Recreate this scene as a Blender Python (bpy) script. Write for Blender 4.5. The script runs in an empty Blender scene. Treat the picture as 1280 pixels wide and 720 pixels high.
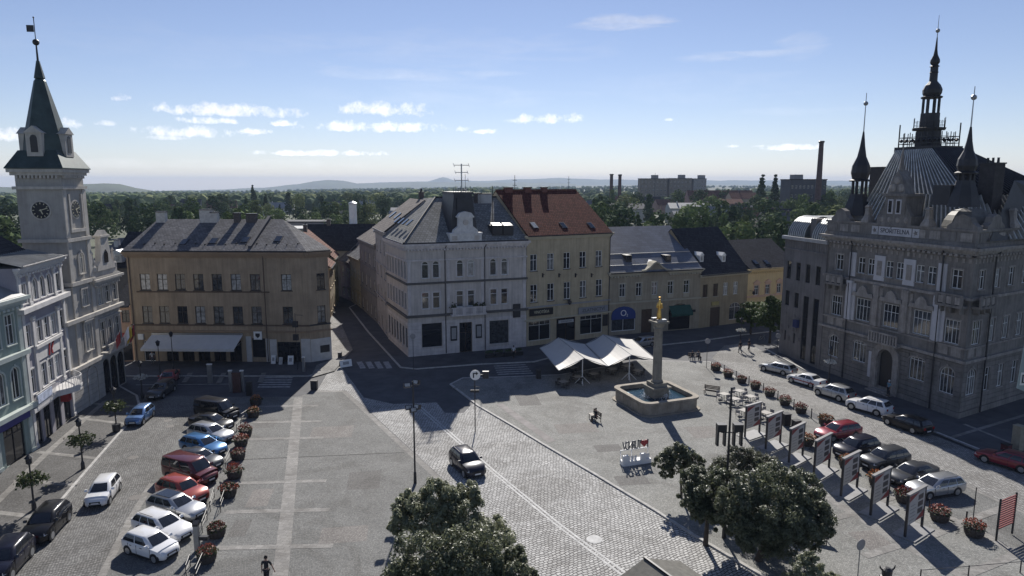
import bpy, bmesh, math, random
from mathutils import Vector, Matrix
SC = bpy.context.scene
COL = SC.collection
rnd = random.Random(11)
R = math.radians
# ------------------------------------------------------------------ camera
CAM_H = 24.0
F_PX = 850.0            # focal length for a 1280 px wide picture
PITCH = math.atan((360 - 228) / F_PX)
cd = bpy.data.cameras.new('camera')
cd.sensor_width = 36.0
cd.lens = 36.0 * F_PX / 1280
cd.clip_start = 0.3
cd.clip_end = 40000
cam = bpy.data.objects.new('camera', cd)
COL.objects.link(cam)
cam.location = (0, 0, CAM_H)
cam.rotation_euler = (R(90) - PITCH, 0, 0)
SC.camera = cam
# ------------------------------------------------------------------ light
SUN_EL, SUN_AZ = R(35.5), R(1.0)      # azimuth from +Y, clockwise
sun_dir = Vector((math.sin(SUN_AZ) * math.cos(SUN_EL), math.cos(SUN_AZ) * math.cos(SUN_EL), math.sin(SUN_EL)))
sl = bpy.data.lights.new('sun', 'SUN')
sl.energy = 4.8
sl.angle = R(0.5)
sl.color = (1.0, 0.95, 0.88)
sun = bpy.data.objects.new('sun', sl)
COL.objects.link(sun)
sun.rotation_euler = sun_dir.to_track_quat('Z', 'Y').to_euler()
SC.view_settings.view_transform = 'Standard'
SC.view_settings.look = 'None'
SC.view_settings.gamma = 1
SC.view_settings.exposure = 0.44
try:
 SC.cycles.volume_bounces = 1
 SC.cycles.max_bounces = 6
 SC.cycles.use_denoising = True
except Exception:
 pass
world = bpy.data.worlds.new('World')
SC.world = world
world.use_nodes = True
wt = world.node_tree
for n in list(wt.nodes):
 wt.nodes.remove(n)
class NT:
 """small node-tree writer"""
 def __init__(self, t):
  self.t = t
 def n(self, typ, ins=None, **kw):
  nd = self.t.nodes.new(typ)
  for k, v in kw.items():
   setattr(nd, k, v)
  for k, v in (ins or {}).items():
   s = nd.inputs[k]
   if hasattr(v, 'is_output') or isinstance(v, bpy.types.NodeSocket):
    self.t.links.new(v, s)
   else:
    s.default_value = v
  return nd
 def math(self, op, a, b=None, clamp=False):
  nd = self.t.nodes.new('ShaderNodeMath')
  nd.operation = op
  nd.use_clamp = clamp
  for i, v in enumerate((a, b)):
   if v is None:
    continue
   if isinstance(v, bpy.types.NodeSocket):
    self.t.links.new(v, nd.inputs[i])
   else:
    nd.inputs[i].default_value = v
  return nd.outputs[0]
 def ramp(self, fac, stops):
  nd = self.t.nodes.new('ShaderNodeValToRGB')
  e = nd.color_ramp.elements
  while len(e) > 1:
   e.remove(e[-1])
  e[0].position, e[0].color = stops[0][0], (*stops[0][1], 1)
  for p, c in stops[1:]:
   q = e.new(p)
   q.color = (*c, 1)
  self.t.links.new(fac, nd.inputs[0])
  return nd.outputs[0]
 def mix(self, f, a, b, blend='MIX'):
  nd = self.t.nodes.new('ShaderNodeMix')
  nd.data_type = 'RGBA'
  nd.blend_type = blend
  for s, v in ((nd.inputs[0], f), (nd.inputs[6], a), (nd.inputs[7], b)):
   if isinstance(v, bpy.types.NodeSocket):
    self.t.links.new(v, s)
   elif isinstance(v, (int, float)):
    s.default_value = v
   else:
    s.default_value = (*v, 1)
  return nd.outputs[2]
 def link(self, a, b):
  self.t.links.new(a, b)
def px_dir(px, py):
 """direction of a photograph pixel (1280 wide) from the camera"""
 u, v = (px - 640) / F_PX, (360 - py) / F_PX
 c, s = math.cos(PITCH), math.sin(PITCH)
 return Vector((u, c + s * v, -s + c * v))
def build_sky():
 w = NT(wt)
 sky = w.n('ShaderNodeTexSky', sky_type='NISHITA', sun_disc=False, sun_elevation=SUN_EL, sun_rotation=SUN_AZ,
    altitude=300, air_density=1.0, dust_density=0.05, ozone_density=2.5)
 tc = w.n('ShaderNodeTexCoord')
 sep = w.n('ShaderNodeSeparateXYZ', {0: tc.outputs['Generated']})
 az = w.math('ARCTAN2', sep.outputs[0], sep.outputs[1])
 # the same cloud field goes on all round the sky
 az = w.math('SUBTRACT', w.math('FLOORED_MODULO', w.math('ADD', az, 0.785), 1.5708), 0.785)
 el = w.math('ARCSINE', sep.outputs[2])
 n1 = w.n('ShaderNodeTexNoise', {'Vector': tc.outputs['Generated'], 'Scale': 42.0, 'Detail': 7.0, 'Roughness': 0.62})
 mapv = w.n('ShaderNodeMapping', {'Vector': tc.outputs['Generated'], 'Scale': (7.0, 7.0, 42.0)})
 n2 = w.n('ShaderNodeTexNoise', {'Vector': mapv.outputs[0], 'Scale': 1.6, 'Detail': 8.0, 'Roughness': 0.6, 'Distortion': 0.6})
 n3 = w.n('ShaderNodeTexNoise', {'Vector': tc.outputs['Generated'], 'Scale': 130.0, 'Detail': 5.0, 'Roughness': 0.7})
 nz = w.math('SUBTRACT', n1.outputs[0], 0.5)
 nw = w.math('SUBTRACT', n2.outputs[0], 0.5)
 cumulus = [(292, 140, 72, 8), (262, 152, 36, 4), (238, 166, 52, 7), (205, 173, 24, 3), (318, 165, 15, 4), (488, 139, 46, 9), (472, 160, 80, 7),
    (684, 150, 36, 7), (608, 165, 15, 3.5), (151, 123, 10, 5), (84, 155, 10, 8), (8, 170, 13, 8), (355, 155, 14, 4),
    (990, 185, 34, 4), (945, 183, 12, 2), (915, 183, 8, 2), (834, 150, 6, 2), (400, 192, 60, 4), (130, 155, 10, 3)]
 total = None
 for (x, y, hw, hh) in cumulus:
  d = px_dir(x, y).normalized()
  a0, e0 = math.atan2(d.x, d.y), math.asin(d.z)
  dx = w.math('MULTIPLY', w.math('SUBTRACT', az, a0), F_PX / hw * .85)
  dy = w.math('MULTIPLY', w.math('SUBTRACT', el, e0), F_PX / hh * .85)
  # flatter base than top
  dy = w.math('MAXIMUM', dy, w.math('MULTIPLY', dy, -1.7))
  r2 = w.math('ADD', w.math('MULTIPLY', dx, dx), w.math('MULTIPLY', dy, dy))
  v = w.math('SUBTRACT', 1.0, r2)
  v = w.math('MAXIMUM', v, -1.6)
  v = w.math('ADD', v, w.math('MULTIPLY', w.math('ADD', nz, w.math('MULTIPLY', w.math('SUBTRACT', n3.outputs[0], 0.5), 0.45)), 4.8))
  v = w.math('MULTIPLY', v, 0.75 if hh > 3 else 0.45, clamp=True)
  total = v if total is None else w.math('MAXIMUM', total, v)
 wisps = [(560, 62, 200, 26, .22), (560, 120, 160, 16, .2), (240, 60, 200, 26, .12), (860, 110, 160, 20, .14), (780, 30, 60, 10, .8), (945, 68, 75, 6, .55), (1000, 58, 30, 14, .35), (500, 92, 120, 8, .4), (430, 86, 60, 9, .3), (600, 92, 60, 4, .35), (1000, 138, 70, 5, .2), (150, 205, 140, 6, .2), (320, 205, 140, 6, .2)]
 wtot = None
 for (x, y, hw, hh, k) in wisps:
  d = px_dir(x, y).normalized()
  a0, e0 = math.atan2(d.x, d.y), math.asin(d.z)
  dx = w.math('MULTIPLY', w.math('SUBTRACT', az, a0), F_PX / hw)
  dy = w.math('MULTIPLY', w.math('SUBTRACT', el, e0), F_PX / hh)
  r2 = w.math('ADD', w.math('MULTIPLY', dx, dx), w.math('MULTIPLY', dy, dy))
  v = w.math('MULTIPLY', w.math('ADD', w.math('SUBTRACT', 1.0, r2), w.math('MULTIPLY', nw, 5.5)), k * .55)
  v = w.math('MINIMUM', w.math('MAXIMUM', v, 0.0), k)
  # fade out away from the wisp
  v = w.math('MULTIPLY', v, w.math('SUBTRACT', 1.3, w.math('MULTIPLY', r2, 0.45), clamp=True))
  wtot = v if wtot is None else w.math('MAXIMUM', wtot, v)
 wtot = w.math('MULTIPLY', wtot, 0.55)
 skyc = w.mix(1.0, sky.outputs[0], (1.0, 0.97, 1.13), 'MULTIPLY')      # the camera's cool white balance
 g0 = w.n('ShaderNodeRGBToBW', {0: skyc}).outputs[0]
 skyc = w.mix(0.2, skyc, w.n('ShaderNodeCombineColor', {0: g0, 1: w.math('MULTIPLY', g0, 1.02), 2: w.math('MULTIPLY', g0, 1.12)}).outputs[0])
 grey = w.n('ShaderNodeRGBToBW', {0: skyc})
 nf = w.n('ShaderNodeTexNoise', {'Vector': tc.outputs['Generated'], 'Scale': 95.0, 'Detail': 6.0, 'Roughness': 0.7})
 kb = w.math('ADD', 1.05, w.math('MULTIPLY', nf.outputs[0], 1.25))
 bright = w.n('ShaderNodeCombineColor', {0: w.math('MULTIPLY', grey.outputs[0], kb), 1: w.math('MULTIPLY', grey.outputs[0], kb), 2: w.math('MULTIPLY', grey.outputs[0], w.math('MULTIPLY', kb, 1.06))})
 c = w.mix(w.math('MULTIPLY', total, 0.8), skyc, bright.outputs[0])
 c = w.mix(wtot, c, bright.outputs[0])
 bg = w.n('ShaderNodeBackground', {'Color': c, 'Strength': SKY_STRENGTH})
 out = w.n('ShaderNodeOutputWorld', {'Surface': bg.outputs[0]})
SKY_STRENGTH = 0.066
HAZE = 0.00009
build_sky()
# ------------------------------------------------------------------ places
def G(px, py, z=0.0):
 """point at height z that stands where the survey sheet (1280x720) shows it"""
 d = px_dir(px, py)
 t = (z - CAM_H) / d.z
 return Vector((d.x * t, d.y * t, z))
def zat(py, Y):
 d = px_dir(640, py)
 return CAM_H + Y * d.z / d.y
def at(px, py, Y):
 d = px_dir(px, py)
 return Vector((d.x / d.y * Y, Y, CAM_H + Y * d.z / d.y))
# ------------------------------------------------------------------ materials
MATS = {}
def mat(name, col, rough=0.8, var=0.12, scale=1.5, bump=0.0, bscale=None, metal=0.0, coat=0.0, spec=0.5, streak=0.0, emit=0.0):
 if name in MATS:
  return MATS[name]
 m = bpy.data.materials.new(name)
 m.use_nodes = True
 t = NT(m.node_tree)
 b = m.node_tree.nodes['Principled BSDF']
 b.inputs['Roughness'].default_value = rough
 b.inputs['Metallic'].default_value = metal
 b.inputs['Coat Weight'].default_value = coat
 b.inputs['Coat Roughness'].default_value = 0.04
 b.inputs['Specular IOR Level'].default_value = spec
 if var > 0:
  g = t.n('ShaderNodeNewGeometry')
  n = t.n('ShaderNodeTexNoise', {'Vector': g.outputs['Position'], 'Scale': scale, 'Detail': 6.0, 'Roughness': 0.65})
  lo = tuple(max(0, c * (1 - var * 1.6)) for c in col)
  hi = tuple(min(1, c * (1 + var * 1.6)) for c in col)
  c = t.ramp(n.outputs[0], [(0.28, lo), (0.72, hi)])
  if streak > 0:
   mp = t.n('ShaderNodeMapping', {'Vector': g.outputs['Position'], 'Scale': (2.2, 2.2, 0.12)})
   n3 = t.n('ShaderNodeTexNoise', {'Vector': mp.outputs[0], 'Scale': 1.4, 'Detail': 5.0, 'Roughness': 0.7})
   k = t.ramp(n3.outputs[0], [(0.35, (1 - streak,) * 3), (0.62, (1, 1, 1))])
   c = t.mix(1.0, c, k, 'MULTIPLY')
  t.link(c, b.inputs['Base Color'])
  if bump > 0:
   n2 = t.n('ShaderNodeTexNoise', {'Vector': g.outputs['Position'], 'Scale': bscale or scale * 12, 'Detail': 4.0})
   bp = t.n('ShaderNodeBump', {'Height': n2.outputs[0], 'Strength': bump, 'Distance': 0.03})
   t.link(bp.outputs[0], b.inputs['Normal'])
 else:
  b.inputs['Base Color'].default_value = (*col, 1)
 if emit:
  b.inputs['Emission Color'].default_value = (*col, 1)
  b.inputs['Emission Strength'].default_value = emit
 MATS[name] = m
 return m
def brick_mat(name, col, mortar, bw, rh, rough=0.85, rot=0.0, var=0.35, msize=0.02, bump=0.5, coord='Position', warp=0.0, patch=0.12, spec=0.3, grain=0.0, stain=0.0):
 if name in MATS:
  return MATS[name]
 m = bpy.data.materials.new(name)
 m.use_nodes = True
 t = NT(m.node_tree)
 b = m.node_tree.nodes['Principled BSDF']
 b.inputs['Roughness'].default_value = rough
 b.inputs['Specular IOR Level'].default_value = spec
 if coord == 'Position':
  src = t.n('ShaderNodeNewGeometry').outputs['Position']
 else:
  src = t.n('ShaderNodeTexCoord').outputs['Object']
 v = src
 if warp > 0:
  nn = t.n('ShaderNodeTexNoise', {'Vector': src, 'Scale': 0.55, 'Detail': 2.0})
  off = t.n('ShaderNodeVectorMath', {0: nn.outputs[1], 1: (0.5, 0.5, 0.5)}, operation='SUBTRACT')
  sc = t.n('ShaderNodeVectorMath', {0: off.outputs[0], 'Scale': warp}, operation='SCALE')
  v = t.n('ShaderNodeVectorMath', {0: src, 1: sc.outputs[0]}, operation='ADD').outputs[0]
 mp = t.n('ShaderNodeMapping', {'Vector': v, 'Rotation': (0, 0, rot)})
 lo = tuple(c * (1 - var) for c in col)
 hi = tuple(min(1, c * (1 + var)) for c in col)
 br = t.n('ShaderNodeTexBrick', {'Vector': mp.outputs[0], 'Color1': (*lo, 1), 'Color2': (*hi, 1), 'Mortar': (*mortar, 1), 'Scale': 1.0,
         'Mortar Size': msize, 'Mortar Smooth': 0.4, 'Bias': 0.0, 'Brick Width': bw, 'Row Height': rh})
 n = t.n('ShaderNodeTexNoise', {'Vector': src, 'Scale': 0.35, 'Detail': 6.0, 'Roughness': 0.65})
 k = t.ramp(n.outputs[0], [(0.3, (1 - patch,) * 3), (0.7, (1 + patch * .6,) * 3)])
 c = t.mix(1.0, br.outputs[0], k, 'MULTIPLY')
 if grain:
  n4 = t.n('ShaderNodeTexNoise', {'Vector': src, 'Scale': 9.0, 'Detail': 3.0, 'Roughness': 0.8})
  c = t.mix(1.0, c, t.ramp(n4.outputs[0], [(0.3, (1 - grain,) * 3), (0.7, (1 + grain,) * 3)]), 'MULTIPLY')
 n5 = t.n('ShaderNodeTexNoise', {'Vector': src, 'Scale': 0.16, 'Detail': 9.0, 'Roughness': 0.72, 'Distortion': 0.8})
 c = t.mix(stain, c, t.ramp(n5.outputs[0], [(0.36, (1.1,) * 3), (0.5, (1, 1, 1)), (0.57, (0.8, 0.79, 0.78)), (0.7, (0.62, 0.61, 0.6))]), 'MULTIPLY')
 t.link(c, b.inputs['Base Color'])
 if bump:
  bp = t.n('ShaderNodeBump', {'Height': br.outputs[1], 'Strength': bump, 'Distance': 0.02}, invert=True)
  t.link(bp.outputs[0], b.inputs['Normal'])
 MATS[name] = m
 return m
def leaf_mat(name, lo, hi, scale=0.9, transl=0.25, rough=.55, spec=.3):
 if name in MATS:
  return MATS[name]
 m = bpy.data.materials.new(name)
 m.use_nodes = True
 t = NT(m.node_tree)
 b = m.node_tree.nodes['Principled BSDF']
 b.inputs['Roughness'].default_value = rough
 b.inputs['Specular IOR Level'].default_value = spec
 g = t.n('ShaderNodeNewGeometry')
 n = t.n('ShaderNodeTexNoise', {'Vector': g.outputs['Position'], 'Scale': scale, 'Detail': 5.0, 'Roughness': 0.75})
 oi = t.n('ShaderNodeObjectInfo')
 f = t.math('ADD', n.outputs[0], t.math('MULTIPLY', t.math('SUBTRACT', oi.outputs['Random'], 0.5), 0.35))
 c = t.ramp(f, [(0.3, lo), (0.7, hi)])
 t.link(c, b.inputs['Base Color'])
 tr = t.n('ShaderNodeBsdfTranslucent', {'Color': c})
 mx = t.n('ShaderNodeMixShader', {0: transl, 1: b.outputs[0], 2: tr.outputs[0]})
 t.link(mx.outputs[0], m.node_tree.nodes['Material Output'].inputs['Surface'])
 MATS[name] = m
 return m
# ------------------------------------------------------------------ mesh writer
class MB:
 def __init__(self):
  self.v, self.f, self.m = [], [], []
  self.M = None
 def p(self, pts):
  i = len(self.v)
  for q in pts:
   q = Vector(q)
   self.v.append(tuple(self.M @ q) if self.M is not None else tuple(q))
  return i
 def face(self, pts, mi=0):
  i = self.p(pts)
  self.f.append(tuple(range(i, i + len(pts))))
  self.m.append(mi)
 def box(self, x0, x1, y0, y1, z0, z1, mi=0):
  i = self.p([(x0, y0, z0), (x1, y0, z0), (x1, y1, z0), (x0, y1, z0), (x0, y0, z1), (x1, y0, z1), (x1, y1, z1), (x0, y1, z1)])
  for q in ((0, 3, 2, 1), (4, 5, 6, 7), (0, 1, 5, 4), (1, 2, 6, 5), (2, 3, 7, 6), (3, 0, 4, 7)):
   self.f.append(tuple(i + k for k in q))
   self.m.append(mi)
 def hexa(self, bot, top, mi=0):
  """bottom and top quads, counter-clockwise seen from above"""
  i = self.p(list(bot) + list(top))
  for q in ((0, 3, 2, 1), (4, 5, 6, 7), (0, 1, 5, 4), (1, 2, 6, 5), (2, 3, 7, 6), (3, 0, 4, 7)):
   self.f.append(tuple(i + k for k in q))
   self.m.append(mi)
 def prism(self, poly, y0, y1, mi=0):
  """poly in (x, z), pushed along y"""
  n = len(poly)
  i = self.p([(x, y0, z) for x, z in poly] + [(x, y1, z) for x, z in poly])
  self.f.append(tuple(i + k for k in range(n)))
  self.f.append(tuple(i + n + k for k in reversed(range(n))))
  self.m += [mi, mi]
  for k in range(n):
   j = (k + 1) % n
   self.f.append((i + j, i + k, i + n + k, i + n + j))
   self.m.append(mi)
 def slab(self, poly, z0, z1, mi=0):
  """poly in (x, y), counter-clockwise, pushed along z"""
  n = len(poly)
  i = self.p([(q[0], q[1], z0) for q in poly] + [(q[0], q[1], z1) for q in poly])
  self.f.append(tuple(i + k for k in reversed(range(n))))
  self.f.append(tuple(i + n + k for k in range(n)))
  self.m += [mi, mi]
  for k in range(n):
   j = (k + 1) % n
   self.f.append((i + k, i + j, i + n + j, i + n + k))
   self.m.append(mi)
 def tube(self, a, b, r, n=6, r2=None, mi=0, cap=True):
  a, b = Vector(a), Vector(b)
  r2 = r if r2 is None else r2
  d = (b - a)
  if d.length < 1e-6:
   return
  d.normalize()
  s = d.orthogonal().normalized()
  t = d.cross(s)
  ring = lambda c, q: [c + (s * math.cos(2 * math.pi * k / n) + t * math.sin(2 * math.pi * k / n)) * q for k in range(n)]
  i = self.p(ring(a, r) + ring(b, r2))
  for k in range(n):
   j = (k + 1) % n
   self.f.append((i + k, i + j, i + n + j, i + n + k))
   self.m.append(mi)
  if cap:
   self.f.append(tuple(i + k for k in reversed(range(n))))
   self.f.append(tuple(i + n + k for k in range(n)))
   self.m += [mi, mi]
 def lathe(self, prof, n=12, c=(0, 0, 0), mi=0, rot=0.0, sq=False):
  """profile [(radius, z)] turned about a vertical axis; sq keeps flat sides at the given radius"""
  k0 = 1 / math.cos(math.pi / n) if sq else 1
  i = None
  first = len(self.v)
  for (r, z) in prof:
   self.p([(c[0] + r * k0 * math.cos(rot + 2 * math.pi * k / n), c[1] + r * k0 * math.sin(rot + 2 * math.pi * k / n), c[2] + z) for k in range(n)])
  for q in range(len(prof) - 1):
   for k in range(n):
    j = (k + 1) % n
    a = first + q * n
    self.f.append((a + k, a + j, a + n + j, a + n + k))
    self.m.append(mi)
  self.f.append(tuple(first + k for k in reversed(range(n))))
  a = first + (len(prof) - 1) * n
  self.f.append(tuple(a + k for k in range(n)))
  self.m += [mi, mi]
 def ball(self, c, r, n=10, h=6, mi=0, sz=1.0):
  self.lathe([(max(0.001, r * math.sin(math.pi * k / h)), -r * sz * math.cos(math.pi * k / h)) for k in range(h + 1)], n, c, mi)
 def mesh(self, name, mats=None, smooth=False):
  me = bpy.data.meshes.new(name)
  me.from_pydata(self.v, [], self.f)
  for q in (mats if isinstance(mats, (list, tuple)) else [mats] if mats else []):
   me.materials.append(q)
  me.polygons.foreach_set('material_index', self.m)
  if smooth:
   me.polygons.foreach_set('use_smooth', [True] * len(me.polygons))
  me.update()
  return me
 def build(self, name, mats, parent=None, loc=None, rz=0.0, smooth=False, angle=None):
  me = self.mesh(name, mats, smooth)
  if smooth and angle:
   try:
    me.set_sharp_from_angle(angle=R(angle))
   except Exception:
    pass
  return put(name, me, parent, loc, rz)
def put(name, me, parent=None, loc=None, rz=0.0):
 o = bpy.data.objects.new(name, me)
 COL.objects.link(o)
 if parent is not None:
  o.parent = parent
 if loc is not None:
  o.location = loc
 if rz:
  o.rotation_euler = (0, 0, rz)
 return o
def tag(o, label=None, cat=None, group=None, kind=None):
 for k, v in (('label', label), ('category', cat), ('group', group), ('kind', kind)):
  if v:
   o[k] = v
 return o
def thing(name, label, cat, loc=(0, 0, 0), rz=0.0, group=None):
 o = put(name, None, None, loc, rz)
 o.empty_display_size = 0.3
 return tag(o, label, cat, group)
def copy_tree(o, parent=None):
 c = o.copy()
 COL.objects.link(c)
 if parent is not None:
  c.parent = parent
 for ch in KIDS.get(o.name, None) or [x for x in COL.objects if x.parent == o]:
  copy_tree(ch, c)
 return c
KIDS = {}
def struct(name, mb, mats, parent=None):
 return tag(mb.build(name, mats, parent), kind='structure')
# shared plain materials
M_DARK = mat('dark_metal', (0.022, 0.022, 0.026), 0.45, 0.1, 4)
M_BLACK = mat('black_rubber', (0.012, 0.012, 0.013), 0.8, 0)
M_STEEL = mat('grey_steel', (0.35, 0.36, 0.37), 0.35, 0.08, 5, metal=0.7)
M_WHITE = mat('white_paint', (0.74, 0.74, 0.72), 0.5, 0.06, 2)
M_CREAMW = mat('cream_window_paint', (0.62, 0.60, 0.54), 0.5, 0.06, 2)
M_BROWNW = mat('dark_brown_paint', (0.05, 0.035, 0.025), 0.5, 0.1, 2)
M_GREYW = mat('grey_window_paint', (0.30, 0.30, 0.30), 0.5, 0.08, 2)
M_GLASS = mat('dark_glass', (0.018, 0.02, 0.024), 0.04, 0, spec=0.9)
M_GLASS2 = mat('curtained_glass', (0.34, 0.34, 0.33), 0.12, 0.35, 2.5, spec=0.9)
M_GLASS3 = mat('dim_glass', (0.05, 0.055, 0.06), 0.06, 0.5, 3, spec=0.9)
M_GLASS4 = mat('half_curtained_glass', (0.13, 0.13, 0.125), 0.08, 0.8, 1.6, spec=.9)
M_ZINC = mat('zinc_sheet', (0.42, 0.43, 0.45), 0.38, 0.12, 1.2, metal=0.6)
M_GOLD = mat('gilding', (0.72, 0.45, 0.12), 0.35, 0.15, 6, metal=0.85)
M_RED = mat('red_paint', (0.30, 0.03, 0.035), 0.5, 0.08, 3)
M_WOOD = mat('dark_wood', (0.07, 0.045, 0.03), 0.6, 0.2, 5)
# ================================================================== the ground
ROAD_ROT = 0.0
m_terrain = mat('meadow_and_town_ground', (0.075, 0.085, 0.05), 0.95, 0.45, 0.012)
m_asphalt = mat('asphalt', (0.075, 0.076, 0.082), 0.85, 0.22, 0.5, bump=0.25, bscale=30)
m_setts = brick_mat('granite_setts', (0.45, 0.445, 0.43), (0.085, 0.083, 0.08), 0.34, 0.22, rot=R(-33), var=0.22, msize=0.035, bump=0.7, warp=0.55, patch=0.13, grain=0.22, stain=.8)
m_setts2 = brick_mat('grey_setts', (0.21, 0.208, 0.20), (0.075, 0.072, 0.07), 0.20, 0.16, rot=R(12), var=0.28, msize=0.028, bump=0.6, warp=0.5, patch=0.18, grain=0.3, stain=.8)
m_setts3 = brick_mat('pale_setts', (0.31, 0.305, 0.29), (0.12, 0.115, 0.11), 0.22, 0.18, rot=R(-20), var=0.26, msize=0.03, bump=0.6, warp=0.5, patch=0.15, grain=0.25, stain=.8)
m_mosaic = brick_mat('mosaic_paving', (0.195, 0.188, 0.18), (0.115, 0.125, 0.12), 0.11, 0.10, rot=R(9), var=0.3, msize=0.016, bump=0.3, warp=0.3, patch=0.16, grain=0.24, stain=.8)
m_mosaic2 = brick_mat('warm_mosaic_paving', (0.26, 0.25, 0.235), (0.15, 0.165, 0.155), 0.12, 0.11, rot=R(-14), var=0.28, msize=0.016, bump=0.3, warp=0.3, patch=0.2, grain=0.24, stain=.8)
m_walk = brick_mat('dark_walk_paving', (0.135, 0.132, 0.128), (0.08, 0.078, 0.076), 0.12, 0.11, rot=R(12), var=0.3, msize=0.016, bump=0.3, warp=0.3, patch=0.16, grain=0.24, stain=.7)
m_pale = brick_mat('pale_granite', (0.25, 0.242, 0.228), (0.17, 0.162, 0.155), 0.5, 0.35, rot=R(9), var=0.16, msize=0.014, bump=0.25, patch=0.15, grain=0.18, stain=.8)
m_kerb = mat('kerb_granite', (0.40, 0.39, 0.37), 0.85, 0.2, 2.5)
m_line = mat('worn_white_line', (0.30, 0.30, 0.30), 0.8, 0.35, 2.5)
m_oil = mat('dark_stain', (0.06, 0.058, 0.055), .9, .3, 3)
def sheet(name, pts, z, m, label=None):
 """flat paving from picture-surveyed corners"""
 mb = MB()
 q = [G(x, y, z) for x, y in pts]
 mb.face([tuple(v) for v in q])
 me = mb.mesh(name, m)
 bm = bmesh.new()
 bm.from_mesh(me)
 bmesh.ops.triangulate(bm, faces=bm.faces[:])
 bmesh.ops.recalc_face_normals(bm, faces=bm.faces[:])
 if bm.faces and sum(f.normal.z for f in bm.faces) < 0:
  bmesh.ops.reverse_faces(bm, faces=bm.faces[:])
 bm.to_mesh(me)
 bm.free()
 return tag(put(name, me), kind='structure')
def raised(name, pts, h, m, mk, kerb_sides, kw=0.22):
 """raised paving with its kerbs as a step; kerb_sides lists the edges that carry a kerb"""
 top = [G(x, y, h) for x, y in pts]
 area = sum(top[i].x * top[(i + 1) % len(top)].y - top[(i + 1) % len(top)].x * top[i].y for i in range(len(top)))
 mb = MB()
 poly = [(v.x, v.y) for v in (top if area > 0 else top[::-1])]
 mb.slab(poly, -0.02, h)
 o = tag(mb.build(name, [m]), kind='structure')
 kb = MB()
 n = len(pts)
 for i in kerb_sides:
  a, b = top[i], top[(i + 1) % n]
  d = (b - a)
  L = d.length
  if L < 0.05:
   continue
  d.normalize()
  nrm = Vector((d.y, -d.x, 0)) * (1 if area > 0 else -1)
  k = max(1, int(L / 1.1))
  for q in range(k):
   p0 = a + d * (L * q / k + 0.006)
   p1 = a + d * (L * (q + 1) / k - 0.006)
   jit = rnd.uniform(-.006, .006)
   o0, o1 = nrm * 0.02, -nrm * kw
   bot = [p0 + o0, p1 + o0, p1 + o1, p0 + o1]
   if area < 0:
    bot = bot[::-1]
   kb.hexa([(v.x, v.y, -0.03) for v in bot], [(v.x, v.y, h + 0.012 + jit) for v in bot])
 tag(kb.build('kerb', [mk]), kind='structure')
 return o
# land out to the horizon: one sheet, level in the town, easing down to the river plain on the left
def land():
 nA, rad = 72, [0.0, 20, 45, 130, 220, 340, 500, 750, 1100, 1700, 2600, 4000, 6500, 9000, 12000]
 vs, fs = [(0, 0, -0.03)], []
 for r in rad[1:]:
  for k in range(nA):
   a = 2 * math.pi * k / nA
   x, y = r * math.sin(a), r * math.cos(a)
   az = math.atan2(x, y)
   w = min(1, max(0, (0.15 - az) / 0.55)) if y > 0 else 0.5
   z = -0.03 - max(0, r - 330) * 0.0085 * w - max(0, r - 330) * 0.0006
   vs.append((x, y, z))
 for k in range(nA):
  fs.append((0, 1 + (k + 1) % nA, 1 + k))
 for i in range(len(rad) - 2):
  for k in range(nA):
   j = (k + 1) % nA
   a, b = 1 + i * nA, 1 + (i + 1) * nA
   fs.append((a + k, a + j, b + j, b + k))
 me = bpy.data.meshes.new('ground')
 me.from_pydata(vs, [], fs)
 me.materials.append(m_terrain)
 tag(put('ground', me), kind='structure')
land()
def land_z(x, y):
 r = math.hypot(x, y)
 w = min(1, max(0, (0.15 - math.atan2(x, y)) / 0.55)) if y > 0 else 0.5
 return -0.03 - max(0, r - 330) * 0.0085 * w - max(0, r - 330) * 0.0006
def world_sheet(name, pts, z, m):
 mb = MB()
 mb.face([(x, y, z) for x, y in pts])
 return tag(mb.build(name, [m]), kind='structure')
# the square lies on asphalt, with paved fields and sett roads laid over it
world_sheet('street', [(-62, 18), (80, 18), (80, 135), (40, 150), (-60, 150)], 0.0, m_asphalt)
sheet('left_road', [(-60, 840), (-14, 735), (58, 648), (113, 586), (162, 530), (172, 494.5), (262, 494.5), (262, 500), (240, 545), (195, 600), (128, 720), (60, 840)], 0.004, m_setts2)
sheet('main_road', [(396, 489), (412, 462), (424, 455), (455, 497), (492, 505), (546, 503), (556, 516), (580, 516), (590, 505), (612, 500), (680, 555), (740, 590), (820, 638), (865, 668), (960, 725), (1150, 840),
     (760, 840), (668, 712), (560, 604), (528, 575), (490, 540), (455, 508), (432, 488)], 0.004, m_setts)  # far edge cut to the corner house's shadow outline; darker asphalt fills that shade
sheet('right_road', [(905, 432), (935, 428), (955, 440), (1005, 466), (1050, 489), (1157, 540), (1227, 568), (1300, 602), (1420, 655), (1420, 720), (1300, 648), (1197, 601), (1120, 561), (1030, 522), (1005, 510), (935, 472), (890, 448)], 0.004, m_setts3)
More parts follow.
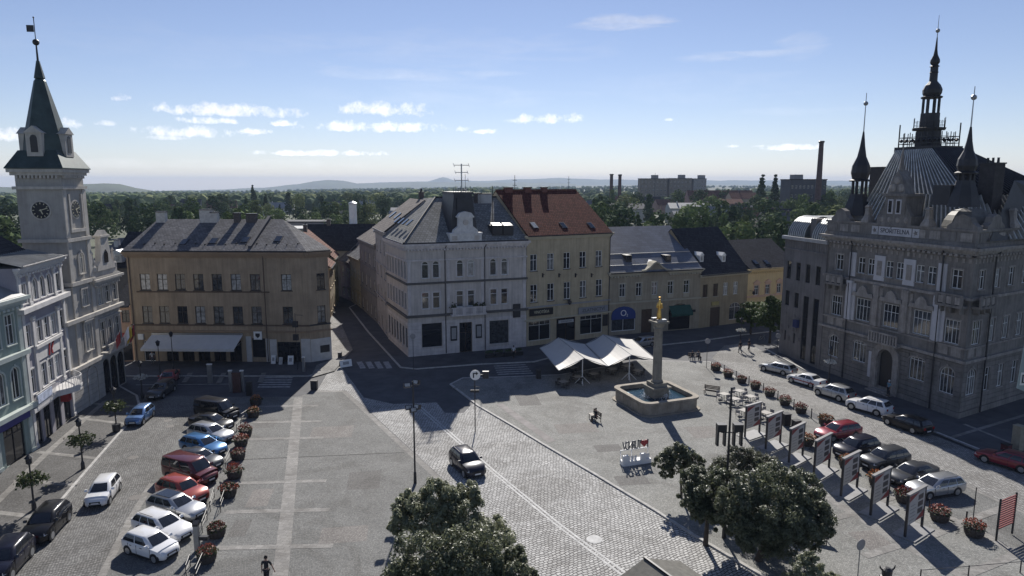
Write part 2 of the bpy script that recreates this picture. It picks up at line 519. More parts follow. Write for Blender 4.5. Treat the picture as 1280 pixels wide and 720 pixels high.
# left plaza, flush
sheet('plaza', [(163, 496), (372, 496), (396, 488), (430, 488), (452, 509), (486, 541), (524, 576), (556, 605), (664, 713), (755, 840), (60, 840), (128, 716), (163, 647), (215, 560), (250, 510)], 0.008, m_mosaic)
def stripe(pts, w, z, m=None, name='paving_band'):
 """band of pale slabs along a line: every slab its own piece"""
 mb = MB()
 for (a, b) in zip(pts[:-1], pts[1:]):
  p, q = G(*a, z), G(*b, z)
  d = q - p
  L = d.length
  d.normalize()
  nrm = Vector((-d.y, d.x, 0)) * (w / 2)
  k = max(1, int(L / 0.8))
  for i in range(k):
   u = p + d * (L * i / k + .004)
   v = p + d * (L * (i + 1) / k - .004)
   zz = z + rnd.uniform(0, 0.003)
   mb.face([(c.x, c.y, zz) for c in (u - nrm, v - nrm, v + nrm, u + nrm)])
 return tag(mb.build(name, [m or m_pale]), kind='structure')
stripe([(373, 497), (366, 570), (359, 640), (350, 722), (341, 800)], 0.95, 0.013)
stripe([(396, 489), (430, 489), (454, 511), (488, 543), (526, 578), (558, 607), (666, 715)], 0.55, 0.013)
for y0, x0, x1, dy in ((508, 322, 398, -1), (528, 312, 402, -1.5), (549, 306, 404, -2), (604, 292, 408, -3), (640, 282, 412, -3), (685, 268, 416, -3)):
 stripe([(x0, y0), (x1, y0 + dy)], 0.55, 0.018)
stripe([(126, 722), (163, 649), (190, 604)], 0.5, 0.013)
mb = MB()
for a, b in (((300, 575), (505, 566)),):   # drain channel across the plaza
 p, q = G(*a, 0.013), G(*b, 0.013)
 mb.face([(p.x, p.y, .013), (q.x, q.y, .013), (q.x, q.y + .16, .013), (p.x, p.y + .16, .013)])
tag(mb.build('drain_channel', [m_oil]), kind='structure')
# left pavement in front of the row
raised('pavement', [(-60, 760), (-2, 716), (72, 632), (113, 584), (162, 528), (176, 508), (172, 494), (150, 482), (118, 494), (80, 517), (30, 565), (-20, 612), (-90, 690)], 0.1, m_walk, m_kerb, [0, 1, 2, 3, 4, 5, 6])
for a, b in (((47, 565), (122, 573)), ((92, 522), (160, 530)), ((18, 600), (95, 606)), ((-6, 640), (60, 648)), ((110, 504), (172, 508))):
 p = [(a[0], a[1]), (b[0], b[1])]
 stripe(p, 0.5, 0.108)
stripe([(132, 501), (97, 532), (62, 563), (36, 588), (-10, 634)], 0.55, 0.116)
# raised right plaza
RP = [(562, 480), (597, 507), (640, 532), (680, 556), (740, 591), (820, 639), (865, 668), (960, 724), (1150, 835), (1500, 835), (1420, 735), (1275, 690), (1174, 645), (1096, 606), (1057, 586), (1010, 562), (1030, 530), (1005, 516), (975, 500), (935, 480), (888, 452), (800, 450), (700, 468), (620, 471), (578, 472)]
raised('plaza_terrace', RP, 0.1, m_mosaic2, m_kerb, [0, 1, 2, 3, 4, 5, 6, 7, 8, 17, 18, 19, 20, 21, 22, 23, 24])
sheet('parking_bay', [(1010, 564), (1034, 530), (1120, 563), (1197, 602), (1300, 649), (1420, 722), (1420, 738), (1275, 692), (1174, 647), (1096, 608), (1057, 588)], 0.012, m_mosaic)
stripe([(1118, 562), (1197, 602), (1256, 630), (1300, 650)], 0.35, 0.02)
stripe([(1010, 609), (1035, 622), (1122, 677), (1201, 719), (1280, 765)], 0.75, 0.108)
stripe([(1174, 640), (1230, 667), (1273, 694), (1310, 715)], 0.6, 0.108)
for a, b in (((1030, 651), (1072, 640)), ((1080, 695), (1128, 680)), ((1160, 671), (1207, 652)), ((1208, 718), (1276, 691)), ((1095, 628), (1140, 614))):
 stripe([a, b], 0.65, 0.114)
stripe([(1206, 652), (1256, 634)], 0.65, 0.03)
stripe([(624, 505), (690, 552)], 0.85, 0.108, mat('reddish_slab', (0.2, 0.185, 0.18), 0.85, 0.2, 1))
stripe([(565, 485), (668, 478)], 0.35, 0.112)
stripe([(705, 551), (862, 536)], 0.12, 0.108)
stripe([(880, 457), (1008, 515)], 0.3, 0.112)
# pavements under the far houses and the town hall
raised('pavement', [(150, 470), (250, 470), (385, 470), (418, 462), (440, 436), (408, 420), (395, 448), (170, 448)], 0.1, m_asphalt, m_kerb, [0, 1, 2, 3, 4])
raised('pavement', [(500, 459), (520, 461), (600, 455), (668, 452), (700, 444), (760, 438), (876, 426), (930, 418), (985, 412), (985, 396), (870, 405), (760, 415), (650, 430), (512, 442), (470, 400), (445, 380), (436, 384), (460, 415)], 0.1, m_asphalt, m_kerb, [0, 1, 2, 3, 4, 5, 6, 7, 15, 16, 17])
raised('pavement', [(958, 437), (1005, 462), (1050, 485), (1157, 535), (1227, 563), (1300, 596), (1420, 650), (1420, 480), (1250, 496), (1195, 512), (1015, 452), (975, 428)], 0.1, m_asphalt, m_kerb, [0, 1, 2, 3, 4, 5])
stripe([(1150, 532), (1227, 564), (1300, 597)], 0.5, 0.108)
stripe([(1185, 548), (1290, 516)], 0.4, 0.108)
stripe([(1205, 530), (1250, 548), (1290, 565)], 0.4, 0.114)
sheet('corner_paving', [(388, 472), (418, 463.5), (441, 437), (428, 408), (414, 394), (410, 420), (416, 449), (396, 456)], 0.125, m_setts3)
for k in range(5):       # zebra by the ochre house
 y = 472 + k * 2.9
 stripe([(327 - k * 1.2, y), (366 - k * .8, y)], 0.5, 0.006, m_line, 'crossing_stripe')
for k in range(4):       # zebra across the side street
 x = 449 + k * 11
 stripe([(x, 452), (x + 5, 460.5)], 0.75, 0.006, m_line, 'crossing_stripe')
for k in range(6):       # zebra by the white corner house
 y = 455 + k * 2.6
 stripe([(616 + k * 1.2, y), (655 + k * 2.2, y - 1.8)], 0.42, 0.006 if k else 0.007, m_line, 'crossing_stripe')
stripe([(170, 481), (300, 480)], 0.2, 0.006, m_line, 'road_line')
for a, b in (((238, 466), (230, 478)), ((280, 466), (273, 479)), ((330, 466), (325, 478))):
 stripe([a, b], 0.6, 0.11)
# twin granite tracks down the main road
m_track = mat('pale_track', (0.46, 0.46, 0.45), 0.8, 0.2, 1.5)
stripe([(522, 505), (620, 590), (700, 655), (790, 722), (850, 775)], 0.16, 0.010, m_track, 'road_line')
stripe([(520, 507), (615, 590), (694, 655), (782, 722), (840, 775)], 0.16, 0.010, m_track, 'road_line')
def cover(px, py, r, z, name='manhole_cover', w=None):
 mb = MB()
 p = G(px, py, z)
 mb.lathe([(r, 0), (r, .006), (r * .82, .012), (.01, .012)], 14, tuple(p))
 o = tag(mb.build(name, [w or mat('worn_iron', (0.13, 0.12, 0.11), 0.6, 0.2, 6)]), kind='structure')
cover(743, 674, .55, .006, w=m_track)
cover(209, 526, .4, .006)
cover(212, 533, .4, .006)
cover(166, 572, .45, .006)
cover(169, 622, .5, .006)
def patch(px, py, w, d, m, z, rz=.15):
 """relaid patch of paving"""
 p = G(px, py, z)
 mb = MB()
 mb.M = Matrix.Translation(p) @ Matrix.Rotation(rz, 4, 'Z')
 mb.face([(-w / 2, -d / 2, 0), (w / 2, -d / 2, 0), (w / 2, d / 2, 0), (-w / 2, d / 2, 0)])
 tag(mb.build('paving_patch', [m], None), kind='structure')
m_p1 = brick_mat('relaid_dark_paving', (0.165, 0.16, 0.152), (0.1, 0.097, 0.093), 0.11, 0.10, rot=R(20), var=0.3, msize=0.018, bump=0.3, grain=.25, stain=.6)
m_p2 = brick_mat('relaid_warm_paving', (0.235, 0.222, 0.205), (0.14, 0.13, 0.125), 0.11, 0.10, rot=R(4), var=0.3, msize=0.018, bump=0.3, grain=.25, stain=.6)
for q in ((455, 600, 2.6, 3.4, m_p1, .012), (430, 668, 3.2, 2.2, m_p2, .012), (325, 622, 1.6, 3.0, m_p2, .012), (415, 540, 4.0, 3.2, m_p2, .012), (330, 530, 2.2, 2.2, m_p1, .012), (300, 660, 1.2, 2.4, m_p1, .012),
   (720, 535, 4.0, 2.6, m_p2, .104), (760, 560, 2.4, 1.6, m_p1, .104), (660, 500, 2.4, 3.6, m_p1, .104), (790, 600, 2.6, 1.8, m_p1, .104), (880, 540, 3.0, 3.0, m_p2, .104), (1090, 675, 2.0, 2.4, m_p2, .104)):
 patch(*q)
# ================================================================== building kit
WIN = {}
def arch_pts(w, z0, h, n=8):
 """half-round (or flatter) arch from left spring to right spring"""
 return [(-w / 2 * math.cos(math.pi * k / n), z0 + h * math.sin(math.pi * k / n)) for k in range(n + 1)]
def win_meshes(w, h, style, arch=0.0):
 key = (round(w, 2), round(h, 2), style, round(arch, 2))
 if key in WIN:
  return WIN[key]
 st = {'cross': (0.07, 0.06, 0.66, 1), 'plain': (0.07, 0.05, 0.0, 1), 'bars': (0.07, 0.05, 0.66, 1), 'shop': (0.09, 0.06, 0.78, 1), 'dark': (0.06, 0.04, 0.0, 0), 'one': (0.07, 0.06, 0.7, 0)}[style]
 e, b, tr, mull = st
 f = MB()
 y0, y1 = 0.10, 0.17
 hs = h - arch
 f.box(-w / 2, -w / 2 + e, y0, y1, 0, hs)
 f.box(w / 2 - e, w / 2, y0, y1, 0, hs)
 f.box(-w / 2 + e, w / 2 - e, y0, y1, 0, e)
 if arch:
  o = arch_pts(w, hs, arch)
  i = arch_pts(w - 2 * e, hs, arch - e)
  for k in range(len(o) - 1):
   f.prism([i[k], o[k], o[k + 1], i[k + 1]][::-1], y0, y1)
 else:
  f.box(-w / 2 + e, w / 2 - e, y0, y1, h - e, h)
 if tr:
  zt = h * tr if not arch else hs
  f.box(-w / 2 + e, w / 2 - e, y0 - .01, y1 + .002, zt - b / 2, zt + b / 2)
 else:
  zt = h
 if mull:
  f.box(-b / 2, b / 2, y0 - .015, y1 + .004, e, (h if not arch else h - .01) - e)
 if style == 'bars':
  for q in (-1, 1):
   f.box(q * w / 4 - .018, q * w / 4 + .018, y0 + .01, y1, e, h - e)
 if style == 'shop':
  for q in (-1, 1):
   f.box(q * w / 4 - .02, q * w / 4 + .02, y0 + .01, y1, h * tr, h - e)
 p = MB()
 if arch:
  o = arch_pts(w - .02, hs, arch - .01)
  p.prism([(-w / 2 + .01, .01), (w / 2 - .01, .01)] + [(x, z) for x, z in o[::-1]], y1 - .03, y1 - .01)
 else:
  p.box(-w / 2 + .01, w / 2 - .01, y1 - .03, y1 - .01, .01, h - .01)
 s = MB()
 s.box(-w / 2 - .1, w / 2 + .1, -.13, .1, -.09, -.004)
 WIN[key] = (f.mesh('window'), p.mesh('pane'), s.mesh('sill'))
 for me in WIN[key]:
  me.materials.append(None)
 return WIN[key]
SUR = {}
def surround_mesh(w, h, kind, arch=0.0):
 key = (round(w, 2), round(h, 2), kind, round(arch, 2))
 if key in SUR:
  return SUR[key]
 s = MB()
 t = .16
 hs = h - arch
 s.box(-w / 2 - t, -w / 2 - .004, -.06, .004, 0, hs)
 s.box(w / 2 + .004, w / 2 + t, -.06, .004, 0, hs)
 if arch:
  o, i = arch_pts(w + 2 * t, hs, arch + t), arch_pts(w + .008, hs, arch + .004)
  for k in range(len(o) - 1):
   s.prism([i[k], o[k], o[k + 1], i[k + 1]][::-1], -.06, .004)
  s.box(-.1, .1, -.1, .004, h + .02, h + .3)
 else:
  s.box(-w / 2 - t, w / 2 + t, -.06, .004, h + .004, h + t)
 if kind in ('hood', 'pediment'):
  s.box(-w / 2 - .3, w / 2 + .3, -.24, .004, h + .36, h + .48)
  s.box(-w / 2 - .1, w / 2 + .1, -.07, .003, h + t + .002, h + .36)
 if kind == 'pediment':
  s.prism([(-w / 2 - .3, h + .482), (w / 2 + .3, h + .482), (0, h + .95)], -.2, .003)
 if kind == 'apron':
  s.box(-w / 2 - .05, w / 2 + .05, -.08, .004, -.65, -.1)
 SUR[key] = s.mesh('surround')
 SUR[key].materials.append(None)
 return SUR[key]
def setmat(o, m):
 o.material_slots[0].link = 'OBJECT'
 o.material_slots[0].material = m
def solid(o):
 """turn a text curve into a mesh object with the same place"""
 me = bpy.data.meshes.new_from_object(o.evaluated_get(bpy.context.evaluated_depsgraph_get()))
 n, pa, ml = o.name, o.parent, o.matrix_local.copy()
 bpy.data.objects.remove(o)
 q = put(n, me, pa)
 q.matrix_local = ml
 return q
class Face:
 """one front of a building: local x runs along it, y into the house, z up"""
 def __init__(self, B, A, Bp):
  self.B = B
  A, Bp = Vector((A[0], A[1], 0)), Vector((Bp[0], Bp[1], 0))
  d = Bp - A
  self.L = d.length
  self.ang = math.atan2(d.y, d.x)
  self.W = Matrix.Translation(A) @ Matrix.Rotation(self.ang, 4, 'Z')
  self.Wi = self.W.inverted()
  self.holes = []
 @property
 def M(self):
  return self.B.Wi @ self.W
 def sz(self, px, py, off=0.0):
  d = px_dir(px, py)
  o = self.Wi @ Vector((0, 0, CAM_H))
  q = self.Wi.to_3x3() @ d
  t = (-off - o.y) / q.y
  return o.x + q.x * t, o.z + q.z * t
 def loc(self, s, z, y=0.0):
  M = self.M
  p = M @ Vector((s, y, z))
  return p, math.atan2(M[1][0], M[0][0])
 def mb(self):
  m = MB()
  m.M = self.M
  return m
 def win(self, s, z0, z1, w, style='cross', frame=None, pane=None, arch=0.0, sill=True, surround=None, sur_mat=None, sill_mat=None, name='window', hole=True):
  h = z1 - z0
  fm, pm, sm = win_meshes(w, h, style, arch)
  p, rz = self.loc(s, z0)
  o = put(name, fm, self.B.root, p, rz)
  setmat(o, frame or M_WHITE)
  q = put('pane', pm, o)
  if pane in (None, M_GLASS) and style in ('cross', 'one', 'bars', 'plain') and sill:
   pane = rnd.choices([M_GLASS, M_GLASS3, M_GLASS4, M_GLASS2], [.5, .25, .17, .08])[0]
  setmat(q, pane or M_GLASS)
  if sill:
   q = put('sill', sm, o)
   setmat(q, sill_mat or self.B.trim)
  if surround:
   q = put('surround', surround_mesh(w, h, surround, arch), o)
   setmat(q, sur_mat or self.B.trim)
  if hole:
   self.holes.append((s - w / 2, s + w / 2, z0, z1, arch))
  return o
 def hole(self, s0, s1, z0, z1, arch=0.0):
  self.holes.append((s0, s1, z0, z1, arch))
 def wall(self, H, z0=-.05, m=None, reveal=.22, top=None):
  """wall sheet with its openings cut out and their reveals"""
  b = self.mb()
  L = self.L
  hs = [(max(.01, a), min(L - .01, c), max(z0 + .01, d), min(H - .01, e), f) for a, c, d, e, f in self.holes]
  xs = sorted({0, L} | {round(v, 4) for h in hs for v in h[:2]})
  zs = sorted({z0, H} | {round(v, 4) for h in hs for v in h[2:4]})
  for i in range(len(xs) - 1):
   run = None
   for k in range(len(zs) - 1):
    cx, cz = (xs[i] + xs[i + 1]) / 2, (zs[k] + zs[k + 1]) / 2
    solid = not any(a < cx < c and d < cz < e for a, c, d, e, f in hs)
    if solid and run is None:
     run = zs[k]
    if run is not None and (not solid or k == len(zs) - 2):
     zt = zs[k + 1] if solid else zs[k]
     b.face([(xs[i], 0, run), (xs[i + 1], 0, run), (xs[i + 1], 0, zt), (xs[i], 0, zt)])
     run = None
  for a, c, d, e, f in hs:
   r = reveal
   zt = e - f
   b.face([(a, 0, d), (a, 0, zt), (a, r, zt), (a, r, d)])
   b.face([(c, 0, d), (c, r, d), (c, r, zt), (c, 0, zt)])
   b.face([(a, 0, d), (a, r, d), (c, r, d), (c, 0, d)])
   if f:
    ap = [((a + c) / 2 + x, z) for x, z in arch_pts(c - a, zt, f)]
    n = len(ap)
    for k in range(n - 1):
     (x0, w0), (x1, w1) = ap[k], ap[k + 1]
     b.face([(x0, 0, w0), (x1, 0, w1), (x1, 0, e), (x0, 0, e)])
     b.face([(x0, 0, w0), (x0, r, w0), (x1, r, w1), (x1, 0, w1)])
   else:
    b.face([(a, 0, e), (c, 0, e), (c, r, e), (a, r, e)])
  o = b.build('wall', [m or self.B.wallm], self.B.root)
  return o
 def band(self, z0, z1, out, s0=None, s1=None, m=None, name='cornice'):
  b = self.mb()
  b.box(-out * .9 if s0 is None else s0, self.L + out * .9 if s1 is None else s1, -out, .01, z0, z1)
  return b.build(name, [m or self.B.trim], self.B.root)
 def cornice(self, z0, z1, out, m=None, dentil=0.0, s0=None, s1=None):
  b = self.mb()
  a = 0 if s0 is None else s0
  c = self.L if s1 is None else s1
  h = z1 - z0
  for k, (q0, q1, f) in enumerate(((0, .3, .35), (.3, .62, .68), (.62, 1.0, 1.0))):
   o = out * f
   b.box(a - o * .9, c + o * .9, -o, .01, z0 + h * q0 + (.001 if k else 0), z0 + h * q1)
  if dentil:
   n = int((c - a) / dentil)
   for i in range(n):
    x = a + (i + .5) * (c - a) / n
    b.box(x - dentil * .27, x + dentil * .27, -out * .62, -.003, z0 - .22, z0 - .002)
  return b.build('cornice', [m or self.B.trim], self.B.root)
 def pilaster(self, s, z0, z1, w=.5, out=.1, m=None):
  b = self.mb()
  b.box(s - w / 2, s + w / 2, -out, .004, z0 + .3, z1 - .3)
  b.box(s - w / 2 - .07, s + w / 2 + .07, -out - .06, .004, z0, z0 + .298)
  b.box(s - w / 2 - .07, s + w / 2 + .07, -out - .07, .004, z1 - .298, z1)
  return b.build('pilaster', [m or self.B.trim], self.B.root)
 def courses(self, z0, z1, pitch=.5, out=.05, m=None, name='stone_course'):
  """rusticated courses that stop at the openings; each run its own piece"""
  z = z0
  while z + pitch * .5 < z1:
   zt = min(z + pitch - .04, z1)
   segs = [(0.0, self.L)]
   for a, c, d, e, f in self.holes:
    if d < zt and e > z:
     segs = [q for s0, s1 in segs for q in ((s0, min(s1, a - .06)), (max(s0, c + .06), s1)) if q[1] - q[0] > .15]
   for s0, s1 in segs:
    b = self.mb()
    b.box(s0, s1, -out - rnd.uniform(0, .012), .005, z, zt)
    b.build(name, [m or self.B.wallm], self.B.root)
   z += pitch
 def pipe(self, s, z0, z1, m=None, r=.06, out=.14):
  b = self.mb()
  b.tube((s, -out, z0), (s, -out, z1 - .5), r)
  b.tube((s, -out, z1 - .5), (s + .15, -out - .3, z1), r)
  b.build('downpipe', [m or M_DARK], self.B.root)
 def text(self, txt, s, z, size, m, out=.1, depth=.02, name='lettering', parent=None, width=None):
  cu = bpy.data.curves.new(name, 'FONT')
  cu.body = txt
  cu.size = size
  cu.extrude = depth
  cu.align_x = 'CENTER'
  cu.align_y = 'CENTER'
  cu.materials.append(m)
  o = bpy.data.objects.new(name, cu)
  COL.objects.link(o)
  o.parent = parent or self.B.root
  M = self.M @ Matrix.Translation((s, -out, z)) @ Matrix.Rotation(R(90), 4, 'X')
  if parent is not None:
   M = Matrix.Translation((0, -out, 0)) @ Matrix.Rotation(R(90), 4, 'X')
  o.matrix_local = M
  o = solid(o)
  if width:
   o.scale = (width / max(.01, o.dimensions.x), 1, 1)
  return o
class Bld:
 def __init__(self, name, label, A, Bp, depth, H, wall, trim, cat='building', group=None):
  self.wallm, self.trim, self.H, self.D = wall, trim, H, depth
  A = Vector((A[0], A[1], 0))
  Bp = Vector((Bp[0], Bp[1], 0))
  d = Bp - A
  self.L = d.length
  self.root = thing(name, label, cat, A, math.atan2(d.y, d.x), group)
  self.W = Matrix.Translation(A) @ Matrix.Rotation(math.atan2(d.y, d.x), 4, 'Z')
  self.Wi = self.W.inverted()
  self.front = Face(self, A, Bp)
 def face(self, A, Bp):
  return Face(self, A, Bp)
 def lw(self, p):
  """world point to this house's own axes"""
  return self.Wi @ Vector((p[0], p[1], p[2] if len(p) > 2 else 0))
 def shell(self, poly, H, skip=(0,), m=None, z0=-.05):
  """plain walls round a plan given in local (x, y); edges in skip are left to built fronts"""
  b = MB()
  n = len(poly)
  for i in range(n):
   if i in skip:
    continue
   p, q = poly[i], poly[(i + 1) % n]
   b.face([(p[0], p[1], z0), (q[0], q[1], z0), (q[0], q[1], H), (p[0], p[1], H)])
  b.face([(p[0], p[1], H - .02) for p in poly])
  return b.build('wall', [m or self.wallm], self.root)
 def roof(self, zr, m, ov=.4, hl=0.0, hr=0.0, yr=None, H=None, L0=0.0, L1=None, D=None, gable_m=None, thick=.16, name='roof'):
  """ridge along the front; hl/hr hip the ends, 0 leaves a gable wall"""
  H = self.H if H is None else H
  L1 = self.L if L1 is None else L1
  D = self.D if D is None else D
  yr = D / 2 if yr is None else yr
  b = MB()
  ol = ov if hl else 0.02
  orr = ov if hr else 0.02
  sl = (zr - H) / yr
  ze = H - ov * sl * .5
  e = [(L0 - ol, -ov, ze), (L1 + orr, -ov, ze), (L1 + orr, D + ov, ze), (L0 - ol, D + ov, ze)]
  r0 = (L0 + hl - (0 if hl else ol), yr, zr)
  r1 = (L1 - hr + (0 if hr else orr), yr, zr)
  up = lambda p: (p[0], p[1], p[2] + thick)
  b.face([up(e[0]), up(e[1]), up(r1), up(r0)])
  b.face([up(e[2]), up(e[3]), up(r0), up(r1)])
  if hl:
   b.face([up(e[3]), up(e[0]), up(r0)])
  if hr:
   b.face([up(e[1]), up(e[2]), up(r1)])
  for i in range(4):
   p, q = e[i], e[(i + 1) % 4]
   if (i == 1 and not hr) or (i == 3 and not hl):
    rr = r1 if i == 1 else r0
    b.face([p, rr, up(rr), up(p)])
    b.face([rr, q, up(q), up(rr)])
    continue
   b.face([p, q, up(q), up(p)])
  b.face([e[3], e[2], e[1], e[0]])
  o = b.build(name, [m], self.root)
  g = MB()
  if not hl:
   g.face([(L0, 0, H - .05), (L0, yr, zr), (L0, D, H - .05)])
   g.build('gable', [gable_m or self.wallm], self.root)
   g = MB()
  if not hr:
   g.face([(L1, 0, H - .05), (L1, D, H - .05), (L1, yr, zr)])
  if g.f:
   g.build('gable', [gable_m or self.wallm], self.root)
  self.slope = (H, zr, yr, ov, thick)
  # gutter
  u = MB()
  u.tube((L0 - ol, -ov - .05, ze + .06), (L1 + orr, -ov - .05, ze + .06), .075, 6)
  u.build('gutter', [M_DARK], self.root)
  return o
 def rz(self, y):
  H, zr, yr, ov, th = self.slope
  return H - ov * (zr - H) / yr * .5 + (y + ov) * (zr - (H - ov * (zr - H) / yr * .5)) / (yr + ov) + th
 def on_roof(self, px, py):
  """local x, y where the front slope shows at that spot"""
  H, zr, yr, ov, th = self.slope
  o = self.Wi @ Vector((0, 0, CAM_H))
  d = self.Wi.to_3x3() @ px_dir(px, py)
  z0, k = self.rz(0), (self.rz(1) - self.rz(0))
  t = (z0 + k * o.y - o.z) / (d.z - k * d.y)
  return o.x + d.x * t, o.y + d.y * t
 def skylight(self, px, py, w=.9, l=1.3, bright=False):
  x, y = self.on_roof(px, py)
  k = self.rz(1) - self.rz(0)
  a = math.atan(k)
  z = self.rz(y)
  b = MB()
  b.M = Matrix.Translation((x, y, z)) @ Matrix.Rotation(a, 4, 'X')
  b.box(-w / 2, w / 2, -l / 2, l / 2, -.05, .1)
  o = b.build('skylight', [M_DARK], self.root)
  g = MB()
  g.M = b.M
  g.box(-w / 2 + .08, w / 2 - .08, -l / 2 + .08, l / 2 - .08, .101, .115)
  g.build('pane', [M_GLASS2 if bright else M_GLASS], o)
 def chimney(self, x, y, z0, z1, w=.9, d=.7, m=None, pots=0, cap=True):
  b = MB()
  b.box(x - w / 2, x + w / 2, y - d / 2, y + d / 2, z0, z1)
  o = b.build('chimney', [m or self.trim], self.root)
  c = MB()
  if cap:
   c.box(x - w / 2 - .08, x + w / 2 + .08, y - d / 2 - .08, y + d / 2 + .08, z1 + .001, z1 + .14)
  for k in range(pots):
   c.lathe([(.13, 0), (.11, .5), (.14, .55)], 8, (x - w / 2 + w * (k + .5) / pots, y, z1 + .1))
  if c.f:
   c.build('cap', [M_DARK], o)
  return o
m_shingle = brick_mat('grey_slate_shingle', (0.15, 0.148, 0.155), (0.07, 0.07, 0.075), .42, .30, coord='Object', spec=.1, var=.3, msize=.03, bump=.5, patch=.22, rough=.8, grain=.2)
m_shingle_dk = brick_mat('dark_slate_shingle', (0.045, 0.045, 0.052), (0.022, 0.022, 0.025), .42, .30, coord='Object', spec=.1, var=.3, msize=.03, bump=.4, patch=.2, rough=.7, grain=.2)
m_shingle_lt = brick_mat('pale_grey_shingle', (0.235, 0.235, 0.225), (0.12, 0.12, 0.115), .5, .42, coord='Object', spec=.1, var=.22, msize=.04, bump=.5, patch=.2, rough=.85, grain=.2)
m_bluegrey = brick_mat('blue_grey_roof_sheet', (0.16, 0.175, 0.21), (0.10, 0.11, 0.13), .9, .5, coord='Object', spec=.1, var=.12, msize=.02, bump=.3, patch=.22, rough=.6, grain=.12)
m_redtile = brick_mat('red_clay_tile', (0.155, 0.056, 0.042), (0.045, 0.018, 0.015), .30, .36, coord='Object', spec=.1, var=.3, msize=.05, bump=1.0, patch=.2, rough=.95, grain=.2)
m_oldred = brick_mat('old_red_tile', (0.20, 0.10, 0.075), (0.07, 0.04, 0.035), .35, .36, coord='Object', spec=.1, var=.3, msize=.04, bump=.7, patch=.25, rough=.85, grain=.2)
# ------------------------------------------------------------------ ochre corner house with awning
m_ochre = mat('ochre_plaster', (0.36, 0.28, 0.195), 0.9, 0.12, 0.5, bump=.15, bscale=14, streak=.25)
m_ochre_tr = mat('ochre_trim', (0.27, 0.195, 0.13), 0.9, 0.1, 0.8)
A, C, Dp = G(169, 452), G(389, 453.5), G(415, 449.5)
B = Bld('ochre_house', 'long ochre three-storey house with grey roof and a pale café awning', A, C, 15.0, 15.1, m_ochre, m_ochre_tr)
f = B.front
zu0, zu1 = f.sz(271, 363)[1], f.sz(271, 342.5)[1]
zl0, zl1 = f.sz(273, 404.5)[1], f.sz(273, 383)[1]
ups = [181.4, 202.9, 225.3, 248.1, 271.3, 294.8, 319, 358]
lows = [184.5, 205.7, 228.3, 250.5, 273.5, 297.5, 321, 360]
for k, (u, l) in enumerate(zip(ups, lows)):
 s = f.sz(u, 353)[0]
 f.win(s, zu0, zu1, 1.35, 'cross', M_BROWNW, (M_GLASS2, M_GLASS2, M_GLASS, M_GLASS3, M_GLASS3, M_GLASS, M_GLASS3, M_GLASS2)[k], sill_mat=M_DARK)
 s = f.sz(l, 394)[0]
 f.win(s, zl0, zl1, 1.35, 'cross', M_BROWNW, (M_GLASS3, M_GLASS3, M_GLASS, M_GLASS2, M_GLASS, M_GLASS3, M_GLASS, M_GLASS)[k], sill_mat=M_DARK)
# ground floor openings
x0, x1 = f.sz(205, 430)[0], f.sz(304, 430)[0]
zt = f.sz(250, 421)[1]
n = 5
for k in range(n):
 a = x0 + (x1 - x0) * (k + .12) / n
 b_ = x0 + (x1 - x0) * (k + .88) / n
 f.win((a + b_) / 2, .1, 3.0, b_ - a, 'shop', M_BROWNW, M_GLASS, sill=False, name='shopfront')
a, c = f.sz(315.5, 435)[0], f.sz(332, 435)[0]
f.win((a + c) / 2, .7, f.sz(323, 423)[1], c - a, 'dark', M_DARK, M_GLASS, sill=False, name='shopfront')
a, c = f.sz(347, 440)[0], f.sz(376, 440)[0]
f.win((a + c) / 2, .1, f.sz(360, 427.5)[1], c - a, 'shop', M_DARK, M_GLASS, sill=False, name='shopfront')
a = f.sz(187, 437)[0]
f.win(a, .1, 2.9, 1.5, 'one', M_WHITE, M_GLASS, sill=False, name='shop_door')
f.wall(15.1)
ff = B.face(C, Dp)
s = ff.sz(401, 353)[0]
ff.win(s, zu0, zu1, 1.1, 'cross', M_BROWNW, M_GLASS, sill_mat=M_DARK)
ff.win(ff.sz(402, 394)[0], zl0, zl1, 1.1, 'cross', M_BROWNW, M_GLASS, sill_mat=M_DARK)
ff.wall(15.1)
ff.band(zl0 - .3, zl0 - .1, .1, m=M_DARK, name='string_course')
LD = B.lw(Dp)
back = LD.x - 8.5
B.shell([(0, 0), (B.L, 0), (LD.x, LD.y), (back, 15), (0, 15)], 15.1, skip=(0, 1))
f.band(zl0 - .32, zl0 - .12, .10, m=mat('brown_string', (0.12, 0.085, 0.06), .8), name='string_course')
f.band(zu0 - .3, zu0 - .12, .07, s0=f.sz(170, 353)[0], s1=f.sz(336, 353)[0], m=MATS['brown_string'], name='string_course')
zg = f.sz(250, 414)[1]
f.band(zg - .12, zg + .12, .16, name='string_course')
ff.band(zg - .12, zg + .12, .16, name='string_course')
f.cornice(14.2, 14.95, .5)
ff.cornice(14.2, 14.95, .5)
for k in range(9):     # shallow plaster joints in the upper band
 pass
f.pipe(f.sz(332, 380)[0], .2, 14.9, mat('brown_pipe', (0.09, 0.06, 0.045), .6))
f.pipe(.35, .2, 14.9, MATS['brown_pipe'])
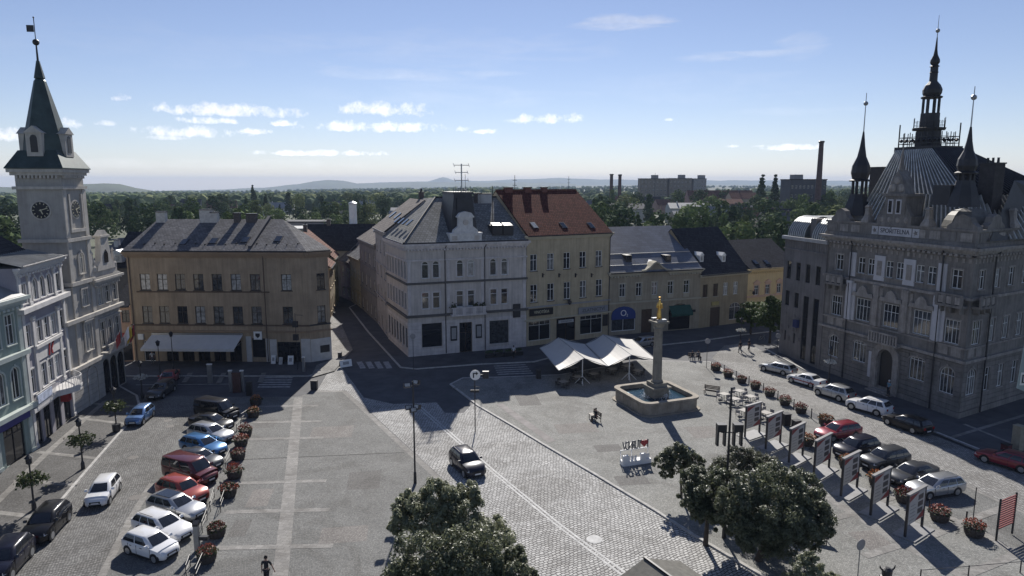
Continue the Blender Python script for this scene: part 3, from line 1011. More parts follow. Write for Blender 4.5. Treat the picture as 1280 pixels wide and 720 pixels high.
# white plinth piers of the shop
wp = mat('off_white_render', (0.5, 0.49, 0.47), .9, .1, 1)
for a, c, z1 in ((308.5, 315, 3.6), (333, 336.5, 3.3), (338, 346.5, 3.2), (377, 388.5, 3.3)):
 b = f.mb()
 b.box(f.sz(a, 440)[0], f.sz(c, 440)[0], -.06, .004, .0, z1)
 b.build('shop_pier', [wp], B.root)
b = ff.mb()
b.box(0.05, ff.L, -.06, .004, 0, 3.2)
b.build('shop_pier', [wp], B.root)
b = ff.mb()
b.box(ff.L * .45, ff.L * .9, -.09, -.062, 1.2, 2.2)
b.build('notice_board', [M_DARK], B.root)
b = f.mb()
b.M = f.M @ Matrix.Translation((f.sz(323, 419)[0], -.2, f.sz(323, 419)[1])) @ Matrix.Rotation(R(90), 4, 'X')
b.box(-.55, .55, -.55, .55, -.05, .05)
o = b.build('sign', [M_WHITE], B.root)
b2 = MB(); b2.M = b.M
b2.slab([(-.3, .3), (-.3, -.05), (0, -.36), (.3, -.05), (.3, .3)], .051, .06)
b2.build('crest', [M_DARK], o)
b = f.mb()
b.box(f.sz(177, 420)[0] - .35, f.sz(177, 420)[0] + .35, -.3, -.1, f.sz(177, 424)[1], f.sz(177, 417)[1])
b.build('sign', [M_WHITE], B.root)
# roof: hipped towards the corner
b = MB()
ov = .45
ze = 15.0
zr = 18.7
yr = 7.5
e = [(-.3, -ov, ze), (B.L + .15, -ov, ze), (LD.x + ov, LD.y - .1, ze), (back + ov, 15 + ov, ze), (-.3, 15 + ov, ze)]
r0, r1 = (.6, yr, zr), (f.sz(346, 440)[0] - 1.0, yr, zr)
for q in ([e[0], e[1], r1, r0], [e[1], e[2], r1], [e[2], e[3], r1], [e[3], e[4], r0, r1], [e[4], e[0], r0]):
 b.face([(p[0], p[1], p[2] + .15) for p in q])
for i in range(5):
 p, q = e[i], e[(i + 1) % 5]
 b.face([p, q, (q[0], q[1], q[2] + .15), (p[0], p[1], p[2] + .15)])
b.face(e[::-1])
b.build('roof', [m_shingle], B.root)
B.slope = (15.0 + ov * (zr - ze) / (yr + ov) * .5, zr, yr, ov, .15)
b = MB()
b.tube((-.3, -ov - .05, ze + .05), (B.L + .15, -ov - .05, ze + .05), .09)
b.tube((B.L + .15, -ov - .05, ze + .05), (LD.x + ov, LD.y - .15, ze + .05), .09)
b.build('gutter', [M_DARK], B.root)
for px, py, w in ((230, 303, .9), (267, 301.5, 1.0), (307, 300, 1.0), (348, 299, 1.0)):
 B.skylight(px, py, w, 1.5)
wc = mat('whitewashed_brick', (0.5, 0.48, 0.45), .9, .15, 3)
bc = mat('sooty_brick', (0.10, 0.085, 0.08), .9, .25, 4)
xr = lambda px: B.Wi @ at(px, 272, 97.0)
for px, w, h, m in ((205, 1.3, 1.0, wc), (261, 1.6, 1.3, wc), (272, .9, .9, wc), (300, .8, .8, bc), (318, 1.4, .7, bc)):
 x = xr(px).x
 B.chimney(x, 6.9, 17.5, zr + .15 + h, w, .7, m, pots=0)
x = xr(338).x
b = MB()
b.box(x - .22, x + .22, 0.2, 7.4, 15.1, 15.2)
b.hexa([(x - .22, .1, 15.1), (x + .22, .1, 15.1), (x + .22, 7.5, 15.1), (x - .22, 7.5, 15.1)], [(x - .22, .1, 15.75), (x + .22, .1, 15.75), (x + .22, 7.5, 19.35), (x - .22, 7.5, 19.35)])
b.build('fire_wall', [mat('tarred_sheet', (0.05, 0.05, 0.06), .6)], B.root)
b = MB()
for k in range(16):     # snow guards
 x = 2 + k * B.L / 17.5
 y = .8 + (k % 2) * .25
 b.box(x - .05, x + .05, y, y + .35, B.rz(y) - .05, B.rz(y) + .22)
tag(b.build('snow_guard', [M_DARK], B.root), kind='stuff')
# awning: part of the house front
za1, za0 = f.sz(250, 418)[1], 2.55
xa, xb = f.sz(192.5, 438)[0] , f.sz(305.5, 438)[0]
b = f.mb()
out = 3.1
n = 12
for k in range(n):
 u0, u1 = xa + (xb - xa) * k / n, xa + (xb - xa) * (k + 1) / n
 b.hexa([(u0, -out, za0), (u1, -out, za0), (u1, -.12, za1), (u0, -.12, za1)], [(u0, -out, za0 + .03), (u1, -out, za0 + .03), (u1, -.12, za1 + .03), (u0, -.12, za1 + .03)])
b.box(xa, xb, -out - .02, -out, za0 - .3, za0 + .02)
aw = b.build('awning', [mat('pale_awning_cloth', (0.56, 0.56, 0.55), .9, .06, .8)], B.root)
b = f.mb()
for x in (xa + .3, (xa + xb) / 2, xb - .3):
 b.tube((x, -out, za0), (x, -.1, za0 + .25), .035)
b.box(xa, xb, -.3, -.12, za1 + .01, za1 + .22)
b.build('awning_arm', [M_STEEL], aw)
# ------------------------------------------------------------------ narrow peach house and dark house beside it
m_peach = mat('peach_plaster', (0.50, 0.33, 0.23), .9, .1, .6, streak=.12)
Ap, Bp_ = G(148, 452), G(168, 451.5)
B2 = Bld('peach_house', 'narrow peach house with dark windows squeezed in left of the ochre house', Ap, Bp_, 8, 7.6, m_peach, m_peach)
f = B2.front
z0, z1 = f.sz(157, 403)[1], f.sz(157, 387)[1]
f.win(f.sz(157, 395)[0], z0, z1, 1.0, 'cross', M_BROWNW, M_GLASS)
f.win(f.sz(159, 438)[0], .1, 3.2, 1.4, 'one', M_DARK, M_GLASS, sill=False, name='shop_door')
f.wall(7.6)
B2.shell([(0, 0), (B2.L, 0), (B2.L, 8), (0, 8)], 7.6)
f.band(4.0, 4.25, .12, name='string_course')
f.cornice(7.1, 7.6, .3)
b = f.mb()
b.box(f.sz(157, 425)[0] - .5, f.sz(157, 425)[0] + .5, -.12, -.02, 3.4, 4.0 - .01)
b.build('shop_sign', [M_RED], B2.root)
B2.roof(9.8, m_shingle_dk, yr=4)
Ap, Bp_ = at(146, 440, 101), at(170, 440, 101)
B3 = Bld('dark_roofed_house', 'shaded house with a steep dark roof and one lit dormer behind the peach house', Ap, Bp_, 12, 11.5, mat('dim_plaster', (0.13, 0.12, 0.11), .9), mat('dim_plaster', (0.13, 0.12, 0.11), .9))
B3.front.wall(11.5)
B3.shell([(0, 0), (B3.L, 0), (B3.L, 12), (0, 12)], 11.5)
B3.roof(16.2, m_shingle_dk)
b = MB()
b.box(.9, 2.1, -.2, 3, 12.2, 13.4)
d = b.build('dormer', [wp], B3.root)
b = MB()
b.prism([(.7, 13.4), (2.3, 13.4), (2.2, 13.75), (1.5, 14.1), (.8, 13.75)], -.5, 3)
b.build('dormer_roof', [M_ZINC], d)
b = MB()
b.box(1.2, 1.8, -.23, -.19, 12.4, 13.2)
b.build('pane', [M_GLASS2], d)
# ================================================================== the left row
# ------------------------------------------------------------------ lilac bank house
m_lilac = mat('lilac_plaster', (0.31, 0.295, 0.325), .9, .08, .6, streak=.1)
m_lilac_tr = mat('pale_stucco', (0.52, 0.51, 0.50), .85, .1, 1.2)
m_mint = mat('mint_plaster', (0.24, 0.30, 0.28), .9, .1, .6, streak=.12)
m_mint_tr = mat('pale_mint_stucco', (0.42, 0.47, 0.44), .85, .1, 1)
Pm, P0, P1, P2, P3, P4 = (-41.2, 38.0), G(0, 606), G(44, 563), G(94, 519), G(131, 500), G(158, 478)
B = Bld('bank_house', 'lilac and white gabled bank house with a red emblem and curved balcony', P1, P2, 14, 16.6, m_lilac, m_lilac_tr)
f = B.front
def col(f, px, py):
 return f.sz(px, py)[0]
sc = [col(f, 25, 370), col(f, 41, 360), col(f, 53, 352), col(f, 63.5, 350), col(f, 75, 348)]
L = f.L
sc = [L * .10, L * .36, L * .52, L * .68, L * .90]
zt0, zt1 = f.sz(53, 371)[1], f.sz(53, 346)[1] - .1
zm0, zm1 = f.sz(59, 422)[1], f.sz(59, 395)[1]
zb0, zb1 = f.sz(64, 477)[1], f.sz(64, 447)[1]
for k, s in enumerate(sc):
 edge = k in (0, 4)
 f.win(s, zt0, zt1 + (0 if edge else .25), 1.15, 'plain', M_WHITE, M_GLASS, arch=0 if edge else .57, surround='plain')
 f.win(s, zm0, zm1, 1.2, 'cross', M_WHITE, M_GLASS, surround='plain')
 f.win(s, zb0, zb1, 1.2, 'cross', M_WHITE, M_GLASS if k != 2 else M_GLASS3, surround='plain')
for a, b_ in ((.04, .20), (.26, .42), (.5, .66), (.74, .92)):
 f.win(L * (a + b_) / 2, .1, 3.2, L * (b_ - a), 'shop', M_DARK, M_GLASS, sill=False, name='shopfront')
f.wall(16.6)
B.shell([(0, 0), (L, 0), (L, 14), (0, 14)], 16.6)
for s in (L * .22, L * .80):
 f.pilaster(s, zb0 - .6, zm1 + .6, .5, .16)
 f.pilaster(s, zt0 - .3, zt1 + .8, .45, .14)
for s in (.28, L - .28):
 f.pilaster(s, .1, 16.0, .5, .14)
f.cornice(16.0, 16.6, .5, dentil=.6)
f.band(zt0 - .75, zt0 - .32, .55, name='string_course')
f.band(zm0 - .45, zm0 - .15, .3, L * .2, L * .82, name='string_course')
f.band(3.55, 3.95, .5, name='string_course')
b = f.mb()
b.box(L * .25, L * .77, -.12, .004, zb1 + .42, zm0 - .5)
pn = b.build('name_panel', [m_lilac_tr], B.root)
b = f.mb()
zc = (zb1 + .42 + zm0 - .5) / 2
b.prism([(L * .47, zc - .55), (L * .47 + .22, zc - .55), (L * .47 + .5, zc + .55), (L * .47 + .28, zc + .55)], -.2, -.121)
b.prism([(L * .54, zc - .02), (L * .54 + .25, zc - .02), (L * .54 + .75, zc + .55), (L * .54 + .45, zc + .55)], -.2, -.121)
b.prism([(L * .54 + .12, zc - .04), (L * .54 + .36, zc - .55), (L * .54 + .1, zc - .55), (L * .54 - .06, zc - .3)], -.2, -.121)
b.build('emblem', [M_RED], pn)
# curved balcony, swelling out near the tower end
b = f.mb()
pts = []
for k in range(15):
 t = k / 14
 s = L * (.02 + .96 * t)
 o = .55 + (1.5 * math.sin(math.pi * min(1, max(0, (t - .42) / .5))) if .42 < t < .92 else 0)
 pts.append((s, -o))
poly = [(0.02 * L, 0)] + pts + [(L * .98, 0)]
b.slab([(x, y) for x, y in poly], 4.02, 4.25)
b.slab([(x, y * .97) for x, y in poly], 3.98 - .3, 4.018)
bal = b.build('balcony', [m_lilac_tr], B.root)
b = f.mb()
for (p, q) in zip(pts[:-1], pts[1:]):
 b.tube((p[0], p[1] + .06, 5.1), (q[0], q[1] + .06, 5.1), .05, 5)
 for j in range(3):
  x, y = p[0] + (q[0] - p[0]) * j / 3, p[1] + (q[1] - p[1]) * j / 3
  b.tube((x, y + .06, 4.25), (x, y + .06, 5.1), .025, 4)
b.build('railing', [m_lilac_tr], bal)
b = f.mb()
b.box(L * .02, L * .34, -.62, -.56, 4.26, 5.0)
b.build('banner', [mat('pale_blue_print', (0.45, 0.5, 0.62), .7, .3, 2)], bal)
b = f.mb()
b.box(L * .62, L * .70, -.9, -.2, 2.6, 3.5)
b.build('shop_sign', [M_RED], B.root)
# roof: pale seamed metal apron below, dark tiles above, hipped to the far end
zr = 22.2
b = MB()
ex = .55
b.face([(-.1, -ex, 16.7), (L + .3, -ex, 16.7), (L - 1.5, 2.2, 17.5), (-.1, 2.2, 17.5)])
b.face([(L + .3, -ex, 16.7), (L + .3, 14, 16.7), (L - 1.5, 11.8, 17.5), (L - 1.5, 2.2, 17.5)])
b.face([(L + .3, 14.3, 16.7), (-.1, 14.3, 16.7), (-.1, 11.8, 17.5), (L - 1.5, 11.8, 17.5)])
b.face([(-.1, -ex, 16.62), (-.1, 14.3, 16.62), (L + .3, 14.3, 16.62), (L + .3, -ex, 16.62)])
b.face([(-.1, -ex, 16.62), (L + .3, -ex, 16.62), (L + .3, -ex, 16.7), (-.1, -ex, 16.7)])
b.face([(L + .3, -ex, 16.62), (L + .3, 14.3, 16.62), (L + .3, 14.3, 16.7), (L + .3, -ex, 16.7)])
ra = b.build('roof', [mat('pale_seam_metal', (0.27, 0.275, 0.275), .6, .15, .8, metal=.2)], B.root)
b = MB()
k = 22
for i in range(k):
 x = -.1 + (L + .2) * i / k
 x2 = min(x, L - 1.5) if x > L - 1.5 else x
 b.hexa([(x - .03, -ex, 16.7), (x + .03, -ex, 16.7), (x2 + .03, 2.2, 17.5), (x2 - .03, 2.2, 17.5)], [(x - .03, -ex, 16.77), (x + .03, -ex, 16.77), (x2 + .03, 2.2, 17.57), (x2 - .03, 2.2, 17.57)])
tag(b.build('roof_seam', [MATS['pale_seam_metal']], ra), kind='stuff')
b = MB()
b.face([(-.1, 2.2, 17.5), (L - 1.5, 2.2, 17.5), (L - 5.5, 7, zr), (-.1, 7, zr)])
b.face([(L - 1.5, 2.2, 17.5), (L - 1.5, 11.8, 17.5), (L - 5.5, 7, zr)])
b.face([(L - 1.5, 11.8, 17.5), (-.1, 11.8, 17.5), (-.1, 7, zr), (L - 5.5, 7, zr)])
b.face([(-.1, 2.2, 17.5), (-.1, 7, zr), (-.1, 11.8, 17.5)])
b.build('roof', [m_shingle_dk], B.root)
for (s, y) in ((2.5, 4.6), (5.0, 4.8), (7.4, 5.0)):
 sl = (zr - 17.5) / 4.8
 m = MB()
 m.M = Matrix.Translation((s, y, 17.5 + (y - 2.2) * sl)) @ Matrix.Rotation(math.atan(sl), 4, 'X')
 m.box(-.5, .5, -.7, .7, -.05, .12)
 o = m.build('skylight', [M_DARK], B.root)
 g = MB(); g.M = m.M
 g.box(-.42, .42, -.6, .6, .121, .135)
 g.build('pane', [M_GLASS3], o)
b = f.mb()
for k in range(2):
 b.tube((0, -ex - .06, 16.7), (L + .3, -ex - .06, 16.7), .1, 6)
b.build('gutter', [m_lilac_tr], B.root)
# ------------------------------------------------------------------ mint house at the near end
B = Bld('mint_house', 'pale green house with a bay of twin windows at the left edge', Pm, P1, 13, 14.2, m_mint, m_mint_tr)
f = B.front
L = f.L
for s in (L - 1.6, L - 3.6, L - 6.2, L - 8.2, L - 11, L - 13, L - 16, L - 18, L - 21):
 f.win(s, 10.2, 12.8, 1.15, 'cross', M_WHITE, M_GLASS, surround='plain')
 f.win(s, 5.4, 8.2, 1.15, 'plain', M_WHITE, M_GLASS, arch=.5, surround='plain')
for s in (L - 2.6, L - 7, L - 11.5, L - 16, L - 20.5):
 f.win(s, .1, 3.3, 2.8, 'shop', M_DARK, M_GLASS, sill=False, name='shopfront')
f.wall(14.2)
B.shell([(0, 0), (L, 0), (L, 13), (0, 13)], 14.2)
f.cornice(13.4, 14.2, .7, dentil=.6)
f.band(9.0, 9.4, .4, name='string_course')
f.band(4.1, 4.5, .5, name='string_course')
b = f.mb()
b.box(L - 4.8, L - .6, -.3, -.02, 3.42, 4.09)
sg = b.build('shop_sign', [mat('blue_sign', (0.03, 0.03, 0.16), .5)], B.root)
for s in (.35, L - .35, L - 4.9, L - 9.6):
 f.pilaster(s, .1, 13.4, .5, .12)
B.roof(18.0, MATS['pale_seam_metal'], hl=0, hr=3)
b = MB()
n = 40
for i in range(n):
 x = .2 + (L - 3) * i / n
 b.hexa([(x - .03, -.4, B.rz(-.4)), (x + .03, -.4, B.rz(-.4)), (x + .03, 6.5, B.rz(6.5)), (x - .03, 6.5, B.rz(6.5))],
   [(x - .03, -.4, B.rz(-.4) + .06), (x + .03, -.4, B.rz(-.4) + .06), (x + .03, 6.5, B.rz(6.5) + .06), (x - .03, 6.5, B.rz(6.5) + .06)])
tag(b.build('roof_seam', [MATS['pale_seam_metal']], B.root), kind='stuff')
# ------------------------------------------------------------------ town hall with the clock tower
m_thl = mat('grey_stucco', (0.39, 0.37, 0.335), .9, .1, .7, streak=.15)
m_thl_tr = mat('light_stucco', (0.50, 0.47, 0.42), .9, .12, 1.2, streak=.15)
m_copper = mat('green_patina_sheet', (0.045, 0.066, 0.062), .5, .25, .8, metal=.3)
B = Bld('clock_tower_town_hall', 'grey town hall with a clock tower, dark green spire and flags over its balcony', P2, P4, 13, 13.2, m_thl, m_thl_tr)
f = B.front
L = f.L
TW = 4.35      # tower breadth along the front
TS, TO = 1.75, .02     # where the tower starts along the front, how far it stands out
s0 = TS + TW + .4
z10, z11 = f.sz(137, 405)[1], f.sz(137, 378)[1]
z20, z21 = f.sz(132, 350)[1], f.sz(132, 336)[1]
n = 3
for k in range(n):
 s = s0 + (L - s0) * (k + .5) / n
 f.win(s, 5.6, 8.4, 1.1, 'cross', M_CREAMW, M_GLASS, surround='hood')
 f.win(s, 10.4, 12.3, 1.1, 'cross', M_CREAMW, M_GLASS, surround='plain')
 f.win(s, .1, 4.1, 1.7, 'plain', M_DARK, M_GLASS, arch=.85, sill=False, name='archway')
f.wall(13.2)
B.shell([(0, 0), (L, 0), (L, 13), (0, 13)], 13.2)
f.courses(.05, 4.3, .55, .10, m_thl_tr)
f.band(4.5, 4.9, .45, name='string_course')
f.band(9.5, 9.9, .4, name='string_course')
f.cornice(12.7, 13.4, .6, dentil=.5, s0=TS + TW)
b = f.mb()          # balcony with flags
b.box(s0 - .2, L - .2, -1.0, .0, 4.92, 5.1)
b.box(s0 - .2, L - .2, -1.02, -.9, 5.85, 5.98)
for k in range(24):
 x = s0 + (L - s0 - .4) * k / 23
 b.box(x - .06, x + .06, -1.0, -.92, 5.1, 5.85)
bal = b.build('balcony', [m_thl_tr], B.root)
flagm = [M_RED, M_WHITE, mat('yellow_cloth', (0.6, 0.4, 0.05), .8), M_RED]
for k, s in enumerate((.12, .52, .66, .8)):
 x = s0 + (L - s0) * s
 b = f.mb()
 b.tube((x, -.95, 5.6), (x, -1.9, 7.4), .03, 5)
 pole = b.build('flagpole', [M_WHITE], B.root)
 b = f.mb()
 seg = 5
 for j in range(seg):
  t0, t1 = j / seg, (j + 1) / seg
  y0, y1 = -1.9 + .55 * t0, -1.9 + .55 * t1
  w0 = .10 * math.sin(j * 1.6 + k)
  w1 = .10 * math.sin((j + 1) * 1.6 + k)
  top0, top1 = 7.4 - 1.0 * t0, 7.4 - 1.0 * t1
  b.hexa([(x + w0, y0, top0 - 1.3), (x + w1, y1, top1 - 1.3), (x + w1 + .02, y1, top1 - 1.3), (x + w0 + .02, y0, top0 - 1.3)],
    [(x + w0, y0, top0), (x + w1, y1, top1), (x + w1 + .02, y1, top1), (x + w0 + .02, y0, top0)])
 b.build('flag', [flagm[k]], pole)
# parapet gable over the right part
b = f.mb()
b.box(TS + TW + .1, L, -.1, .25, 13.42, 14.2)
b.build('parapet', [m_thl_tr], B.root)
gx = TS + TW + (L - TS - TW) * .52
b = f.mb()
b.prism([(gx - 2.1, 14.2), (gx + 2.1, 14.2), (gx + 1.9, 14.8), (gx + 1.25, 15.3), (gx + 1.1, 16.4), (gx + .9, 17.0), (gx + .9, 17.9), (gx - .9, 17.9), (gx - .9, 17.0), (gx - 1.1, 16.4), (gx - 1.25, 15.3), (gx - 1.9, 14.8)], -.25, .35)
b.box(gx - 1.05, gx + 1.05, -.4, .5, 17.901, 18.1)
b.prism([(gx - 1.0, 18.1), (gx + 1.0, 18.1), (gx, 18.7)], -.3, .4)
g = b.build('ornate_gable', [m_thl_tr], B.root)
b = f.mb()
b.prism([(gx - .45, 15.0), (gx + .45, 15.0), (gx + .45, 16.0), (gx, 16.5), (gx - .45, 16.0)], -.3, -.251)
b.build('pane', [M_GLASS], g)
for s in (TS + TW + .5, L - .4):
 b = f.mb()
 b.lathe([(.35, 0), (.35, .5), (.2, .7), (.28, 1.1), (.1, 1.8), (.18, 2.0), (.02, 2.3)], 8, (s, .08, 14.2))
 b.build('finial', [m_thl_tr], B.root)
B.roof(17.5, m_shingle_dk, L0=TS + TW, hl=2, hr=2, H=13.4)
# the tower
TZ = 25.3
T0 = f.M @ Matrix.Translation((TS, -TO, 0))
def tmb():
 m = MB()
 m.M = T0
 return m
b = tmb()
b.box(0, TW, 0, TW, 0, TZ)
tw = b.build('tower', [m_thl], B.root)
b = tmb()
for z0, z1, o in ((13.3, 13.7, .25), (17.9, 18.25, .25), (23.3, 23.6, .25), (24.7, 25.0, .3), (25.0, 25.35, .5)):
 b.box(-o, TW + o, -o, TW + o, z0, z1)
b.build('cornice', [m_thl_tr], tw)
b = tmb()
for q in (.0, TW):
 for z in (4.9, 13.75, 18.3):
  b.box(q - (.1 if q == 0 else .6), q + (.6 if q == 0 else .1), -.11, -.003, z, z + (8.3 if z < 10 else 4.1 if z < 15 else 4.95))
b.build('pilaster', [m_thl_tr], tw)
b = tmb()
for k in range(11):
 x = .3 + (TW - .6) * k / 10
 b.box(x - .1, x + .1, -.28, -.003, 24.4, 24.69)
 b.box(-.28, -.003, x - .1, x + .1, 24.4, 24.69)
tag(b.build('dentil', [m_thl_tr], tw), kind='stuff')
def clock(M, r):
 c = MB(); c.M = M
 seg = 28
 ring = [(r * 1.18 * math.cos(2 * math.pi * k / seg), r * 1.18 * math.sin(2 * math.pi * k / seg)) for k in range(seg)]
 c.slab(ring, 0, .08)
 o = c.build('clock', [m_thl_tr], tw)
 c = MB(); c.M = M
 c.slab([(x / 1.18, y / 1.18) for x, y in ring], .081, .10)
 # dial, hands and hour marks are the clock's sub-parts
 c.f and c.build('dial', [mat('black_dial', (0.015, 0.015, 0.018), .5, 0)], o) and None
 c = MB(); c.M = M
 for k in range(12):
  a = k * math.pi / 6
  c.M = M @ Matrix.Rotation(a, 4, 'Z')
  c.box(-.035, .035, r * .72, r * .93, .101, .115)
 c.M = M @ Matrix.Rotation(R(-156), 4, 'Z')
 c.box(-.05, .05, -.1, r * .52, .118, .13)
 c.M = M @ Matrix.Rotation(R(-72), 4, 'Z')
 c.box(-.035, .035, -.15, r * .85, .132, .144)
 c.build('clock_hand', [mat('pale_gilt', (0.65, 0.6, 0.42), .4, 0)], o)
zc = 21.2
clock(T0 @ Matrix.Translation((TW / 2, 0, zc)) @ Matrix.Rotation(R(90), 4, 'X'), .85)
clock(T0 @ Matrix.Translation((0, TW / 2, zc)) @ Matrix.Rotation(R(-90), 4, 'Z') @ Matrix.Rotation(R(90), 4, 'X'), .85)
b = tmb()
b.box(TW / 2 - 1.35, TW / 2 - 1.1, -.17, -.003, 19.2, 22.8)
b.box(TW / 2 + 1.1, TW / 2 + 1.35, -.17, -.003, 19.2, 22.8)
b.box(TW / 2 - 1.5, TW / 2 + 1.5, -.25, -.003, 18.85, 19.19)
b.build('clock_frame', [m_thl_tr], tw)
# spire: flared skirt, steep octagon, lucarnes, ball and vane
cx = cy = TW / 2
b = tmb()
def sq(h, z):
 return [(cx - h, cy - h, z), (cx + h, cy - h, z), (cx + h, cy + h, z), (cx - h, cy + h, z)]
H2 = TW / 2 + .25
b.hexa(sq(H2 + .35, 25.36), sq(H2 + .35, 25.46))
b.hexa(sq(H2 + .35, 25.46), sq(H2 - .6, 27.2))
b.build('spire_skirt', [m_copper], tw)
b = tmb()
b.lathe([(H2 - .5, 26.9), (1.72, 28.7), (.5, 34.2), (.36, 34.4), (.46, 34.5), (.14, 36.2)], 8, (cx, cy, 0), 0, R(22.5), True)
b.build('spire', [m_copper], tw)
b = tmb()
b.lathe([(.11, 36.1), (.07, 37.8)], 8, (cx, cy, 0))
b.ball((cx, cy, 38.0), .32, 10, 6)
b.tube((cx, cy, 38.1), (cx, cy, 40.4), .04, 6)
b.box(cx - .04, cx + .04, cy + .08, cy + .75, 39.0, 39.65)
b.ball((cx, cy, 40.4), .09, 6, 4)
b.build('weather_vane', [M_DARK], tw)
for k in range(4):
 M = T0 @ Matrix.Translation((cx, cy, 0)) @ Matrix.Rotation(k * math.pi / 2, 4, 'Z')
 b = MB(); b.M = M
 b.box(-.75, .75, -H2 + .2, -.8, 26.6, 28.9)
 b.prism([(-.9, 28.9), (.9, 28.9), (0, 29.6)], -H2 + .08, -.8)
 o = b.build('lucarne', [m_thl_tr], tw)
 b = MB(); b.M = M
 b.prism([(-.33, 27.0), (.33, 27.0), (.33, 28.4)] + [(.33 * math.cos(q), 28.4 + .33 * math.sin(q)) for q in (.8, 1.57, 2.3)] + [(-.33, 28.4)], -H2 + .16, -H2 + .199)
 b.build('lucarne_opening', [M_DARK], tw)
ft = Face(B, (T0 @ Vector((0, -.005, 0))) and (B.W @ T0 @ Vector((0, -.13, 0))), B.W @ T0 @ Vector((TW, -.13, 0)))
ft.win(TW / 2, .1, 4.2, 2.0, 'dark', M_DARK, M_GLASS, arch=1.0, sill=False, name='archway', surround='arch')
ft.win(TW / 2, 6.0, 8.9, 1.4, 'cross', M_CREAMW, M_GLASS, surround='pediment')
ft.win(TW / 2, 10.9, 12.7, 1.1, 'cross', M_CREAMW, M_GLASS, surround='plain')
ft.win(TW / 2, 14.4, 16.6, 1.0, 'cross', M_CREAMW, M_GLASS, arch=.5, surround='arch')
# ================================================================== the middle of the far side
# ------------------------------------------------------------------ white corner house
m_wht = mat('pale_grey_plaster', (0.54, 0.495, 0.45), .9, .1, .6, streak=.24)
m_wht_tr = mat('pale_grey_stucco', (0.60, 0.56, 0.54), .9, .12, 1, streak=.2)
A, C, S = G(511, 447), G(657.5, 434), G(486, 424)
B = Bld('white_corner_house', 'pale grey corner house with arched windows, ornate roof gable and an aerial mast', A, C, 17, 15.7, m_wht, m_wht_tr)
f = B.front
L = f.L
z30, z31 = f.sz(575, 346)[1], f.sz(575, 325)[1]
z20, z21 = f.sz(575, 383.5)[1], f.sz(575, 363.5)[1]
k = 0
for u, l in ((531.4, 531.8), (545, 545.5), (575, 575), (588.7, 589), (616.5, 617), (630.6, 630.6)):
 s = f.sz(u, 335)[0]
 f.win(s, z30, z31, .95, 'one', M_WHITE, (M_GLASS, M_GLASS, M_GLASS3, M_GLASS2, M_GLASS3, M_GLASS)[k], arch=.47, surround='arch')
 s = f.sz(l, 373)[0]
 f.win(s, z20, z21, 1.0, 'one', M_WHITE, (M_GLASS3, M_GLASS, M_GLASS3, M_GLASS3, M_GLASS3, M_GLASS)[k], surround='hood' if 0 else 'plain')
 k += 1
a, c = f.sz(527.5, 420)[0], f.sz(552.5, 420)[0]
f.win((a + c) / 2, f.sz(540, 433.5)[1], f.sz(540, 404)[1], c - a, 'one', M_DARK, M_GLASS, name='shop_window')
a, c = f.sz(612, 415)[0], f.sz(635.5, 415)[0]
f.win((a + c) / 2, f.sz(624, 429)[1], f.sz(624, 400.5)[1], c - a, 'one', M_DARK, M_GLASS, name='shop_window')
a, c = f.sz(574.5, 420)[0], f.sz(590, 420)[0]
zd = f.sz(582, 403)[1]
f.win((a + c) / 2, .1, zd, c - a, 'cross', M_WOOD, M_GLASS, sill=False, name='door')
f.wall(15.7)
fs = B.face(S, A)
Ls = fs.L
for k in range(7):
 s = Ls * (k + .5) / 7
 fs.win(s, z30, z31, .95, 'one', M_GREYW, M_GLASS, arch=.47, surround='arch')
 fs.win(s, z20, z21, 1.0, 'one', M_GREYW, M_GLASS, surround='plain')
 fs.win(s, 1.2, 4.0, 1.1, 'one', M_DARK, M_GLASS, sill=False)
fs.wall(15.7)
sl = B.lw(S)
B.shell([(0, 0), (L, 0), (L, 17), (sl.x + 1, 17 + 2), (sl.x, sl.y)], 15.7, skip=(0, 4))
zs2, zs1 = f.sz(575, 352)[1], f.sz(575, 392)[1]
for q in (f, fs):
 q.cornice(15.0, 15.75, .55, dentil=.45)
 q.band(zs2 - .12, zs2 + .14, .2, m=mat('dark_string', (0.1, 0.095, 0.09), .8), name='string_course')
 q.band(zs1 - .15, zs1 + .17, .28, m=mat('dark_string', (0.1, 0.095, 0.09), .8), name='string_course')
 q.band(13.35, 13.55, .15, name='string_course')
 q.courses(.1, zs1 - .6, .48, .05, m_wht_tr)
for s in (f.sz(557, 400)[0], f.sz(606, 400)[0]):
 f.pipe(s, .2, 15.4)
for s in (.3, f.sz(560, 340)[0], f.sz(603, 340)[0], L - .3):
 f.pilaster(s, zs1 + .25, zs2 - .2, .4, .05)
 f.pilaster(s, zs2 + .2, 13.3, .4, .05)
# balcony
xa, xb = f.sz(562, 390)[0], f.sz(606, 390)[0]
b = f.mb()
b.box(xa, xb, -1.1, 0, zs1 - .16, zs1 + .05)
b.box(xa, xb, -1.12, -.95, zs1 + .95, zs1 + 1.08)
n = 26
for k in range(n):
 x = xa + .3 + (xb - xa - .6) * k / (n - 1)
 if abs(k - 8.5) < 1 or abs(k - 16.5) < 1 or k in (0, 1, 24, 25):
  b.box(x - .12, x + .12, -1.1, -.97, zs1 + .05, zs1 + .95)
 else:
  b.box(x - .05, x + .05, -1.08, -.99, zs1 + .05, zs1 + .95)
bal = b.build('balcony', [m_wht_tr], B.root)
b = f.mb()
for x in (xa + .4, xb - .5, (xa + xb) / 2 + .9):
 for k in range(40):
  p = Vector((x + rnd.gauss(0, .22), -.9 + rnd.gauss(0, .15), zs1 + 1.05 + abs(rnd.gauss(0, .25))))
  e = .13
  b.face([p + Vector((-e, 0, -e * .5)), p + Vector((e, rnd.uniform(-.1, .1), -e * .3)), p + Vector((0, rnd.uniform(-.1, .1), e))])
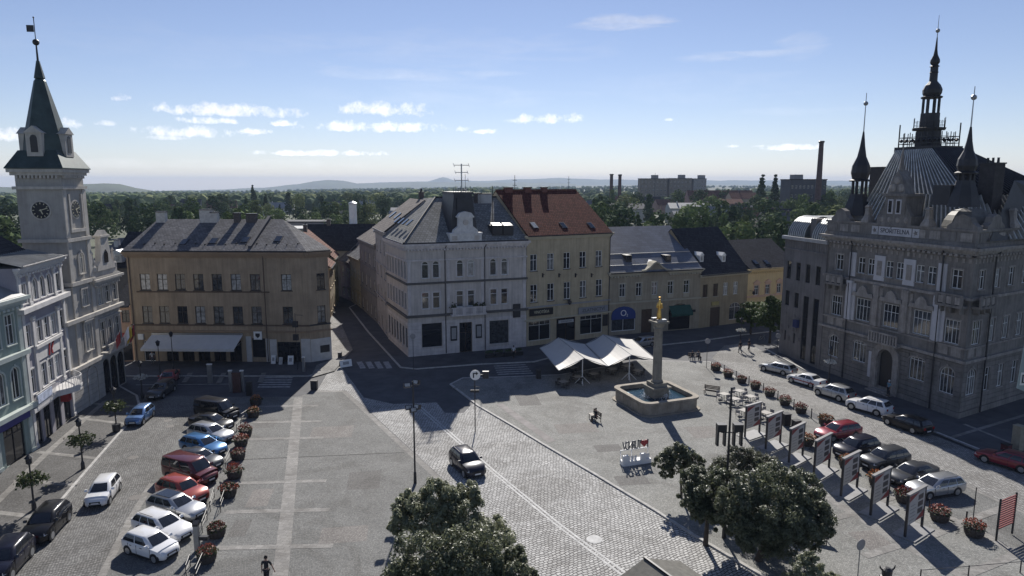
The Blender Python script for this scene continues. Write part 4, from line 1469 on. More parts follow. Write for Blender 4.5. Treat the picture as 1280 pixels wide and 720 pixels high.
tag(b.build('balcony_plant', [leaf_mat('balcony_leaf', (0.02, 0.03, 0.012), (0.05, 0.06, 0.03))], bal), kind='stuff')
for a, c, z0, z1 in ((563, 571, 1.9, 4.0), (594.5, 602, 2.0, 4.0), (641, 650, 4.6, 6.6)):
 b = f.mb()
 b.box(f.sz(a, 420)[0], f.sz(c, 420)[0], -.18, -.06, z0, z1)
 o = b.build('notice_board', [M_DARK], B.root)
 if z0 < 4:
  b = f.mb()
  b.box(f.sz(a + 1.2, 420)[0], f.sz(c - 1.2, 420)[0], -.2, -.181, z0 + .25, z1 - .25)
  b.build('paper', [M_GREYW], o)
# roof
zr = 21.6
ov = .45
sx = -ov
e = [(-ov, -ov), (L + .1, -ov), (L + .1, 17), (sl.x + 1 - ov, 19), (sl.x - ov, sl.y)]
r0, r1 = (6.4, 9.4, zr), (L + .1, 9.4, zr)
r2 = (sl.x + 6.5, 17.5, zr - .3)
ze = 15.75
b = MB()
up = lambda p: (p[0], p[1], (p[2] if len(p) > 2 else ze) + .15)
b.face([up(e[0]), up(e[1]), up(r1), up(r0)])
b.face([up(e[4]), up(e[0]), up(r0), up(r2)])
b.face([up(e[1]), up(e[2]), up(r1)])
b.face([up(r1), up(e[2]), up(e[3]), up(r2), up(r0)])
b.face([up(e[3]), up(e[4]), up(r2)])
for i in range(5):
 p, q = e[i], e[(i + 1) % 5]
 b.face([(*p, ze - .03), (*q, ze - .03), up(q), up(p)])
b.build('roof', [m_shingle_lt], B.root)
B.slope = (ze + ov * (zr - ze) / 9.85, zr, 9.4, ov, .15)
b = MB()
b.tube((-ov, -ov - .06, ze + .08), (L + .1, -ov - .06, ze + .08), .09)
b.tube((-ov - .06, -ov - .06, ze + .08), (sl.x - ov, sl.y, ze + .08), .09)
b.build('gutter', [M_DARK], B.root)
b = MB()
b.tube((-ov, -ov, ze + .2), (r0[0], r0[1], zr + .2), .13)
b.tube((r0[0], r0[1], zr + .2), (L, 9.4, zr + .2), .12)
b.build('ridge_cap', [M_DARK], B.root)
# ornate roof gable with its dark tower-like cap
gx = f.sz(581.5, 290)[0]
b = f.mb()
b.box(gx - 2.3, gx + 2.3, -.35, 1.2, 15.8, 16.9)
b.box(gx - 2.4, gx + 2.4, -.45, 1.2, 16.9, 17.1)
b.prism([(gx - 1.8, 17.1), (gx + 1.8, 17.1), (gx + 1.7, 17.5), (gx + 1.05, 18.0), (gx + 1.0, 19.2), (gx - 1.0, 19.2), (gx - 1.05, 18.0), (gx - 1.7, 17.5)], -.3, .5)
b.box(gx - 1.2, gx + 1.2, -.45, .6, 19.2, 19.4)
b.prism([(gx - 1.15, 19.4), (gx + 1.15, 19.4), (gx + .8, 19.85), (gx, 20.05), (gx - .8, 19.85)], -.38, .5)
g = b.build('ornate_gable', [mat('white_stucco', (0.6, 0.59, 0.57), .9, .12, 2)], B.root)
b = f.mb()
b.M = f.M @ Matrix.Translation((gx, -.31, 18.55)) @ Matrix.Rotation(R(90), 4, 'X')
b.lathe([(.42, 0), (.34, .06), (.02, .07)], 12)
b.M = f.M
for q in (-1, 1):
 b.box(gx + q * 1.6 - .35, gx + q * 1.6 + .35, -.42, -.352, 16.1, 16.7)
b.build('medallion', [m_wht], g)
b = f.mb()
b.hexa([(gx - 2.1, .55, 15.9), (gx + 2.1, .55, 15.9), (gx + 2.1, 7.5, 15.9), (gx - 2.1, 7.5, 15.9)], [(gx - 1.3, .9, 22.4), (gx + 1.3, .9, 22.4), (gx + 1.3, 7, 22.4), (gx - 1.3, 7, 22.4)])
b.box(gx - 1.45, gx + 1.45, .75, 7, 22.4, 22.7)
b.box(gx - .95, gx + .95, .62, .9, 18.6, 21.9)
b.build('roof_turret', [mat('dark_turret_sheet', (0.035, 0.036, 0.042), .5, .2, 1)], B.root)
b = f.mb()
for k in range(9):
 x = gx - 1.4 + 2.8 * k / 8
 b.tube((x, .8, 22.7), (x, .8, 23.2 + (.3 if k % 2 else 0)), .03, 4)
b.box(gx - 1.45, gx + 1.45, .77, .83, 23.0, 23.05)
b.build('roof_cresting', [M_DARK], B.root)
b = f.mb()
mx = f.sz(584.5, 230)[0]
b.tube((mx, 3, 22.5), (mx, 3, 26.6), .09, 6)
for z, w in ((26.4, 1.1), (25.4, .9), (24.3, 1.0), (23.2, .6)):
 b.tube((mx - w, 3, z), (mx + w, 3, z), .045, 5)
 for q in (-1, 1):
  b.tube((mx + q * w, 2.7, z - .2), (mx + q * w, 3.3, z + .25), .04, 5)
b.lathe([(.3, 0), (.35, .1), (.05, .3)], 10, (mx + .4, 2.8, 22.8))
b.build('aerial_mast', [M_STEEL], B.root)
for px in (619.5, 633):
 x, y = B.on_roof(px, 289)
 b = MB()
 b.box(x - .75, x + .75, y - .9, y + 1.6, B.rz(y) - .5, B.rz(y) + .85)
 o = b.build('roof_window', [M_DARK], B.root)
 b = MB()
 b.hexa([(x - .65, y - .9, B.rz(y) + .86), (x + .65, y - .9, B.rz(y) + .86), (x + .65, y + .3, B.rz(y) + .86), (x - .65, y + .3, B.rz(y) + .86)],
   [(x - .65, y - .9, B.rz(y) + .9), (x + .65, y - .9, B.rz(y) + .9), (x + .65, y + .3, B.rz(y) + 1.2), (x - .65, y + .3, B.rz(y) + 1.2)])
 b.build('pane', [M_GLASS2], o)
wcx = [(602, 247, 1.0, .5, bc), (612, 244, 2.2, .45, wp)]
for px, py, w, h, m in wcx:
 x = (B.Wi @ at(px, 244, B.root.location.y + 10)).x
 B.chimney(x, 8.2, 20.5, zr + .2 + h, w, .6, m)
b = MB()
b.tube((f.sz(627, 280)[0], 4, 18.5), (f.sz(627, 280)[0], 4, 23.5), .05, 5)
b.tube((f.sz(602.5, 240)[0], 8.2, 22), (f.sz(602.5, 240)[0], 8.2, 25.2), .03, 5)
b.build('aerial_mast', [M_DARK], B.root)
for k in range(4):
 b = MB()
 u = .2 + k * .19
 x = e[4][0] + (e[0][0] - e[4][0]) * u
 y = e[4][1] + (e[0][1] - e[4][1]) * u
 b.M = Matrix.Translation((x + 2.0, y + 1.6, ze + 2.6)) @ Matrix.Rotation(math.atan2(e[0][1] - e[4][1], e[0][0] - e[4][0]), 4, 'Z') @ Matrix.Rotation(R(38), 4, 'X')
 b.box(-.4, .4, -.6, .6, 0, .15)
 b.build('skylight', [M_GLASS3], B.root)
# ------------------------------------------------------------------ houses going back along the side street
m_browngrey = brick_mat('brown_grey_shingle', (0.165, 0.14, 0.125), (0.08, 0.07, 0.065), .42, .3, coord='Object', var=.3, msize=.03, bump=.5, patch=.22, grain=.2)
streets = [
 ('street_house', 'tall pale street house next behind the corner house, with tall blind bays', (486, 424), (472.5, 405), 16.6, 21.2, (0.40, 0.37, 0.35), m_browngrey, 3),
 ('street_house', 'grey brown street house with eave brackets and brown grey roof, third in the side street', (472.5, 405), (452, 386), 13.6, 17.5, (0.22, 0.205, 0.195), m_browngrey, 4),
 ('street_house', 'small cream street house with a striped dormer roof in the side street', (452, 386), (439, 376.5), 9.5, 13.5, (0.42, 0.37, 0.26), m_shingle, 3),
 ('street_house', 'farthest mauve street house at the bend of the side street', (439, 376.5), (427, 371), 8.0, 13.0, (0.27, 0.22, 0.24), m_browngrey, 2),
]
for nm, lb, near, far, H, zr_, colr, rm, nw in streets:
 Pn, Pf = G(*near), G(*far)
 wm = mat('street_plaster_%d' % int(H * 10), colr, .9, .12, .6, streak=.15)
 B4 = Bld(nm, lb, Pf, Pn, 12, H, wm, wm)
 q = B4.front
 nfl = max(2, int(H / 3.8))
 for k in range(nw):
  for fl in range(nfl):
   z = (.6 if fl == 0 else 1.2) + fl * (H - 1) / nfl
   q.win(q.L * (k + .5) / nw, z, z + 2.0, min(1.2, q.L / nw * .5), 'cross', M_CREAMW, M_GLASS)
 q.wall(H)
 B4.shell([(0, 0), (q.L, 0), (q.L, 12), (0, 12)], H)
 q.cornice(H - .6, H, .45, dentil=.5)
 q.band(H * .33, H * .33 + .2, .15, name='string_course')
 q.band(H * .66, H * .66 + .18, .12, name='string_course')
 B4.roof(zr_, rm, yr=6)
 B4.chimney(q.L * .6, 6.5, zr_ - 1, zr_ + 1.2, .9, .7, bc, 2)
 B4.skylight_done = True
 for kk in range(2):
  x, y = q.L * (.3 + .4 * kk), 2.5
  b = MB()
  sl_ = (zr_ - H) / 6
  b.M = Matrix.Translation((x, y, B4.rz(y))) @ Matrix.Rotation(math.atan(sl_), 4, 'X')
  b.box(-.45, .45, -.7, .7, -.05, .14)
  b.build('skylight', [M_GLASS3], B4.root)
# opposite side of the side street, behind the ochre house
for nm, lb, near, far, H, zr_, colr, rm in (
  ('street_house', 'low ochre street house behind the right end of the ochre house', (414, 397), (419, 386), 9.0, 13.0, (0.36, 0.28, 0.18), m_oldred),
  ('street_house', 'yellow street house with a lean-to canopy far down the side street', (419, 385), (424, 375), 9.5, 14.5, (0.42, 0.36, 0.20), m_oldred)):
 Pn, Pf = G(*near), G(*far)
 wm = mat('street_plaster_b%d' % int(H * 10), colr, .9, .12, .6, streak=.15)
 B4 = Bld(nm, lb, Pn, Pf, 11, H, wm, wm)
 q = B4.front
 for k in range(3):
  for fl in range(2):
   q.win(q.L * (k + .5) / 3, 1.0 + fl * 4.2, 3.2 + fl * 4.2, 1.2, 'cross', M_CREAMW, M_GLASS)
 q.wall(H)
 B4.shell([(0, 0), (q.L, 0), (q.L, 11), (0, 11)], H)
 q.cornice(H - .5, H, .4)
 B4.roof(zr_, rm)
 B4.chimney(q.L * .5, 5.5, zr_ - 1, zr_ + 1.2, .9, .7, bc, 1)
# ------------------------------------------------------------------ cream house with the red roof
m_cream = mat('cream_plaster', (0.46, 0.39, 0.265), .9, .1, .6, streak=.22)
m_cream_tr = mat('cream_stucco', (0.46, 0.42, 0.31), .9, .08, 1)
A2, C2 = G(658, 434), G(760.5, 420.5)
B = Bld('red_roofed_house', 'cream three-storey house with a steep red tiled roof and two shop signs', A2, C2, 15, 16.4, m_cream, m_cream_tr)
f = B.front
L = f.L
z30, z31 = f.sz(708, 336)[1], f.sz(708, 315.5)[1]
z20, z21 = f.sz(708, 374)[1], f.sz(708, 352.5)[1]
for k, u in enumerate((667, 688, 708.5, 728.4, 748.4)):
 s = f.sz(u, 326)[0]
 f.win(s, z30, z31, 1.15, 'cross', M_WHITE, M_GLASS if k else M_GLASS3, sill_mat=M_DARK)
 s = f.sz(u + .3, 363)[0]
 f.win(s, z20, z21, 1.15, 'cross', M_WHITE, (M_GLASS, M_GLASS, M_GLASS3, M_GLASS, M_GLASS)[k], sill_mat=M_DARK)
zsh = f.sz(708, 397)[1]
for a, c, nm, st in ((660.5, 688, 'shop_window', 'shop'), (695.5, 719, 'shop_door', 'shop'), (725, 752.5, 'shop_window', 'shop')):
 s0_, s1_ = f.sz(a, 410)[0], f.sz(c, 410)[0]
 f.win((s0_ + s1_) / 2, .15 if 'door' in nm else .8, zsh, s1_ - s0_, st, M_CREAMW if 'door' not in nm else M_WOOD, M_GLASS, sill=False, name=nm)
f.wall(16.4)
B.shell([(0, 0), (L, 0), (L, 15), (0, 15)], 16.4)
f.cornice(15.8, 16.4, .45)
zq = f.sz(708, 380)[1]
f.band(zq - .1, zq + .12, .18, m=M_GREYW, name='string_course')
f.band(zsh + .12, zsh + .3, .3, name='string_course')
za, zb = f.sz(676, 394.5)[1], f.sz(676, 386)[1]
b = f.mb()
xa, xb = f.sz(661, 390)[0], f.sz(690, 390)[0]
b.box(xa, xb, -.32, -.2, za + .1, zb + .1)
sg = b.build('shop_sign', [mat('black_sign', (0.01, 0.01, 0.012), .5, 0)], B.root)
f.text('VINOTÉKA', (xa + xb) / 2, (za + zb) / 2 + .1, .62, mat('pale_gilt', (0.65, 0.6, 0.42), .4, 0), out=.325, width=2.6)
za, zb = f.sz(740, 390.5)[1], f.sz(740, 383.5)[1]
b = f.mb()
xa, xb = f.sz(722, 386)[0], f.sz(758.5, 386)[0]
b.box(xa, xb, -.32, -.2, za, zb + .1)
sg = b.build('shop_sign', [mat('grey_sign', (0.24, 0.25, 0.27), .5, 0)], B.root)
f.text('ZLATNICTVÍ', (xa + xb) / 2, (za + zb) / 2 + .05, .72, mat('dark_ink', (0.05, 0.055, 0.07), .6, 0), out=.325, width=4.2)
b = f.mb()
xa, xb = f.sz(698, 400)[0], f.sz(716.5, 400)[0]
b.box(xa, xb, -.12, .04, zsh - .75, zsh - .3)
b.build('shop_sign', [mat('grey_sign_light', (0.42, 0.42, 0.42), .5, 0)], B.root)
f.text('ZLATNICTVÍ', (xa + xb) / 2, zsh - .52, .3, MATS['dark_ink'], out=.125, width=1.9)
b = f.mb()
b.box(f.sz(753, 410)[0], f.sz(759, 410)[0], -.12, -.01, 1.8, 3.6)
b.build('notice_board', [M_DARK], B.root)
for u in (678, 698.5, 719, 739):
 x, z = f.sz(u, 344)
 b = f.mb()
 b.box(x - .07, x + .07, -.2, 0, z - .3, z + .3)
 b.tube((x, -.2, z), (x, -.55, z + .2), .05, 5)
 b.build('wall_lamp', [M_DARK], B.root)
x, z = f.sz(709, 378)
b = f.mb()
b.tube((x, -.05, z + .3), (x, -.7, z + .5), .05, 5)
b.lathe([(.05, 0), (.32, .25), (.28, .6), (.05, .75)], 8, (x, -.7, z - .25))
b.build('wall_lamp', [M_DARK], B.root)
f.pipe(L - .15, .2, 16.1)
B.roof(22.6, m_redtile, ov=.45, yr=9.7, D=19.4)
b = MB()
for yy in (-.45, -.2):
 pass
for px in (667.5, 704, 738.5):
 B.skylight(px, 282, .85, 1.5, px == 667.5)
for px, w in ((672.5, 1.1), (701, .9), (641, 1.3)):
 x = (B.Wi @ at(px, 243, B.root.location.y + 8)).x
 B.chimney(x, 9.5, 21.2, 23.15, w, .7, mat('brick_red', (0.2, 0.09, 0.07), .9, .2, 4))
b = MB()
b.tube((0, 9.7, 22.8), (L, 9.7, 22.8), .14)
b.build('ridge_cap', [m_oldred], B.root)
# ------------------------------------------------------------------ house with the wavy pediment
m_tan = mat('grey_tan_plaster', (0.34, 0.30, 0.225), .9, .1, .6, streak=.22)
m_tan_tr = mat('tan_stucco', (0.40, 0.37, 0.29), .9, .08, 1)
A3, C3 = G(760.5, 420.5), G(873, 411)
B = Bld('pediment_house', 'grey tan two-storey house with a wavy pediment and a blue arched shop window', A3, C3, 17, 10.1, m_tan, m_tan_tr)
f = B.front
L = f.L
z20, z21 = f.sz(818, 368.5)[1], f.sz(818, 352.5)[1]
for k, u in enumerate((778, 798.5, 818, 838, 857.8)):
 f.win(f.sz(u, 360)[0], z20, z21, 1.0, 'cross', M_WHITE, M_GLASS, surround='apron')
a, c = f.sz(764, 402)[0], f.sz(794, 402)[0]
zt = f.sz(779, 383)[1]
ow = f.win((a + c) / 2, .7, zt, c - a, 'shop', M_WHITE, M_GLASS3, arch=1.3, sill=False, name='shop_window')
oa, oc, ozt = a, c, zt
a, c = f.sz(801.5, 402)[0], f.sz(814.5, 402)[0]
f.win((a + c) / 2, .1, f.sz(808, 386.5)[1], c - a, 'plain', M_WOOD, M_WOOD, sill=False, name='door')
a, c = f.sz(835.5, 402)[0], f.sz(862, 402)[0]
zt = f.sz(848, 379.5)[1]
f.win((a + c) / 2, .2, zt, c - a, 'dark', M_DARK, M_GLASS, arch=1.3, sill=False, name='shop_window')
ga, gc, gz = a, c, zt
f.wall(10.1)
B.shell([(0, 0), (L, 0), (L, 17), (0, 17)], 10.1)
b = f.mb()      # blue fascia in the arch with its white mark
w = oc - oa
b.M = f.M @ Matrix.Translation(((oa + oc) / 2, 0, 0))
zz = ozt - 1.3 - .75
b.prism([(-w / 2 + .02, zz), (w / 2 - .02, zz), (w / 2 - .02, ozt - 1.3)] + [(x * .99, z) for x, z in arch_pts(w, ozt - 1.3, 1.29)[::-1][1:]], -.1, .08)
fa = b.build('fascia', [mat('deep_blue_sign', (0.012, 0.04, 0.19), .5, .05)], B.root)
f.text('O', (oa + oc) / 2 - .05, zz + .95, 1.35, M_WHITE, out=.105)
f.text('2', (oa + oc) / 2 + .62, zz + .58, .6, M_WHITE, out=.105)
b = f.mb()
b.M = f.M @ Matrix.Translation(((ga + gc) / 2, 0, 0))
w = gc - ga
zz = gz - 1.3 - .25
for k in range(8):
 x0, x1 = -w / 2 + w * k / 8, -w / 2 + w * (k + 1) / 8
 b.hexa([(x0, -.9, zz), (x1, -.9, zz), (x1, 0, gz - .3), (x0, 0, gz - .3)], [(x0, -.9, zz + .03), (x1, -.9, zz + .03), (x1, 0, gz - .27), (x0, 0, gz - .27)])
b.box(-w / 2, w / 2, -.92, -.9, zz - .35, zz + .02)
b.build('awning', [mat('dark_green_cloth', (0.02, 0.075, 0.06), .9)], B.root)
b = f.mb()
b.box(f.sz(864, 390)[0], f.sz(869, 390)[0], -.1, -.01, f.sz(866, 390)[1], f.sz(866, 387)[1])
b.build('shop_sign', [M_DARK], B.root)
zs = f.sz(818, 376)[1]
f.band(zs - .1, zs + .14, .2, name='string_course')
px0, px1 = f.sz(801, 340)[0], f.sz(836, 340)[0]
f.cornice(9.5, 10.15, .5, dentil=.5, s1=px0)
f.cornice(9.5, 10.15, .5, dentil=.5, s0=px1)
b = f.mb()
mx = (px0 + px1) / 2
hw = (px1 - px0) / 2
prof = [(-hw, 0), (-hw * .75, .05), (-hw * .45, .5), (-hw * .2, 1.1), (0, 1.35), (hw * .2, 1.1), (hw * .45, .5), (hw * .75, .05), (hw, 0)]
b.prism([(mx + x, 9.5 + z) for x, z in ((-hw, .004), (hw, .004))] + [(mx + x, 10.15 + z) for x, z in prof[::-1]], -.18, 1.2)
pd = b.build('pediment', [m_tan], B.root)
b = f.mb()
for (p, q) in zip(prof[:-1], prof[1:]):
 b.prism([(mx + p[0], 10.05 + p[1]), (mx + q[0], 10.05 + q[1]), (mx + q[0], 10.32 + q[1]), (mx + p[0], 10.32 + p[1])], -.5, 1.25)
b.build('pediment_cornice', [m_tan_tr], pd)
B.roof(16.4, m_bluegrey, ov=.5, yr=9.6, D=19.2)
b = f.mb()
b.prism([(mx - hw * .8, 10.3), (mx + hw * .8, 10.3), (mx, 11.7)], .9, 3.0)
b.build('pediment_roof', [M_ZINC], B.root)
for px in (784, 833):
 x, y = B.on_roof(px, 324)
 b = MB()
 b.box(x - .5, x + .5, y - .6, y + 1.6, B.rz(y) - .4, B.rz(y) + .7)
 o = b.build('roof_window', [M_DARK], B.root)
 b = MB()
 b.box(x - .35, x + .35, y - .63, y - .6, B.rz(y), B.rz(y) + .6)
 b.build('pane', [M_GLASS], o)
b = MB()
b.tube((f.sz(775, 290)[0] + 1, 7.6, 16), (f.sz(775, 290)[0] + 1, 7.6, 18.2), .06, 5)
b.build('vent_pipe', [M_DARK], B.root)
for k in range(2):
 y = .9 + k * 2.4
 b = MB()
 b.box(0, L, y, y + .14, B.rz(y) + .01, B.rz(y) + .12)
 b.build('snow_rail', [M_STEEL], B.root)
# ------------------------------------------------------------------ sand house with dark steep roof
m_sand = mat('sand_plaster', (0.35, 0.29, 0.19), .9, .1, .6, streak=.22)
A4, C4 = G(873, 411), G(932, 403)
B = Bld('sand_house', 'sand coloured house with a steep dark roof and four small windows over an arch', A4, C4, 15, 9.0, m_sand, m_tan_tr)
f = B.front
L = f.L
z20, z21 = f.sz(900, 369.5)[1], f.sz(900, 354)[1]
for k, u in enumerate((881.5, 894.4, 906.8, 919.4)):
 f.win(f.sz(u, 361)[0], z20, z21, 1.05, 'cross', M_BROWNW if k < 2 else M_WHITE, M_WOOD if k < 2 else M_GLASS2)
a, c = f.sz(887.5, 395)[0], f.sz(899.5, 395)[0]
f.win((a + c) / 2, .1, f.sz(894, 384)[1], c - a, 'dark', M_WOOD, M_WOOD, sill=False, name='door')
a, c = f.sz(911.5, 390)[0], f.sz(925, 390)[0]
f.win((a + c) / 2, .8, f.sz(918, 378)[1], c - a, 'shop', M_CREAMW, M_GLASS3, arch=.8, sill=False, name='shop_window')
f.wall(9.0)
B.shell([(0, 0), (L, 0), (L, 15), (0, 15)], 9.0)
f.cornice(8.5, 9.0, .4)
x, z = f.sz(893.5, 379)
b = f.mb()
b.box(x - .8, x + .8, -.2, -.05, z - .3, z + .3)
b.build('shop_sign', [mat('mustard_sign', (0.4, 0.33, 0.12), .5)], B.root)
B.roof(16.0, m_shingle_dk, yr=7.5)
for px in (875.5, 903):
 x, y = B.on_roof(px, 325)
 b = MB()
 b.box(x - .4, x + .4, y - .3, y + 1.5, B.rz(y) - .4, B.rz(y) + .8)
 b.prism([(x - .5, B.rz(y) + .8), (x + .5, B.rz(y) + .8), (x, B.rz(y) + 1.35)], y - .4, y + 1.6)
 o = b.build('dormer', [M_WHITE], B.root)
 b = MB()
 b.box(x - .22, x + .22, y - .33, y - .301, B.rz(y) - .1, B.rz(y) + .65)
 b.build('pane', [M_GLASS2], o)
# ------------------------------------------------------------------ yellow house
m_yel = mat('yellow_plaster', (0.68, 0.52, 0.27), .9, .07, .6, streak=.1)
m_yel_tr = mat('pink_stucco', (0.62, 0.42, 0.30), .9, .08, 1)
A5, C5 = G(932, 403), G(992, 396)
B = Bld('yellow_house', 'yellow house with pink window hoods and a dark roof at the far corner', A5, C5, 13, 9.3, m_yel, m_yel_tr)
f = B.front
L = f.L
z20, z21 = f.sz(959, 367.5)[1], f.sz(959, 355.5)[1]
for u in (945.5, 959.3, 973.5, 987):
 f.win(f.sz(u, 361)[0], z20, z21, 1.05, 'cross', M_WHITE, M_GLASS3, surround='pediment')
 f.win(f.sz(u, 361)[0], 1.0, 3.4, 1.3, 'cross', M_WOOD, M_GLASS)
f.wall(9.3)
B.shell([(0, 0), (L, 0), (L, 13), (0, 13)], 9.3)
f.cornice(8.7, 9.3, .5, m=m_yel, dentil=.5)
f.band(4.3, 4.6, .2, name='string_course')
x, z = f.sz(937, 366)
b = f.mb()
b.tube((x, 0, z + .4), (x, -1, z + .4), .04, 5)
b.lathe([(.05, 0), (.3, .2), (.25, .5), (.04, .6)], 8, (x, -1, z - .2))
b.build('wall_lamp', [M_DARK], B.root)
B.roof(13.6, m_shingle_dk, yr=6.5)
for px in (944, 958):
 B.skylight(px, 328, .9, 1.2)
# ================================================================== stone annex and the savings bank hall on the right
m_stone = mat('dark_sandstone', (0.225, 0.208, 0.19), .9, .2, .7, bump=.25, bscale=10, streak=.3)
m_stone_tr = mat('sandstone_trim', (0.34, 0.31, 0.28), .9, .2, 1.6, streak=.3)
m_stone_pl = mat('pale_stone_panel', (0.52, 0.51, 0.52), .9, .08, 1)
m_concrete = mat('grey_concrete_facing', (0.20, 0.185, 0.175), .9, .14, .5, streak=.25)
A, C = G(973, 441), G(1023.5, 462.5)
B = Bld('stone_annex', 'plain dark stone annex with two copper barrel domes on its roof', A, C, 16, 16.3, m_concrete, m_concrete)
f = B.front
L = f.L
for k, u in enumerate((987, 997, 1007, 1017.5)):
 s = L * (k + .6) / 4.3
 z0, z1 = f.sz(1002, 352)[1], f.sz(1002, 329)[1]
 f.win(s, z0, z1, .95, 'dark', M_DARK, M_GLASS, sill=False)
 if k < 2:
  z0, z1 = f.sz(992, 384)[1], f.sz(992, 365)[1]
  f.win(s, z0, z1, .95, 'dark', M_DARK, M_GLASS, sill=False)
  f.win(s, 2.2, 3.6, .4, 'dark', M_DARK, M_GLASS, sill=False)
 else:
  f.win(s, .4, f.sz(1010, 371)[1], 1.15, 'bars', M_DARK, M_GLASS, sill=False, name='tall_window')
f.wall(16.3, reveal=.45)
B.shell([(0, 0), (L, 0), (L, 16), (0, 16)], 16.3)
f.band(16.3, 16.75, .35, m=M_ZINC, name='cornice')
f.band(14.9, 15.1, .12, m=m_concrete, name='string_course')
b = f.mb()
n = 20
for k in range(n):
 x = L * (k + .5) / n
 b.box(x - .06, x + .06, -.06, .003, 15.15, 16.28)
tag(b.build('frieze_rib', [m_concrete], B.root), kind='stuff')
b = f.mb()
for k in range(12):
 x, z = rnd.uniform(.3, L * .5), rnd.uniform(1, 6)
 b.box(x - .12, x + .12, -.1, .003, z - .2, z + .2)
tag(b.build('stone_boss', [m_concrete], B.root), kind='stuff')
b = f.mb()
x = L * .45
b.box(x - .4, x + .4, -.55, -.1, 4.6, 5.6)
b.build('notice_board', [mat('navy_sign', (0.03, 0.04, 0.12), .5)], B.root)
m_dome = mat('dull_copper_sheet', (0.13, 0.14, 0.14), .6, .2, 1.5, metal=.2)
m_drib = mat('pale_copper_rib', (0.45, 0.46, 0.45), .45, .15, 1.5, metal=.3)
for s in (L * .24, L * .82):
 M = f.M @ Matrix.Translation((s, .15, 16.75))
 hw_, rr, n, k_ = L * .19, 2.7, 8, 8
 arc = [(rr * (1 - math.cos(math.pi / 2 * k / n)), rr * math.sin(math.pi / 2 * k / n)) for k in range(n + 1)]
 b = MB(); b.M = M
 for (y0, z0), (y1, z1) in zip(arc[:-1], arc[1:]):
  b.face([(-hw_, y0, z0), (hw_, y0, z0), (hw_, y1, z1), (-hw_, y1, z1)])
 for q in (-hw_, hw_):
  b.face([(q, y, z) for y, z in arc] + [(q, rr + 4, rr), (q, rr + 4, 0)])
 b.face([(-hw_, rr, rr), (hw_, rr, rr), (hw_, rr + 4, rr), (-hw_, rr + 4, rr)])
 o = b.build('barrel_dome', [m_dome], B.root)
 b = MB(); b.M = M
 for j in range(k_ + 1):
  x = -hw_ + 2 * hw_ * j / k_
  for (y0, z0), (y1, z1) in zip(arc[:-1], arc[1:]):
   b.tube((x, y0, z0), (x, y1, z1), .1, 5)
 tag(b.build('roof_seam', [m_drib], o), kind='stuff')
b = f.mb()
b.box(L * .47, L * .6, .8, 8, 16.7, 19.3)
b.box(.1, L, 3, 15, 16.4, 17.6)
b.build('roof_block', [m_concrete], B.root)
# ------------------------------------------------------------------ savings bank
A, C, E_ = G(1024, 462), G(1197, 524), G(1300, 491)
H = 17.6
B = Bld('savings_bank_hall', 'big dark stone savings bank with spired lantern, seamed mansard roof and arched portal', A, C, 24, H, m_stone, m_stone_tr)
f = B.front
L = f.L
fs = B.face(C, E_)
Ls = fs.L
sP1, sP2 = f.sz(1061, 400)[0], f.sz(1171, 420)[0]
r1 = (f.sz(1193, 495)[1], f.sz(1193, 461)[1])
r2 = (f.sz(1196, 431)[1], f.sz(1196, 401)[1])
r3 = (f.sz(1197, 361)[1], f.sz(1197, 337)[1])
sL = sP1 * .5
sR = (sP2 + L) / 2
for s in (sL, sR):
 f.win(s, r3[0], r3[1], 1.15, 'cross', M_WHITE, M_GLASS, surround='plain')
 f.win(s, r2[0], r2[1], 1.7, 'bars', M_WHITE, M_GLASS if s == sL else M_GLASS3, surround='plain')
 f.win(s, r1[0], r1[1], 1.7, 'bars', M_WHITE, M_GLASS, arch=.85, surround='arch')
for k in range(3):
 s = sP1 + (sP2 - sP1) * (k + .5) / 3
 for q in (-.72, .72):
  f.win(s + q, r3[0], r3[1] - .05, 1.0, 'cross', M_WHITE, M_GLASS, sill=True)
 f.win(s, r2[0] + .1, r2[1] + .3, 2.1, 'bars', M_WHITE, M_GLASS if k < 2 else M_GLASS3, sill=True)
 if k != 1:
  f.win(s, r1[0] + .4, r1[1] + .1, 2.0, 'bars', M_WHITE, M_GLASS3, arch=.3, surround='arch')
sD = sP1 + (sP2 - sP1) * .5
f.win(sD, .3, f.sz(1110, 438)[1], 1.9, 'dark', M_DARK, M_DARK, arch=.95, sill=False, name='portal_door')
f.wall(H, reveal=.4)
for k in range(6):
 s = Ls * (k * 1.0 + .62) / 6.0
 f2 = fs
 if k == 0:
  fs.win(s, r1[0], r1[1], 1.8, 'bars', M_WHITE, M_GLASS, arch=.9, surround='arch')
 else:
  fs.win(s, r1[0], r1[1] - .3, 1.3, 'cross', M_WHITE, M_GLASS, surround='plain')
 fs.win(s, r2[0], r2[1], 1.6 if k == 0 else 1.3, 'bars', M_WHITE, M_GLASS, surround='plain')
 fs.win(s, r3[0], r3[1], 1.15, 'cross', M_WHITE, M_GLASS, surround='plain')
fs.wall(H, reveal=.4)
LE = B.lw(E_)
B.shell([(0, 0), (L, 0), (LE.x, LE.y), (LE.x - 4, LE.y + 24), (0, 24)], H, skip=(0, 1))
